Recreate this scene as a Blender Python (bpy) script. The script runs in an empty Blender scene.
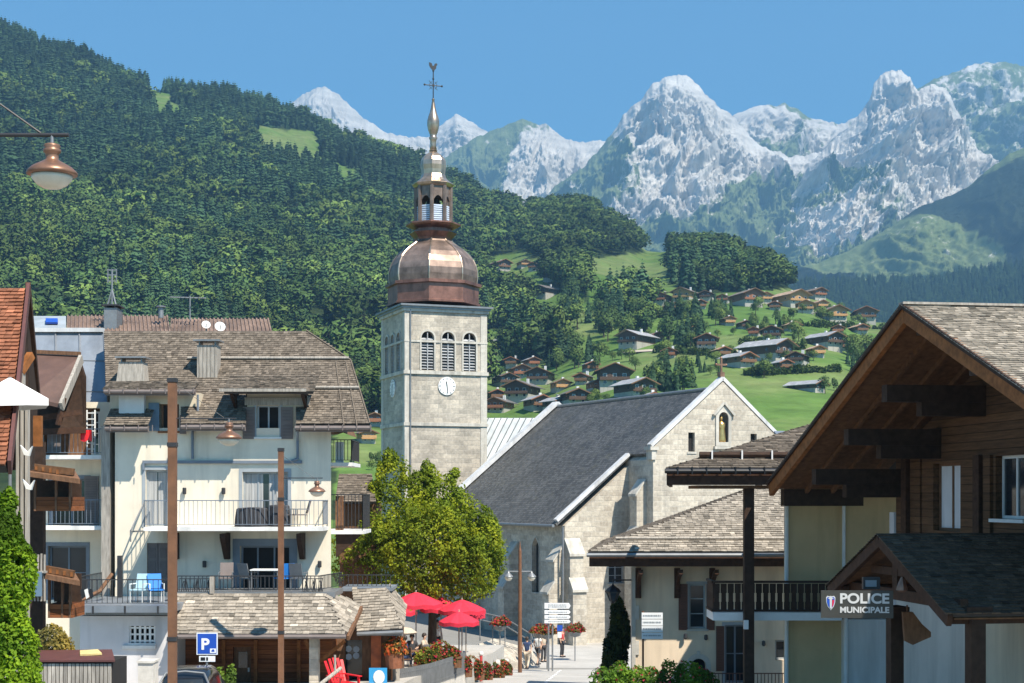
HAZE, SUN, SKYS, EXPO = 1.35e-4, 5.0, .108, 0.78
AIR, DUST, OZ = 1.0, .25, 3.0
import bpy, bmesh, math, random
import numpy as np
from mathutils import Vector, Matrix
random.seed(7)
RNG = np.random.default_rng(11)
PI = math.pi
C = bpy.context.scene.collection
F = 1500.0; H = 495.0
def PX(px, D): return (px - 512.0) / F * D
def PZ(py, D): return (H - py) / F * D
def P(px, py, D): return Vector((PX(px, D), D, PZ(py, D)))

# ------------------------------------------------------------------ mesh builder
class MB:
    def __init__(s): s.v = []; s.f = []; s.m = []; s.t = []
    def add(s, vs, fs, m=0, t=None):
        b = len(s.v); s.v.extend([tuple(v) for v in vs])
        if t is None: t = 1.0
        for f in fs: s.f.append([b + i for i in f]); s.m.append(m); s.t.append(t)
    def poly(s, pts, m=0, t=None): s.add(pts, [list(range(len(pts)))], m, t)
    def box(s, x0, x1, y0, y1, z0, z1, m=0, t=None):
        if x0 > x1: x0, x1 = x1, x0
        if y0 > y1: y0, y1 = y1, y0
        if z0 > z1: z0, z1 = z1, z0
        vs = [(x0,y0,z0),(x1,y0,z0),(x1,y1,z0),(x0,y1,z0),(x0,y0,z1),(x1,y0,z1),(x1,y1,z1),(x0,y1,z1)]
        s.add(vs, [(0,3,2,1),(4,5,6,7),(0,1,5,4),(1,2,6,5),(2,3,7,6),(3,0,4,7)], m, t)
    def cbox(s, c, size, m=0, t=None, rz=0):
        hx, hy, hz = size[0]/2, size[1]/2, size[2]/2
        R = Matrix.Rotation(rz, 3, 'Z')
        vs = [Vector(c) + R @ Vector((a*hx, b*hy, d*hz)) for d in (-1,1) for a, b in ((-1,-1),(1,-1),(1,1),(-1,1))]
        s.add(vs, [(0,3,2,1),(4,5,6,7),(0,1,5,4),(1,2,6,5),(2,3,7,6),(3,0,4,7)], m, t)
    def bar(s, p0, p1, w, h, m=0, t=None, up=(0,0,1)):
        p0, p1 = Vector(p0), Vector(p1); d = (p1 - p0).normalized(); u = Vector(up)
        if abs(d.dot(u)) > .98: u = Vector((0,1,0))
        sd = d.cross(u).normalized(); u = sd.cross(d).normalized()
        vs = []
        for p in (p0, p1):
            for a, b in ((-1,-1),(1,-1),(1,1),(-1,1)): vs.append(p + sd*(a*w/2) + u*(b*h/2))
        s.add(vs, [(0,1,2,3),(7,6,5,4),(0,4,5,1),(1,5,6,2),(2,6,7,3),(3,7,4,0)], m, t)
    def tube(s, p0, p1, r0, r1=None, n=8, m=0, t=None, cap=True):
        if r1 is None: r1 = r0
        p0, p1 = Vector(p0), Vector(p1); d = (p1 - p0).normalized()
        u = Vector((0,0,1)) if abs(d.z) < .9 else Vector((1,0,0))
        a = d.cross(u).normalized(); b = d.cross(a)
        vs = [p + (a*math.cos(2*PI*i/n) + b*math.sin(2*PI*i/n))*r for p, r in ((p0,r0),(p1,r1)) for i in range(n)]
        fs = [(i, i+n, (i+1) % n + n, (i+1) % n) for i in range(n)]
        if cap: fs += [tuple(range(n)), tuple(range(2*n-1, n-1, -1))]
        s.add(vs, fs, m, t)
    def path(s, pts, r, n=6, m=0):
        for a, b in zip(pts[:-1], pts[1:]): s.tube(a, b, r, n=n, m=m)
    def lathe(s, prof, c=(0,0,0), n=16, m=0, rot=0.0, t=None):
        c = Vector(c); vs = []; k = len(prof)
        for r, z in prof:
            for i in range(n):
                a = 2*PI*i/n + rot
                vs.append(c + Vector((r*math.cos(a), r*math.sin(a), z)))
        fs = [(j*n+i, j*n+(i+1) % n, (j+1)*n+(i+1) % n, (j+1)*n+i) for j in range(k-1) for i in range(n)]
        fs += [tuple(range(n-1, -1, -1)), tuple((k-1)*n + i for i in range(n))]
        s.add(vs, fs, m, t)
    def prism(s, pts, vec, m=0, t=None):
        vec = Vector(vec); pts = [Vector(p) for p in pts]; n = len(pts)
        nn = Vector((0,0,0))
        for i in range(n): nn += pts[i].cross(pts[(i+1) % n])
        if nn.dot(vec) > 0: pts = pts[::-1]
        vs = pts + [p + vec for p in pts]
        fs = [tuple(range(n)), tuple(range(2*n-1, n-1, -1))] + [(i, i+n, (i+1) % n + n, (i+1) % n) for i in range(n)]
        s.add(vs, fs, m, t)
    def sphere(s, c, r, n=10, k=6, m=0, t=None, sz=1.0):
        prof = [(max(1e-4, r*math.sin(PI*j/k)), -r*sz*math.cos(PI*j/k)) for j in range(k+1)]
        s.lathe(prof, c, n, m, 0, t)
    def mesh(s, name, mats, off=(0,0,0), smooth=False):
        me = bpy.data.meshes.new(name)
        o = Vector(off)
        me.from_pydata([tuple(Vector(v) - o) for v in s.v], [], s.f)
        if not isinstance(mats, (list, tuple)): mats = [mats]
        for m in mats: me.materials.append(m)
        me.polygons.foreach_set('material_index', s.m)
        at = me.attributes.new('tint', 'FLOAT', 'FACE'); at.data.foreach_set('value', [float(x) for x in s.t])
        if smooth: me.polygons.foreach_set('use_smooth', [True]*len(me.polygons))
        me.update(); return me
    def build(s, name, mats, parent=None, off=None, smooth=False, cut=None, label=None):
        if off is None: off = parent.get('_o', (0,0,0)) if parent is not None else (0,0,0)
        if parent is not None and parent.type == 'MESH': off = parent.get('_o', (0,0,0))
        me = s.mesh(name, mats, off, smooth)
        o = bpy.data.objects.new(name, me); C.objects.link(o)
        if parent is not None: o.parent = parent
        o['_o'] = tuple(off)
        if label: o['label'] = label
        if cut is not None: carve(o, cut, off)
        return o

def carve(o, cut, off):
    cm = cut.mesh('cutter', list(o.data.materials), off)
    co = bpy.data.objects.new('cutter', cm); C.objects.link(co)
    md = o.modifiers.new('b', 'BOOLEAN'); md.object = co; md.operation = 'DIFFERENCE'; md.solver = 'EXACT'; md.use_self = True
    par = o.parent; o.parent = None
    dg = bpy.context.evaluated_depsgraph_get()
    nm = bpy.data.meshes.new_from_object(o.evaluated_get(dg))
    o.modifiers.clear(); old = o.data; o.data = nm; nm.name = o.name
    o.parent = par
    bpy.data.objects.remove(co); bpy.data.meshes.remove(cm); bpy.data.meshes.remove(old)

def tag(o, label, cat, group=None):
    o['label'] = label; o['category'] = cat
    if group: o['group'] = group
    return o
def thing(name, label, cat, loc=(0,0,0), rz=0.0, group=None, world=False):
    """Empty at the base; world=True: parts are given in world coordinates (no rotation)"""
    o = bpy.data.objects.new(name, None); C.objects.link(o)
    o.location = loc; o.rotation_euler = (0,0,rz); o.empty_display_size = .3
    tag(o, label, cat, group)
    o['_o'] = tuple(loc) if world else (0.0, 0.0, 0.0)
    return o
def structure(o): o['kind'] = 'structure'; return o
def dup(root, loc, rz=None, label=None, scale=None):
    r = root.copy(); C.objects.link(r); r.location = loc
    if rz is not None: r.rotation_euler = (0,0,rz)
    if scale is not None: r.scale = (scale,)*3
    if label: r['label'] = label
    def rec(a, b):
        for ch in list(a.children):
            c = ch.copy(); C.objects.link(c); c.parent = b; rec(ch, c)
    rec(root, r)
    return r

# ------------------------------------------------------------------ materials
class NT:
    def __init__(s, name):
        s.mat = bpy.data.materials.new(name); s.mat.use_nodes = True
        s.n = s.mat.node_tree.nodes; s.l = s.mat.node_tree.links
        s.b = s.n['Principled BSDF']; s.out = s.n['Material Output']
        s.tc = None
    def new(s, t, **kw):
        n = s.n.new(t)
        for k, v in kw.items(): setattr(n, k, v)
        return n
    def link(s, a, b): s.l.new(a, b)
    def obj(s):
        if s.tc is None: s.tc = s.new('ShaderNodeTexCoord')
        return s.tc.outputs['Object']
    def map(s, vec, scale):
        m = s.new('ShaderNodeMapping'); s.link(vec, m.inputs[0]); m.inputs['Scale'].default_value = scale; return m.outputs[0]
    def noise(s, scale, detail=4, vec=None, rough=.6):
        n = s.new('ShaderNodeTexNoise'); n.inputs['Scale'].default_value = scale; n.inputs['Detail'].default_value = detail
        n.inputs['Roughness'].default_value = rough
        s.link(vec if vec is not None else s.obj(), n.inputs['Vector']); return n.outputs[0]
    def ramp(s, fac, stops):
        r = s.new('ShaderNodeValToRGB'); s.link(fac, r.inputs[0]); e = r.color_ramp.elements
        while len(e) < len(stops): e.new(.5)
        for k, (p, c) in enumerate(stops):
            e[k].position = p; e[k].color = (c[0], c[1], c[2], 1) if isinstance(c, (tuple, list)) else (c, c, c, 1)
        return r.outputs[0]
    def mix(s, a, b, fac, mode='MIX'):
        m = s.new('ShaderNodeMix', data_type='RGBA', blend_type=mode)
        for v, i in ((fac, 0), (a, 6), (b, 7)):
            if hasattr(v, 'links') or hasattr(v, 'is_linked'): s.link(v, m.inputs[i])
            elif i == 0: m.inputs[0].default_value = v
            else: m.inputs[i].default_value = (v[0], v[1], v[2], 1)
        return m.outputs[2]
    def attr(s, name, out='Fac'):
        a = s.new('ShaderNodeAttribute', attribute_name=name); return a.outputs[out]
    def math(s, op, a, b):
        m = s.new('ShaderNodeMath', operation=op)
        for v, i in ((a, 0), (b, 1)):
            if hasattr(v, 'is_linked'): s.link(v, m.inputs[i])
            else: m.inputs[i].default_value = v
        return m.outputs[0]
    def bump(s, h, st=.4, dist=.05):
        b = s.new('ShaderNodeBump'); b.inputs['Strength'].default_value = st; b.inputs['Distance'].default_value = dist
        s.link(h, b.inputs['Height']); s.link(b.outputs[0], s.b.inputs['Normal'])
def sv(c, f): return tuple(max(0, min(1, x*f)) for x in c)

def simple(name, col, rough=.6, var=.18, scale=3.0, metallic=0.0, bump=.0, dirt=None, tint=False, spec=.5, fine=None):
    t = NT(name); b = t.b
    n = t.noise(scale, 5)
    c = t.ramp(n, [(.3, sv(col, 1-var)), (.7, sv(col, 1+var))])
    if dirt:                                   # vertical weather streaks
        m = t.map(t.obj(), (dirt[1], dirt[1], dirt[1]*.12)); n2 = t.noise(1.0, 4, m)
        c = t.mix(c, sv(col, dirt[0]), t.ramp(n2, [(.48, 0), (.7, 1)]))
    if tint:
        tt = t.attr('tint'); cc = t.new('ShaderNodeCombineColor')
        for i in range(3): t.link(tt, cc.inputs[i])
        c = t.mix(c, cc.outputs[0], 1.0, 'MULTIPLY')
    t.link(c, b.inputs['Base Color']); b.inputs['Roughness'].default_value = rough; b.inputs['Metallic'].default_value = metallic
    b.inputs['Specular IOR Level'].default_value = spec
    if bump: t.bump(t.noise(fine or scale*6, 4), bump, .03)
    return t.mat

def wood(name, col, rough=.7, grain=(1, 1, 12), var=.35, tint=True, planks=None):
    """planks: (axis, size) adds board joints as a bump and a dark line"""
    t = NT(name)
    m = t.map(t.obj(), grain); n = t.noise(2.0, 5, m)
    c = t.ramp(n, [(.3, sv(col, 1-var)), (.7, sv(col, 1+var))])
    if planks:
        sx = t.new('ShaderNodeSeparateXYZ'); t.link(t.obj(), sx.inputs[0])
        a = sx.outputs[planks[0]]
        q = t.math('FRACT', t.math('DIVIDE', a, planks[1]), 0)
        idx = t.math('FLOOR', t.math('DIVIDE', a, planks[1]), 0)
        w = t.new('ShaderNodeTexWhiteNoise', noise_dimensions='1D'); t.link(idx, w.inputs['W'])
        vv = t.ramp(w.outputs[0], [(0, .7), (1, 1.2)])
        c = t.mix(c, vv, 1.0, 'MULTIPLY')
        jl = t.ramp(q, [(0, .0), (.06, 1), (.94, 1), (1, 0)])
        c = t.mix(sv(col, .25), c, jl)
        t.bump(jl, .6, .02)
    if tint:
        tt = t.attr('tint'); cc = t.new('ShaderNodeCombineColor')
        for i in range(3): t.link(tt, cc.inputs[i])
        c = t.mix(c, cc.outputs[0], 1.0, 'MULTIPLY')
    t.link(c, t.b.inputs['Base Color']); t.b.inputs['Roughness'].default_value = rough; t.b.inputs['Specular IOR Level'].default_value = .18
    return t.mat

def stone(name, c1, c2, mortar, bw=.6, bh=.32, rough=.85, msize=.02, big=.35):
    t = NT(name)
    sx = t.new('ShaderNodeSeparateXYZ'); t.link(t.obj(), sx.inputs[0])
    u = t.math('ADD', sx.outputs[0], sx.outputs[1])
    cb = t.new('ShaderNodeCombineXYZ'); t.link(u, cb.inputs[0]); t.link(sx.outputs[2], cb.inputs[1])
    wv = t.new('ShaderNodeVectorMath', operation='ADD'); t.link(cb.outputs[0], wv.inputs[0])
    ns = t.new('ShaderNodeTexNoise'); ns.inputs['Scale'].default_value = 1.7; t.link(t.obj(), ns.inputs['Vector'])
    sc = t.new('ShaderNodeVectorMath', operation='SCALE'); t.link(ns.outputs['Color'], sc.inputs[0]); sc.inputs['Scale'].default_value = .1
    t.link(sc.outputs[0], wv.inputs[1])
    br = t.new('ShaderNodeTexBrick'); t.link(wv.outputs[0], br.inputs['Vector'])
    br.inputs['Scale'].default_value = 1.0; br.inputs['Brick Width'].default_value = bw; br.inputs['Row Height'].default_value = bh
    br.inputs['Mortar Size'].default_value = msize; br.inputs['Mortar Smooth'].default_value = .4
    br.inputs['Color1'].default_value = (*c1, 1); br.inputs['Color2'].default_value = (*c2, 1); br.inputs['Mortar'].default_value = (*mortar, 1)
    n = t.noise(.35, 6); n2 = t.noise(5.0, 5)
    c = t.mix(br.outputs['Color'], t.ramp(n, [(.3, 1-big), (.7, 1+big*.4)]), 1.0, 'MULTIPLY')
    c = t.mix(c, t.ramp(n2, [(.3, .75), (.7, 1.15)]), 1.0, 'MULTIPLY')
    m = t.map(t.obj(), (1.3, 1.3, .16)); n3 = t.noise(1.0, 5, m)
    c = t.mix(c, (.17, .16, .15), t.ramp(n3, [(.55, 0), (.85, .6)]))
    t.link(c, t.b.inputs['Base Color']); t.b.inputs['Roughness'].default_value = rough
    h = t.math('ADD', t.math('MULTIPLY', br.outputs['Fac'], -1.0), t.math('MULTIPLY', n2, .8))
    t.bump(h, .5, .04)
    return t.mat

def slate(name, col, bw=.25, bh=.2):
    t = NT(name)
    tc = t.attr('suv', 'Vector')
    br = t.new('ShaderNodeTexBrick'); t.link(tc, br.inputs['Vector']); br.inputs['Scale'].default_value = 1
    br.inputs['Brick Width'].default_value = bw; br.inputs['Row Height'].default_value = bh; br.inputs['Mortar Size'].default_value = .018
    br.inputs['Color1'].default_value = (*sv(col, .65), 1); br.inputs['Color2'].default_value = (*sv(col, 1.6), 1); br.inputs['Mortar'].default_value = (*sv(col, .4), 1)
    n = t.noise(.5, 6)
    c = t.mix(br.outputs['Color'], t.ramp(n, [(.3, .75), (.7, 1.25)]), 1.0, 'MULTIPLY')
    c = t.mix(c, (.11, .10, .05), t.ramp(t.noise(.9, 7, None, .7), [(.58, 0), (.72, .5)]))
    m = t.map(tc, (2.2, .12, 1)); c = t.mix(c, sv(col, 2.0), t.ramp(t.noise(1.0, 4, m), [(.55, 0), (.8, .45)]))
    t.link(c, t.b.inputs['Base Color']); t.b.inputs['Roughness'].default_value = .55
    t.bump(br.outputs['Fac'], .3, -.02)
    return t.mat

def plaster(name, col, dirt=.74):
    return simple(name, col, .85, .09, .8, bump=.15, dirt=(dirt, 1.3), fine=30)
def glass(name, col=(.02, .025, .03), rough=.08):
    t = NT(name); n = t.noise(.8, 2)
    t.link(t.ramp(n, [(.3, sv(col, .6)), (.7, sv(col, 1.6))]), t.b.inputs['Base Color'])
    t.b.inputs['Roughness'].default_value = rough; t.b.inputs['Specular IOR Level'].default_value = .6
    return t.mat
def leafmat(name, var=.25, transl=.3, soft=0):
    """colour comes from the 'leaf' colour attribute (each leaf or tree its own green)"""
    t = NT(name)
    c = t.attr('leaf', 'Color')
    t.link(c, t.b.inputs['Base Color']); t.b.inputs['Roughness'].default_value = .7; t.b.inputs['Specular IOR Level'].default_value = .12
    if soft:                                  # leaves of one crown share its rounded shading
        vt = t.new('ShaderNodeVectorTransform', vector_type='NORMAL', convert_from='OBJECT', convert_to='WORLD'); t.link(t.attr('cn', 'Vector'), vt.inputs[0])
        ge = t.new('ShaderNodeNewGeometry'); mx = t.new('ShaderNodeMix', data_type='VECTOR'); mx.inputs[0].default_value = soft
        t.link(ge.outputs['Normal'], mx.inputs[4]); t.link(vt.outputs[0], mx.inputs[5])
        nz = t.new('ShaderNodeVectorMath', operation='NORMALIZE'); t.link(mx.outputs[1], nz.inputs[0]); t.link(nz.outputs[0], t.b.inputs['Normal'])
    if transl:
        tr = t.new('ShaderNodeBsdfTranslucent'); c2 = t.mix(c, (1.5, 1.6, .6), 1.0, 'MULTIPLY'); t.link(c2, tr.inputs[0])
        mx = t.new('ShaderNodeMixShader'); mx.inputs[0].default_value = transl
        t.link(t.b.outputs[0], mx.inputs[1]); t.link(tr.outputs[0], mx.inputs[2]); t.link(mx.outputs[0], t.out.inputs[0])
    return t.mat

M = {}
M['cream'] = plaster('cream_render', (.78, .70, .56))
M['white'] = plaster('white_render', (.75, .74, .71))
M['beige'] = plaster('beige_render', (.62, .54, .41))
M['ochre'] = plaster('ochre_render', (.60, .44, .24))
M['mairie'] = plaster('pale_render', (.74, .60, .44))
M['warmwhite'] = plaster('warm_white_render', (.55, .51, .45))
M['greyrender'] = plaster('grey_render', (.62, .61, .62), .7)
M['darkwood'] = wood('dark_wood', (.045, .026, .017), grain=(3, 3, 3))
M['beam'] = wood('brown_beam', (.06, .03, .018), grain=(4, 4, 4))
M['orange'] = wood('orange_wood', (.24, .095, .032), grain=(3, 3, 3))
M['soffit'] = wood('soffit_wood', (.14, .07, .034), grain=(3, 3, 3))
M['plankwall'] = wood('plank_wall', (.115, .058, .028), grain=(8, .6, 8), planks=(2, .2))
M['panel'] = wood('red_brown_panel', (.20, .07, .025), grain=(.8, 4, 8), planks=(2, .16))
M['greywood'] = wood('grey_wood', (.34, .31, .27), grain=(8, 8, 1))
M['brownwood'] = wood('brown_wood', (.17, .09, .05), grain=(6, 6, 2))
M['shutter'] = simple('shutter_grey_brown', (.17, .14, .13), .7, .12, 4, tint=True)
M['shutterred'] = simple('shutter_red_brown', (.13, .05, .03), .6, .15, 4, tint=True)
M['shutterblue'] = simple('shutter_blue_grey', (.12, .19, .26), .6, .12, 4)
M['shingle'] = wood('wood_shingle', (.150, .124, .098), .85, grain=(5, 5, 5), var=.3)
M['shinglepale'] = wood('pale_wood_shingle', (.285, .25, .205), .85, grain=(5, 5, 5), var=.28)
M['shingledark'] = wood('dark_shingle', (.10, .07, .048), .8, grain=(5, 5, 5), var=.3)
M['under'] = simple('roof_underlay', (.05, .04, .035), .9)
M['tile'] = wood('red_tile', (.25, .10, .055), .8, grain=(4, 4, 4), var=.25)
M['slate'] = slate('nave_slate', (.072, .071, .068))
M['stone'] = stone('church_stone', (.61, .55, .45), (.43, .38, .31), (.54, .50, .43), big=.22)
M['towerstone'] = stone('tower_stone', (.60, .53, .43), (.40, .36, .30), (.53, .48, .41), bw=.7, bh=.36, big=.34)
M['ashlar'] = simple('ashlar_trim', (.52, .49, .43), .8, .15, 2.5, bump=.3, dirt=(.6, 1.5))
M['trim'] = simple('pale_flashing', (.62, .62, .62), .5, .12, 2.0, dirt=(.65, 1.0))
M['zinc'] = simple('zinc_sheet', (.25, .28, .32), .45, .16, 1.2, metallic=.35, dirt=(.7, 1.0))
M['metalroof'] = simple('ribbed_metal', (.42, .46, .48), .5, .15, 1.0, metallic=.3, dirt=(.7, .8))
M['rustroof'] = simple('rusty_sheet', (.155, .105, .08), .7, .45, .9, dirt=(1.7, .9))
M['brownroof'] = simple('brown_sheet', (.11, .06, .045), .6, .2, 1.5, dirt=(.6, 1.0))
M['copper'] = simple('aged_copper', (.25, .18, .145), .5, .45, 1.1, metallic=.6, dirt=(.6, 1.0), tint=True)
M['coppertop'] = simple('bright_copper', (.48, .37, .28), .34, .25, 1.6, metallic=.8, dirt=(.6, 1.3), tint=True)
M['copperred'] = simple('red_copper', (.24, .115, .085), .45, .35, 1.4, metallic=.55, dirt=(.5, 1.4), tint=True)
M['gold'] = simple('gilt', (.65, .42, .16), .35, .2, 3, metallic=.9)
M['iron'] = simple('dark_iron', (.03, .03, .033), .5, .2, 5)
M['greymetal'] = simple('grey_metal', (.22, .23, .24), .45, .15, 3, metallic=.4)
M['bluegrey'] = simple('blue_grey_paint', (.16, .19, .23), .5, .1, 3)
M['rustpost'] = simple('rust_steel', (.17, .078, .038), .75, .3, 2.5, bump=.15, dirt=(.6, 1.2))
M['lampcap'] = simple('lamp_copper', (.26, .14, .09), .4, .35, 3, metallic=.5)
M['lampglass'] = simple('frosted_lamp_glass', (.70, .64, .52), .3, .1, 5)
M['glass'] = glass('window_glass')
M['darkopen'] = simple('dark_interior', (.012, .011, .011), .9, .3, 2)
M['curtain'] = wood('curtain_cloth', (.40, .40, .39), .9, grain=(14, 14, .3), var=.3, tint=False)
M['frame'] = simple('white_frame', (.72, .72, .70), .5, .06, 3)
M['greyframe'] = simple('grey_frame', (.33, .36, .38), .6, .08, 3)
M['louvre'] = simple('louvre_slat', (.34, .35, .36), .7, .2, 3, tint=True)
M['louvreblue'] = simple('lantern_louvre', (.52, .60, .72), .6, .15, 3)
M['dial'] = simple('clock_dial', (.80, .80, .78), .5, .04, 3)
M['red'] = simple('red_canvas', (.62, .02, .05), .75, .12, 3, tint=True)
M['redplastic'] = simple('red_plastic', (.65, .015, .02), .4, .08, 3)
M['whitecanvas'] = simple('white_canvas', (.80, .79, .76), .8, .05, 3)
M['signwhite'] = simple('sign_white', (.80, .81, .82), .4, .03, 3)
M['signblue'] = simple('sign_blue', (.015, .075, .42), .4, .05, 3)
M['signdark'] = simple('sign_dark_grey', (.042, .04, .033), .5, .08, 3)
M['letter'] = simple('sign_letters', (.55, .55, .54), .5, .03, 4)
M['black'] = simple('black_paint', (.012, .012, .014), .4, .2, 4)
M['stonepost'] = simple('pale_stone', (.55, .53, .49), .85, .15, 4, bump=.3)
M['blueplastic'] = simple('blue_chair_cloth', (.02, .20, .62), .6, .08, 4)
M['paleblue'] = simple('pale_blue_cloth', (.40, .58, .66), .7, .08, 4)
M['dirtred'] = simple('wine_lid', (.10, .035, .03), .6, .2, 3)
M['skin'] = simple('skin', (.52, .32, .22), .55, .06, 8)
M['hairdark'] = simple('dark_hair', (.03, .02, .015), .6, .3, 12)
M['hairfair'] = simple('fair_hair', (.30, .20, .10), .6, .3, 12)
M['clothwhite'] = simple('white_cloth', (.78, .77, .75), .9, .06, 8)
M['clothblue'] = simple('navy_cloth', (.03, .05, .12), .9, .15, 8)
M['clothdark'] = simple('charcoal_cloth', (.04, .04, .045), .9, .15, 8)
M['clothred'] = simple('red_cloth', (.45, .05, .05), .9, .15, 8)
M['clothbeige'] = simple('beige_cloth', (.50, .42, .32), .9, .1, 8)
M['bark'] = wood('bark', (.09, .065, .045), .9, grain=(6, 6, 1.2), tint=False)
M['leaf'] = leafmat('leaves', transl=.3)
M['farleaf'] = leafmat('forest_leaves', transl=.0, soft=.8)
M['carblack'] = simple('car_paint', (.012, .013, .016), .12, .05, 3, spec=.7)
M['asphalt'] = simple('pale_paving', (.40, .385, .36), .9, .14, .7, bump=.25, fine=40)
M['pave'] = simple('pavement_slabs', (.42, .40, .365), .9, .12, .9, bump=.25, fine=25)
# ------------------------------------------------------------------ noise
_perm = RNG.permutation(256); _perm = np.concatenate([_perm, _perm, _perm])
_g = np.stack([np.cos(np.arange(256)*2*PI/256*37), np.sin(np.arange(256)*2*PI/256*37)], 1)
def perlin(x, y):
    xi = np.floor(x).astype(int); yi = np.floor(y).astype(int); xf = x - xi; yf = y - yi
    xi &= 255; yi &= 255
    def g(ix, iy, dx, dy):
        h = _perm[_perm[ix & 255] + (iy & 255)]; return _g[h, 0]*dx + _g[h, 1]*dy
    u = xf**3*(xf*(xf*6-15)+10); v = yf**3*(yf*(yf*6-15)+10)
    a = g(xi, yi, xf, yf); b = g(xi+1, yi, xf-1, yf); c = g(xi, yi+1, xf, yf-1); d = g(xi+1, yi+1, xf-1, yf-1)
    return ((a*(1-u)+b*u)*(1-v) + (c*(1-u)+d*u)*v)*1.5
def fbm(x, y, o=5, gain=.5):
    s = 0; a = 1; 
    for i in range(o): s = s + a*perlin(x*2**i + 17.3*i, y*2**i - 9.1*i); a *= gain
    return s
def ridged(x, y, o=6, gain=.55):
    s = 0; a = 1; w = 1
    for i in range(o):
        n = 1 - np.abs(perlin(x*2.03**i + 31.7*i, y*2.03**i + 5.3*i)); n = n*n
        s = s + a*n*w; w = np.clip(n*1.6, 0, 1); a *= gain
    return s
def inpoly(px, py, poly):
    px = np.asarray(px, float); py = np.asarray(py, float); r = np.zeros(px.shape, bool); n = len(poly)
    for i in range(n):
        x0, y0 = poly[i]; x1, y1 = poly[(i+1) % n]
        if y0 == y1: continue
        c = ((y0 > py) != (y1 > py)) & (px < (x1-x0)*(py-y0)/(y1-y0) + x0); r ^= c
    return r
def np_mesh(name, verts, faces, mats, cols=None, attrs=None, smooth=False, mi=None, cn=None):
    """verts (n,3), faces (m,k)"""
    verts = np.asarray(verts, np.float32); faces = np.asarray(faces, np.int32); k = faces.shape[1]
    me = bpy.data.meshes.new(name); me.vertices.add(len(verts)); me.vertices.foreach_set('co', verts.ravel())
    me.loops.add(faces.size); me.loops.foreach_set('vertex_index', faces.ravel())
    me.polygons.add(len(faces)); me.polygons.foreach_set('loop_start', np.arange(0, faces.size, k, dtype=np.int32))
    try: me.polygons.foreach_set('loop_total', np.full(len(faces), k, np.int32))
    except Exception: pass
    for m in mats: me.materials.append(m)
    if mi is not None: me.polygons.foreach_set('material_index', np.asarray(mi, np.int32))
    if smooth: me.polygons.foreach_set('use_smooth', np.ones(len(faces), bool))
    if cols is not None:
        a = me.attributes.new('leaf', 'FLOAT_COLOR', 'FACE')
        c4 = np.ones((len(faces), 4), np.float32); c4[:, :3] = cols; a.data.foreach_set('color', c4.ravel())
    if cn is not None: a = me.attributes.new('cn', 'FLOAT_VECTOR', 'POINT'); a.data.foreach_set('vector', np.asarray(cn, np.float32).ravel())
    for nm, val in (attrs or {}).items():
        a = me.attributes.new(nm, 'FLOAT', 'POINT'); a.data.foreach_set('value', np.asarray(val, np.float32))
    me.update(calc_edges=True); me.validate()
    return me
def link(name, me, parent=None):
    o = bpy.data.objects.new(name, me); C.objects.link(o)
    if parent is not None: o.parent = parent
    return o
def gridfaces(nu, nv):
    i = np.arange(nu*nv).reshape(nv, nu)
    return np.stack([i[:-1, :-1], i[:-1, 1:], i[1:, 1:], i[1:, :-1]], -1).reshape(-1, 4)

# ------------------------------------------------------------------ terrain
def ground_z(x, y):
    x = np.asarray(x, float); y = np.asarray(y, float)
    return np.interp(y, [0, 30, 80, 400], [-5.2, -5.6, -9.3, -9.3])
TD = [110, 200, 320, 450, 600, 800, 1050, 1400, 1750, 2300, 3000]
TT = {-300: [622,540,450,380,310,230,150,60,-10,40,60], 0: [622,550,470,400,340,265,185,108,38,80,100],
      60: [622,552,474,408,348,275,196,122,58,98,120],
      150: [622,555,480,415,355,285,212,140,92,135,150], 220: [622,557,484,419,359,291,224,152,100,140,160],
      260: [622,558,487,422,362,296,230,158,112,148,170], 300: [622,560,490,425,365,300,235,165,124,160,180],
      350: [622,560,493,428,369,306,243,178,146,180,200], 400: [622,560,495,430,372,312,250,190,162,200,220],
      450: [622,560,493,430,376,320,262,200,188,230,250], 500: [622,560,490,430,380,325,270,215,220,260,280],
      540: [622,560,485,418,371,315,258,214,222,265,290], 580: [622,560,480,405,362,305,250,212,230,270,300],
      620: [622,557,470,398,357,305,256,232,250,285,310], 650: [622,555,465,395,355,305,264,252,270,300,320], 
      690: [622,555,462,395,349,302,258,258,285,315,340], 720: [622,555,460,395,345,300,258,262,290,320,350],
      760: [622,555,460,395,345,298,272,285,315,345,370], 800: [622,555,460,395,345,302,297,310,340,370,390],
      880: [622,555,465,400,355,325,330,350,370,390,400], 1000: [622,560,490,430,390,370,375,390,400,410,420],
      1400: [622,560,490,430,390,370,375,390,400,410,420]}
_tpx = np.array(sorted(TT)); _tab = np.array([TT[k] for k in sorted(TT)], float); _ld = np.log(np.array(TD, float))
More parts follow.
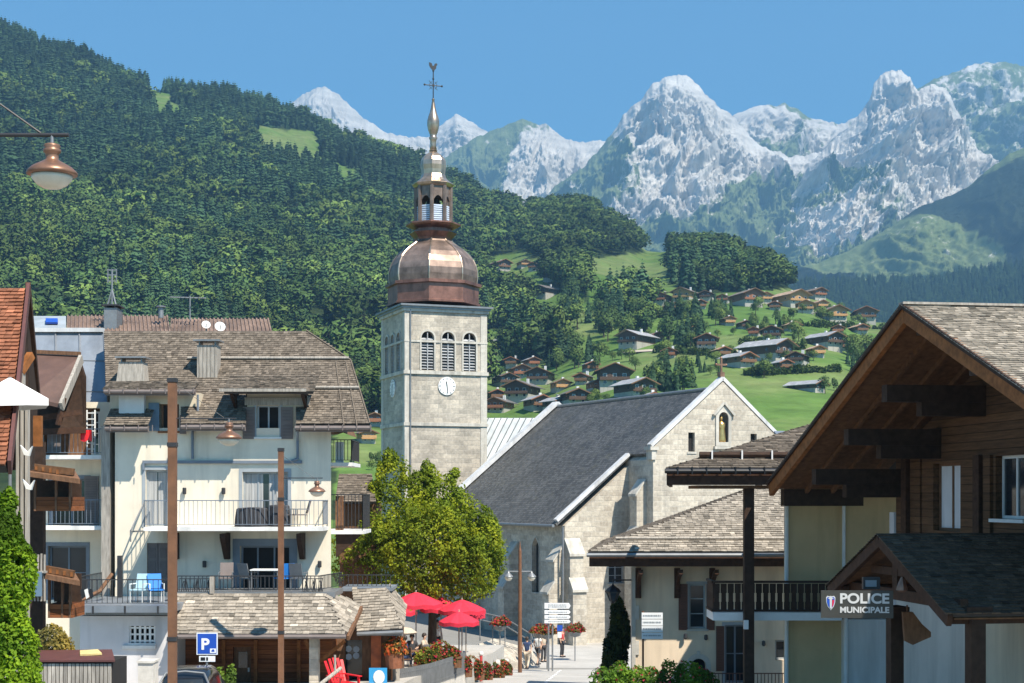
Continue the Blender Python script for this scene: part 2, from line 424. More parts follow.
def terr_y(px, D):
    """elevation of the valley slopes, as an angle table over bearing and distance"""
    px = np.asarray(px, float); L = np.log(np.asarray(D, float))
    px, L = np.broadcast_arrays(px, L)
    j = np.clip(np.searchsorted(_tpx, px) - 1, 0, len(_tpx)-2); fu = np.clip((px - _tpx[j])/(_tpx[j+1]-_tpx[j]), 0, 1)
    fu = fu*fu*(3-2*fu)
    i = np.clip(np.searchsorted(_ld, L) - 1, 0, len(_ld)-2); fv = np.clip((L - _ld[i])/(_ld[i+1]-_ld[i]), 0, 1)
    def m(jj, ii):
        ii0 = np.clip(ii-1, 0, len(_ld)-1); ii1 = np.clip(ii+1, 0, len(_ld)-1)
        return (_tab[jj, ii1]-_tab[jj, ii0])/(_ld[ii1]-_ld[ii0])
    def row(jj):
        h = _ld[i+1]-_ld[i]; a = _tab[jj, i]; b = _tab[jj, i+1]; ma = m(jj, i)*h; mb = m(jj, i+1)*h
        t = fv; return a*(2*t**3-3*t**2+1) + ma*(t**3-2*t**2+t) + b*(-2*t**3+3*t**2) + mb*(t**3-t**2)
    return row(j)*(1-fu) + row(j+1)*fu
def terr(px, D):
    px = np.asarray(px, float); D = np.asarray(D, float); px, D = np.broadcast_arrays(px, D)
    X = PX(px, D); Z = PZ(terr_y(px, D), D)
    amp = np.clip((D-150)/400, 0, 1)
    Z = Z + amp*(fbm(X/140+3, D/140, 4)*5.0)
    return X, D, Z
def find_D(px, y, lo=120, hi=1700):
    Ds = np.linspace(lo, hi, 1200); X, _, Z = terr(np.full(Ds.shape, px), Ds)
    yy = H - Z/Ds*F; k = np.nonzero(yy <= y)[0]
    return float(Ds[k[0]]) if len(k) else hi
OPEN = [
 [(585,302),(630,322),(652,304),(632,286),(636,262),(646,236),(672,232),(672,282),(700,294),(770,290),(830,286),(915,312),(915,350),(870,400),(840,450),(740,470),(640,410),(600,360),(560,345)],
 [(478,366),(640,362),(655,420),(470,430)], [(335,428),(392,428),(392,500),(335,500)],
 [(140,92),(160,88),(186,110),(180,126),(160,116)], [(252,125),(318,132),(328,166),(262,160)], [(330,160),(362,172),(360,196),(332,186)], [(220,140),(246,150),(244,170),(222,162)], [(474,262),(522,250),(545,268),(556,300),(520,300),(485,290)],
 [(528,290),(582,292),(592,336),(536,332)], [(578,260),(645,252),(648,306),(590,304)], [(478,330),(520,332),(520,362),(480,362)], [(570,355),(600,352),(605,380),(575,382)],
 [(520,196),(532,204),(530,224),(516,216)]]
WOODS = [  # stands of trees inside the open ground: centre, half size, number
]
def is_open(px, y):
    r = np.zeros(np.shape(px), bool)
    for p in OPEN: r |= inpoly(px, y, p)
    return r

def mat_hill():
    t = NT('hillside_ground')
    op = t.attr('open')
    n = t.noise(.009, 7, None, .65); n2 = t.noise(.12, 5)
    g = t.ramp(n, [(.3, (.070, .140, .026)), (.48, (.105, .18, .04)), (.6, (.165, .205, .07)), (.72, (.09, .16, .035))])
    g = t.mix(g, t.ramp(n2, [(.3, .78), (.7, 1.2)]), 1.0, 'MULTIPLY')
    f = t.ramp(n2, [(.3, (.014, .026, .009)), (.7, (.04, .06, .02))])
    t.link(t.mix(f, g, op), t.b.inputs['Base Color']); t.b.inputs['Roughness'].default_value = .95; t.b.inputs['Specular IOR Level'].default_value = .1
    t.bump(n2, .5, 1.5)
    return t.mat
nu, nv = 420, 300
u = np.linspace(-420, 1420, nu); dv = np.exp(np.linspace(np.log(104), np.log(3000), nv))
U, DV = np.meshgrid(u, dv); X, Y, Z = terr(U, DV)
near = DV < 112; Z = np.where(near, -9.6 + (DV-104)*.02, Z)
yy = H - Z/Y*F
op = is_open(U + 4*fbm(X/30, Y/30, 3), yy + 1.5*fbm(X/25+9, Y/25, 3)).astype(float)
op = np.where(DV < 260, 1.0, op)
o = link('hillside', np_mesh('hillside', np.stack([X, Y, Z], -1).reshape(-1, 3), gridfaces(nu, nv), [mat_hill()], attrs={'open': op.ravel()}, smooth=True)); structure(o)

# village ground: one sheet
def mat_ground():
    t = NT('village_ground'); n = t.noise(.15, 6); n2 = t.noise(4, 5)
    c = t.ramp(n, [(.3, (.20, .195, .18)), (.7, (.27, .26, .24))]); c = t.mix(c, t.ramp(n2, [(.3, .85), (.7, 1.1)]), 1.0, 'MULTIPLY')
    t.link(c, t.b.inputs['Base Color']); t.b.inputs['Roughness'].default_value = .9; t.bump(n2, .2, .02); return t.mat
gx = np.linspace(-160, 160, 130); gy = np.concatenate([np.linspace(-120, 0, 10), np.linspace(4, 118, 90)])
GX, GY = np.meshgrid(gx, gy); GZ = ground_z(GX, GY)
structure(link('ground', np_mesh('ground', np.stack([GX, GY, GZ], -1).reshape(-1, 3), gridfaces(len(gx), len(gy)), [mat_ground()], smooth=True)))
s = MB(); s.poly([(-16000, -16000, -40), (16000, -16000, -40), (16000, 16000, -40), (-16000, 16000, -40)])
structure(s.build('valley_floor', simple('valley_grass', (.07, .11, .03), .95, .2, .002)))

# ------------------------------------------------------------------ mountains
def mat_rock():
    t = NT('mountain_rock')
    rk = t.attr('rock'); fo = t.attr('wood')
    m = t.map(t.obj(), (.004, .004, .0016)); n = t.noise(1.0, 9, m, .72)
    m2 = t.map(t.obj(), (.02, .02, .008)); n2 = t.noise(1.0, 7, m2, .7)
    rock = t.ramp(n, [(.25, (.50, .48, .45)), (.45, (.62, .595, .55)), (.70, (.69, .665, .62))])
    n3 = t.noise(.075, 6, None, .7); ms = t.map(t.obj(), (.0012, .0012, .030)); n4 = t.noise(1.0, 5, ms, .6); rock = t.mix(rock, t.ramp(n4, [(.35, .80), (.6, 1.08)]), 1.0, 'MULTIPLY'); rock = t.mix(rock, t.ramp(n2, [(.3, .80), (.65, 1.08)]), 1.0, 'MULTIPLY'); rock = t.mix(rock, t.ramp(n3, [(.30, .84), (.5, 1.0), (.7, 1.06)]), 1.0, 'MULTIPLY')
    grass = t.ramp(n2, [(.3, (.10, .145, .05)), (.7, (.20, .24, .10))])
    wd = t.ramp(n2, [(.3, (.010, .018, .010)), (.7, (.026, .038, .018))])
    th = t.math('ADD', rk, t.math('MULTIPLY', t.math('SUBTRACT', n, .5), 1.5))
    th = t.math('ADD', th, t.math('MULTIPLY', t.math('SUBTRACT', n2, .5), 1.6))
    c = t.mix(grass, rock, t.ramp(th, [(.24, 0), (.42, 1)]))
    tw = t.math('ADD', fo, t.math('MULTIPLY', t.math('SUBTRACT', n2, .5), .7))
    c = t.mix(c, wd, t.ramp(tw, [(.45, 0), (.55, 1)]))
    t.link(c, t.b.inputs['Base Color']); t.b.inputs['Roughness'].default_value = .95; t.b.inputs['Specular IOR Level'].default_value = .1
    h = t.math('ADD', n, t.math('MULTIPLY', n2, .45)); h = t.math('ADD', h, t.math('MULTIPLY', n3, .35)); t.bump(h, .6, 14.0)
    return t.mat
ROCK = mat_rock()
def blob(U, Yi, lst):
    """soft union of ellipses (cx, cy, rx, ry, value)"""
    r = np.zeros(U.shape)
    for cx, cy, rx, ry, v in lst:
        d = np.sqrt(((U-cx)/rx)**2 + ((Yi-cy)/ry)**2); r = np.maximum(r, v*np.clip((1.25-d)/.5, 0, 1))
    return r
def mountain(name, D0, D1, sky, base, rock, grass=(), wood_=(), amp=160, fr=700., nu=520, nv=230, pw=1.25, seed=0., jag=1.5, wood0=0.0):
    px0, px1 = sky[0][0], sky[-1][0]
    u = np.linspace(px0, px1, nu); sk = np.interp(u, [p[0] for p in sky], [p[1] for p in sky])
    sk = sk + jag*(fbm(u/9+seed, u*0+seed, 4)) 
    bs = np.interp(u, [p[0] for p in base], [p[1] for p in base])
    v = np.concatenate([np.linspace(0, 1, nv), [1.06, 1.2, 1.5]])
    U, V = np.meshgrid(u, v); vv = np.clip(V, 0, 1)
    Yi = bs[None]*(1-vv**(1/pw)) + sk[None]*vv**(1/pw)
    D = D0 + (D1-D0)*V
    Xw = PX(U, D); Zw = PZ(Yi, D)
    over = np.clip(V-1, 0, 1); Zw = Zw - over*(D1-D0)*.9
    env = np.clip((1-V)*5, 0.12, 1)*np.clip(V*4, .15, 1)*(V <= 1)
    fr = fr*.72; wx_ = fbm(Xw/(fr*1.5)+seed*3, Zw/(fr*1.5), 3)*.5; n1 = ridged(Xw/fr+seed+wx_, Zw/(fr*1.5)+seed*.7 + D*.0002 + wx_, 7, .6); n2 = fbm(Xw/(fr*.3)+5+seed, Zw/(fr*.3), 6, .62)
    D2 = D - env*amp*.36*(n1*1.5-1.2) - env*amp*.17*n2
    Zw = Zw + env*amp*.22*(n1-.9)
    Xw = PX(U, D)
    co = np.stack([Xw, D2, Zw], -1).reshape(-1, 3)
    rk = np.clip(blob(U, Yi, rock) - blob(U, Yi, grass), 0, 1); wd = np.clip(wood0 + blob(U, Yi, wood_), 0, 1)*(1-blob(U, Yi, grass))
    structure(link(name, np_mesh(name, co, gridfaces(nu, len(v)), [ROCK], attrs={'rock': rk.ravel(), 'wood': wd.ravel()}, smooth=False)))
    return u, sk
mountain('mountains', 6900, 7700, [(240,150),(280,112),(303,95),(312,90),(325,88),(340,96),(360,115),(385,133),(410,138),(430,137),(445,122),(457,115),(470,122),(490,135),(520,150),(580,185)],
         [(240,330),(580,330)], [(400,200,300,200,.95)], [(350,170,40,25,.3)], seed=1.1, amp=190, fr=620)
mountain('mountains', 6200, 7000, [(420,185),(440,160),(455,150),(475,140),(500,128),(522,119),(545,125),(560,138),(580,142),(600,140),(640,150),(700,175),(760,215)],
         [(420,330),(760,330)], [(560,180,60,55,1),(620,170,60,40,.8),(540,225,90,30,.7)], [(478,165,32,30,.9),(500,140,18,12,.5)], seed=4.7, amp=170, fr=560)
mountain('mountains', 6200, 7300, [(690,145),(740,113),(760,108),(785,104),(800,110),(815,120),(840,124),(860,114),(880,108),(920,88),(935,80),(960,71),(985,64),(1024,66),(1080,58),(1200,82),(1400,120)],
         [(690,300),(1400,300)], [(760,125,40,30,.62),(850,140,60,40,.5),(1000,100,60,60,.22),(1100,120,120,60,.2),(955,90,25,20,.3)], [], seed=8.3, amp=230, fr=520)
mountain('mountains', 5000, 6500, [(500,232),(535,205),(560,184),(585,167),(605,142),(625,114),(640,102),(652,85),(665,78),(680,76),(692,79),(704,92),(720,110),(735,119),(748,133),(762,148),(790,157),(820,152),(850,170),(930,240)],
         [(500,300),(600,290),(930,330)], [(690,130,75,55,1.0),(690,190,95,45,.95),(640,100,35,25,.6),(790,165,50,22,.9),(600,190,30,25,.5),(560,205,30,12,.55),(650,215,70,20,.72),(740,150,40,40,.9)],
         [(596,165,26,30,.6),(765,222,62,36,1.0),(690,228,60,12,.7),(585,205,30,14,.6),(815,197,50,24,1.0),(618,178,26,30,.6),(640,140,10,20,.4)], seed=2.9, amp=210, fr=480, nu=640, nv=280, jag=2.2)
mountain('mountains', 4600, 5900, [(700,290),(735,262),(770,232),(795,190),(812,160),(828,145),(845,130),(862,110),(870,98),(874,84),(880,76),(890,72),(900,73),(909,79),(918,93),(930,86),(945,90),(957,112),(968,132),(990,165),(1015,200),(1080,240)],
         [(700,320),(1080,320)], [(895,110,50,50,1.0),(900,180,110,55,.9),(810,232,75,28,.85),(955,140,40,50,.8),(840,150,30,30,.75),(980,190,50,30,.6)],
         [(850,185,32,22,.75),(880,215,40,14,.5),(825,205,20,16,.6),(975,250,90,30,.8)], seed=6.1, amp=230, fr=430, nu=640, nv=280, jag=2.6)
mountain('mountains', 3000, 4100, [(690,315),(740,292),(780,272),(820,262),(860,246),(890,228),(920,207),(950,196),(970,186),(990,168),(1010,154),(1024,148),(1100,120),(1250,95),(1500,110)],
         [(690,335),(1500,335)], [(1000,195,40,14,.45),(960,215,25,8,.4),(1100,150,60,30,.4)], [(905,250,88,30,1.0),(960,260,48,22,1.0),(850,266,40,16,.9)],
         [(880,235,70,20,.62),(1000,240,80,40,.75),(790,285,60,16,.6),(960,205,60,14,.55),(1100,220,120,60,.7)], amp=110, fr=420, seed=3.3, jag=1.0, pw=1.05, wood0=.44)
mountain('mountains', 2150, 2900, [(700,335),(760,305),(800,290),(840,288),(880,287),(920,288),(960,281),(1000,274),(1040,268),(1120,255),(1300,240),(1500,250)],
         [(700,375),(1500,375)], [], [(800,315,40,12,.0)], [], amp=70, fr=320, seed=5.5, jag=.8, wood0=.9, pw=1.0)
# ------------------------------------------------------------------ trees
def quads_to(vs, fs, cs): return np.array(vs, np.float32).reshape(-1, 3), np.array(fs, np.int32), np.array(cs, np.float32)
def conifer_t(rng, layers, br, wid=.17):
    vs = []; fs = []; cs = []
    for i in range(layers):
        f = i/(layers-1); z = .06 + .90*f; r = wid*(1-f)**.85*(1+.12*rng.standard_normal()) + .008
        nb = max(4, int(br*(1-f*.6)))
        a0 = rng.random()*7
        for k in range(nb):
            a = a0 + 2*PI*k/nb + rng.normal(0, .15); rr = r*(1+rng.normal(0, .16)); w = rr*PI/nb*1.5
            ca, sa = math.cos(a), math.sin(a); dz = rr*(.75+.3*rng.random()); up = .05*(1-f)+.02
            b = len(vs)
            vs += [(ca*r*.05, sa*r*.05, z+up), (ca*rr*.6 - sa*w, sa*rr*.6 + ca*w, z-dz*.45), (ca*rr, sa*rr, z-dz), (ca*rr*.6 + sa*w, sa*rr*.6 - ca*w, z-dz*.45)]
            fs.append((b, b+3, b+2, b+1)); cs.append(.8+.4*rng.random())
    return quads_to(vs, fs, cs)
def broad_t(rng, n, size, shape=(.34, .34, .44), zc=.54, lobes=7):
    vs = []; fs = []; cs = []
    lb = []
    for k in range(lobes):
        d = rng.standard_normal(3); d /= np.linalg.norm(d); d[2] *= .9
        lb.append((np.array([d[0]*shape[0]*.55, d[1]*shape[1]*.55, zc + d[2]*shape[2]*.55]), .5+.18*rng.random()))
    lb.append((np.array([0, 0, zc]), .75))
    for i in range(n):
        c, s = lb[rng.integers(len(lb))]
        d = rng.standard_normal(3); d /= np.linalg.norm(d)
        if d[2] < -.5: d[2] *= -.6
        p = c + d*np.array(shape)*s*(.80+.22*rng.random())
        nrm = d + rng.normal(0, .45, 3); nrm /= np.linalg.norm(nrm)
        t = np.cross(nrm, rng.standard_normal(3)); t /= np.linalg.norm(t); q = np.cross(nrm, t)
        a = size*(.7+.6*rng.random()); b2 = a*(.6+.5*rng.random()); b = len(vs)
        vs += [p - t*a - q*b2*.4, p - q*b2*.5 + t*a*.3, p + t*a + q*b2*.4, p + q*b2*.6 - t*a*.3]
        fs.append((b, b+1, b+2, b+3)); cs.append(.72+.56*rng.random())
    return quads_to([list(map(float, v)) for v in vs], fs, cs)
rg = np.random.default_rng(5)
CON = [[conifer_t(rg, 20, 12, w) for w in (.15, .17, .20, .16)], [conifer_t(rg, 15, 9, w) for w in (.15, .18, .17)], [conifer_t(rg, 12, 7, w) for w in (.16, .2)]]
BRO = [[broad_t(rg, 700, .040, s) for s in ((.34,.34,.42), (.42,.40,.40), (.28,.28,.46), (.38,.38,.44))],
       [broad_t(rg, 360, .052, s) for s in ((.34,.34,.42), (.40,.40,.40), (.28,.28,.45))], [broad_t(rg, 200, .068, s) for s in ((.36,.36,.42), (.30,.30,.45))]]
def assemble(items):
    """items: (template, pos, height, widthfactor, rot, colour)"""
    VS = []; FS = []; CS = []; NS = []; nb = 0
    for (v, f, c), p, h, w, r, col in items:
        ca, sa = math.cos(r)*h*w, math.sin(r)*h*w
        q = np.empty_like(v); q[:, 0] = v[:, 0]*ca - v[:, 1]*sa + p[0]; q[:, 1] = v[:, 0]*sa + v[:, 1]*ca + p[1]; q[:, 2] = v[:, 2]*h + p[2]
        nn = q - np.array([p[0], p[1], p[2] + h*(.5 if len(v) else 0)], np.float32); nn[:, 2] = nn[:, 2]*(.8 if v[:, 2].min() > .03 else .25) + h*.10; nn /= np.linalg.norm(nn, axis=1, keepdims=True) + 1e-6; NS.append(nn)
        VS.append(q); FS.append(f + nb); CS.append(c[:, None]*np.array(col)[None]); nb += len(v)
    return np.concatenate(VS), np.concatenate(FS), np.concatenate(CS), np.concatenate(NS)
def con_col(r):
    k = r.random(); b = np.array([.022, .047, .022])*(1-k) + np.array([.044, .084, .034])*k
    return b*(1.0+.5*r.random())
def bro_col(r):
    k = r.random()**1.5; b = np.array([.042, .080, .022])*(1-k) + np.array([.115, .165, .034])*k
    return b*(1.0+.55*r.random())
# scattered forest on the slopes
N = 84000
rr = np.random.default_rng(21)
px = rr.uniform(-340, 930, N); Dd = np.sqrt(rr.uniform(240**2, 2050**2, N))
X, Y, Z = terr(px, Dd); yy = H - Z/Y*F
# which points lie at or before the crest for their bearing (others are hidden behind it)
cr = np.ones(N, bool)
for D2 in np.linspace(240, 2050, 46):
    X2, Y2, Z2 = terr(px, np.full(N, D2)); y2 = H - Z2/D2*F
    cr &= ~((D2 < Dd-15) & (y2 < yy - 9))
ok = cr & ~is_open(px + 4*fbm(X/30, Y/30, 3), yy)
ok &= ~((px > 330) & (px < 700) & (yy > 425))
ok &= yy < 480
ok &= ~((yy > 300) & (px > 690)) & ~((yy > 352) & (px > 565))
ok &= yy < np.where(px < 330, 425, 480)
# poisson-like thinning
cell = {}; keep = []
idx = np.nonzero(ok)[0]
for i in idx:
    d = 6.2 if Dd[i] < 700 else 7.2 if Dd[i] < 1200 else 8.6
    k = (int(X[i]//d), int(Y[i]//d))
    if k in cell: continue
    cell[k] = 1; keep.append(i)
keep = np.array(keep)
mixn = fbm(X/190+40, Y/190+3, 4)           # where broadleaved trees take over
stand = np.clip(1.0 + .55*fbm(X/120+70, Y/120+8, 4), .6, 1.6)
items = []
for i in keep:
    lod = 0 if Dd[i] < 560 else 1 if Dd[i] < 1000 else 2
    # conifers on the upper, farther slope; broadleaves lower and on the humps to the right
    pb = (.40 if px[i] < 380 else .55) + (.28 if yy[i] > 190 else 0) + 1.2*mixn[i] + (.28 if px[i] > 520 else 0) - (.35 if Dd[i] > 1250 and px[i] < 480 else 0) - (.22 if px[i] < 220 and Dd[i] < 900 else 0) + (.45 if px[i] > 530 and yy[i] < 300 else 0)
    h0 = 1.0
    if rr.random() < pb:
        T = BRO[lod][rr.integers(len(BRO[lod]))]; h = rr.uniform(9, 20)*(1.25 if rr.random() < .15 else 1); w = rr.uniform(.9, 1.5); col = bro_col(rr)
        if px[i] > 520 and Dd[i] > 820: col = col*.8; h = rr.uniform(12, 18)
    else:
        T = CON[lod][rr.integers(len(CON[lod]))]; h = rr.uniform(12, 27)*(.8 if Dd[i] < 750 else 1); w = rr.uniform(.9, 1.4); col = con_col(rr)
    items.append((T, (X[i], Y[i], Z[i]-.5), h, w, rr.random()*6.28, np.array(col)*stand[i]))
print('forest trees', len(items))
v, f, c, cn = assemble(items); print('forest faces', len(f))
o = link('forest', np_mesh('forest', v, f, [M['farleaf']], cols=c, cn=cn)); o['kind'] = 'stuff'
tag(o, 'dense mixed forest of dark conifers and lighter broadleaved trees covering the hillside', 'forest')

# far trees on the wooded valley side
items = []
for _ in range(5200):
    p = rr.uniform(720, 1060); D = rr.uniform(2150, 2900); V = (D-2150)/750
    sk = np.interp(p, [700,760,800,840,880,920,960,1000,1040,1120], [335,305,290,288,287,288,281,274,268,255]); ys = 375*(1-V) + sk*V
    items.append((CON[2][rr.integers(2)], (PX(p, D-70), D-70, PZ(ys, D)-2), rr.uniform(16, 27), 1.0, rr.random()*6, con_col(rr)*.8))
v, f, c, cn = assemble(items)
o = link('distant_forest', np_mesh('distant_forest', v, f, [M['farleaf']], cols=c, cn=cn)); o['kind'] = 'stuff'
tag(o, 'dark blue conifer forest on the far valley side below the mountains', 'forest')

# individual trees among the chalets on the meadow
TREE_MESH = {}
def tree_meshes():
    for kind, lst, in (('broadleaf_tree', BRO[0]), ('spruce_tree', CON[0])):
        for j, T in enumerate(lst):
            for q in range(2):
                col = (bro_col(rr) if kind == 'broadleaf_tree' else con_col(rr)*1.1)
                v, f, c, cn = assemble([(T, (0, 0, 0), 1.0, 1.05, 0, col)])
                cr_ = np_mesh('crown', v, f, [M['farleaf']], cols=c, cn=cn)
                TREE_MESH.setdefault(kind, []).append(cr_)
tree_meshes()
tk = MB(); tk.tube((0, 0, -.06), (0, 0, .55), .028, .012, 6, 0); TRUNK = tk.mesh('trunk', M['bark'])
def place_tree(kind, px, y, hpx, label, group, D=None, w=1.0):
    D = D or find_D(px, y); X, Y, Z = [float(q) for q in terr(px, D)]
    h = hpx*D/F
    r = thing(kind, label, 'tree', (X, Y, Z - .2), rr.random()*6.28, group); r.scale = (h*w, h*w, h)
    c_ = bpy.data.objects.new('crown', TREE_MESH[kind][rr.integers(len(TREE_MESH[kind]))]); C.objects.link(c_); c_.parent = r
    t_ = bpy.data.objects.new('trunk', TRUNK); C.objects.link(t_); t_.parent = r
# clumps: (px0, px1, y0, y1, number, share of spruces, height range px, where)
CLUMPS = [
 (598,658,318,345,26,.25,(22,34),'on the slope left of the meadow chalets'),
 (664,702,318,352,22,.5,(20,34),'in the wood between the upper and lower chalet rows'),
 (704,732,315,328,9,.3,(14,22),'under the upper chalet row'),
 (752,800,318,342,14,.2,(14,24),'around the middle chalets of the meadow'),
 (652,692,378,396,16,.7,(24,34),'in the copse just above the church roof'),
 (690,726,362,376,8,.4,(10,16),'below the lowest chalet row'),
 (846,876,352,374,10,.15,(18,30),'beside the dark gable roof on the meadow'),
 (502,545,345,364,14,.4,(18,30),'behind the crowded hamlet by the tower'),
 (545,600,352,372,16,.35,(16,28),'behind the hamlet right of the tower'),
 (640,652,398,410,4,.3,(14,20),'at the hedge above the church ridge'),
 (575,640,398,406,8,.2,(9,14),'between the hamlet roofs and the church roof'),
 (560,590,300,330,12,.4,(22,32),'at the edge of the forest by the small clearing'),
 (800,838,306,322,7,.2,(8,13),'among the upper right chalets'),
 (852,905,318,330,8,.1,(6,10),'along the hedge below the far right chalets'),
 (348,384,462,474,5,.1,(10,16),'on the lawn left of the church tower')]
for (a, b, y0, y1, n, sp, hr, where) in CLUMPS:
    for _ in range(n):
        k = 'spruce_tree' if rr.random() < sp else 'broadleaf_tree'
        lab = ('dark pointed spruce ' if k == 'spruce_tree' else 'round green broadleaved tree ') + where
        place_tree(k, rr.uniform(a, b), rr.uniform(y0, y1), rr.uniform(*hr)*(1.1 if k == 'spruce_tree' else .95), lab, ('spruces ' if k == 'spruce_tree' else 'broadleaved trees ') + where)
for _ in range(66):
    while True:
        p, y = rr.uniform(595, 905), rr.uniform(302, 372)
        if is_open(p, y) and y > 300 + abs(p-740)*.03 and not (700 < p < 860 and y > 366): break
    k = 'spruce_tree' if rr.random() < .25 else 'broadleaf_tree'
    z_ = 'upper' if y < 325 else 'middle' if y < 348 else 'lower'; s_ = 'left' if p < 690 else 'central' if p < 790 else 'right'
    place_tree(k, p, y, rr.uniform(8, 17), ('slim spruce' if k == 'spruce_tree' else 'small garden tree') + ' among the chalets on the %s %s part of the meadow' % (z_, s_), ('slim spruces' if k == 'spruce_tree' else 'garden trees') + ' on the %s %s meadow' % (z_, s_))
for kd, p, y, h, lab in [('broadleaf_tree',825,394,20,'single round tree beside the grey-roofed barn on the lower meadow'),
   ('broadleaf_tree',629.5,362,16,'bushy tree in front of the chalet with the wide dark gable'),
   ('broadleaf_tree',764,378,22,'dark round tree on the meadow edge above the church gable'),
   ('spruce_tree',722,318,26,'dark conical tree between the brown-roofed chalet and the new timber house'),
   ('broadleaf_tree',834,391,14,'smaller rounded tree right of the grey-roofed barn'),
   ('broadleaf_tree',822,322,14,'dark bushy tree in front of the pale new chalet'),
   ('spruce_tree',654,292,16,'small spruce at the top end of the steep clearing')]:
    place_tree(kd, p, y, h, lab, None)

# big linden in front of the church
def leaf_mesh(name, pts, nrm, size, cols, rng, asp=.6):
    n = len(pts); t = np.cross(nrm, rng.standard_normal((n, 3))); t /= np.linalg.norm(t, axis=1, keepdims=True) + 1e-9
    q = np.cross(nrm, t); s = size*(.7+.6*rng.random((n, 1))); b = s*asp
    v = np.stack([pts - t*s, pts - q*b, pts + t*s, pts + q*b], 1).reshape(-1, 3)
    return np_mesh(name, v, np.arange(4*n).reshape(-1, 4), [M['leaf']], cols=cols)
def crown_leaves(lobes, n, rng, base, spread=.9, droop=.2, var=.5):
    L = np.array([(l[0], l[1], l[2], l[3], l[4], l[5]) for l in lobes], float); w = L[:, 3]*L[:, 5] + .10; k = rng.choice(len(L), n, p=w/w.sum())
    d = rng.standard_normal((n, 3)); d /= np.linalg.norm(d, axis=1, keepdims=True)
    r = rng.random((n, 1))**.33; r = np.where(rng.random((n, 1)) < .8, .78+.26*rng.random((n, 1)), r)
    # break the shell into sprays
    pts = L[k, :3] + d*r*L[k, 3:6]
    sp = fbm(pts[:, 0]*1.3+pts[:, 2]*.7, pts[:, 1]*1.3+pts[:, 2]*1.1, 3); pts = pts + d*(sp[:, None]*.35*L[k, 3:4]*.95)
    nr = d*.7 + rng.standard_normal((n, 3))*.6 + np.array([0, 0, droop]); nr /= np.linalg.norm(nr, axis=1, keepdims=True)
    cl = fbm(pts[:, 0]*.9+9, pts[:, 2]*.9+pts[:, 1]*.5, 3)
    f = (1 + var*np.clip(cl, -1, 1))[:, None]*(.75+.5*rng.random((n, 1)))
    yel = np.clip(cl[:, None]*.5+.4*rng.random((n, 1)), 0, 1)
    return pts, nr, base*f*(1-yel) + np.array([base[0]*1.9, base[1]*1.35, base[2]*.8])*f*yel
D0 = 69.0; Gz = -7.3
lin = thing('linden_tree', 'large bushy green linden in front of the church beside the red parasols', 'tree', (PX(432, D0), D0, Gz))
b = MB()
b.tube((0, 0, -.2), (.02, 0, 1.6), .24, .19, 10); b.tube((.02, 0, 1.6), (.1, .1, 5.8), .19, .06, 8)
for k in range(11):
    a = k*2.4; z = 1.6 + k*.36; L_ = 2.9 - k*.14
    e = Vector((math.cos(a)*L_, math.sin(a)*L_*.85, z + 1.2)); m_ = Vector((math.cos(a)*L_*.5, math.sin(a)*L_*.45, z+.8))
    b.tube((.03, 0, z), m_, .085, .055, 6); b.tube(m_, e, .055, .015, 6)
    b.tube(m_, m_ + Vector((math.cos(a+.8)*1.2, math.sin(a+.8)*1.2, .9)), .04, .012, 5)
b.build('trunk', M['bark'], lin)
sc = D0/F
lob = []
def LB(px, py, rx, ry, dy=0, rd=None): lob.append(((px-432)*sc, dy, (H-py)*sc - Gz, rx*sc, (rd or rx)*sc, ry*sc))
LB(432,545,52,48,0,52); LB(385,560,38,34,.3); LB(362,552,26,20,-.2); LB(468,560,36,36,.1); LB(485,555,18,40,0,26); LB(392,478,15,26,.3); LB(398,508,34,30,.4)
LB(425,490,13,24,-.2); LB(432,505,30,28,-.5); LB(452,500,15,26,.2); LB(460,525,30,26,.3); LB(478,540,22,26,-.6); LB(405,588,40,18,-.9); LB(455,588,38,14,-.6); LB(430,540,40,40,-1.9,22); LB(400,545,30,30,-1.7,20); LB(465,560,26,26,-1.6,20)
LB(348,572,18,12,.2); LB(383,535,26,24,-.6); LB(391,460,7,12,.3); LB(426,471,6,12,-.2); LB(455,478,6,10,.2); LB(495,562,9,20,.0,14); LB(440,530,44,40,1.6,26)
rq = np.random.default_rng(3)
for k in range(46):
    l_ = lob[rq.integers(17)]; d_ = rq.standard_normal(3); d_[1] -= .6; d_ /= np.linalg.norm(d_); d_[2] = abs(d_[2])*.9 + .05
    lob.append((l_[0]+d_[0]*l_[3]*.86, l_[1]+d_[1]*l_[4]*.86, l_[2]+d_[2]*l_[5]*.86, rq.uniform(.22, .42), rq.uniform(.22, .42), rq.uniform(.38, .75)))
pts, nr, cc = crown_leaves(lob, 66000, rq, np.array([.155, .215, .02]), var=.36)
gap = fbm(pts[:, 0]*1.7+pts[:, 1]*1.1+3, pts[:, 2]*1.7+pts[:, 1]*.6, 4); kq = gap > -.36; pts, nr, cc = pts[kq], nr[kq], cc[kq]
link('crown', leaf_mesh('crown', pts, nr, .074, cc, rq), lin)

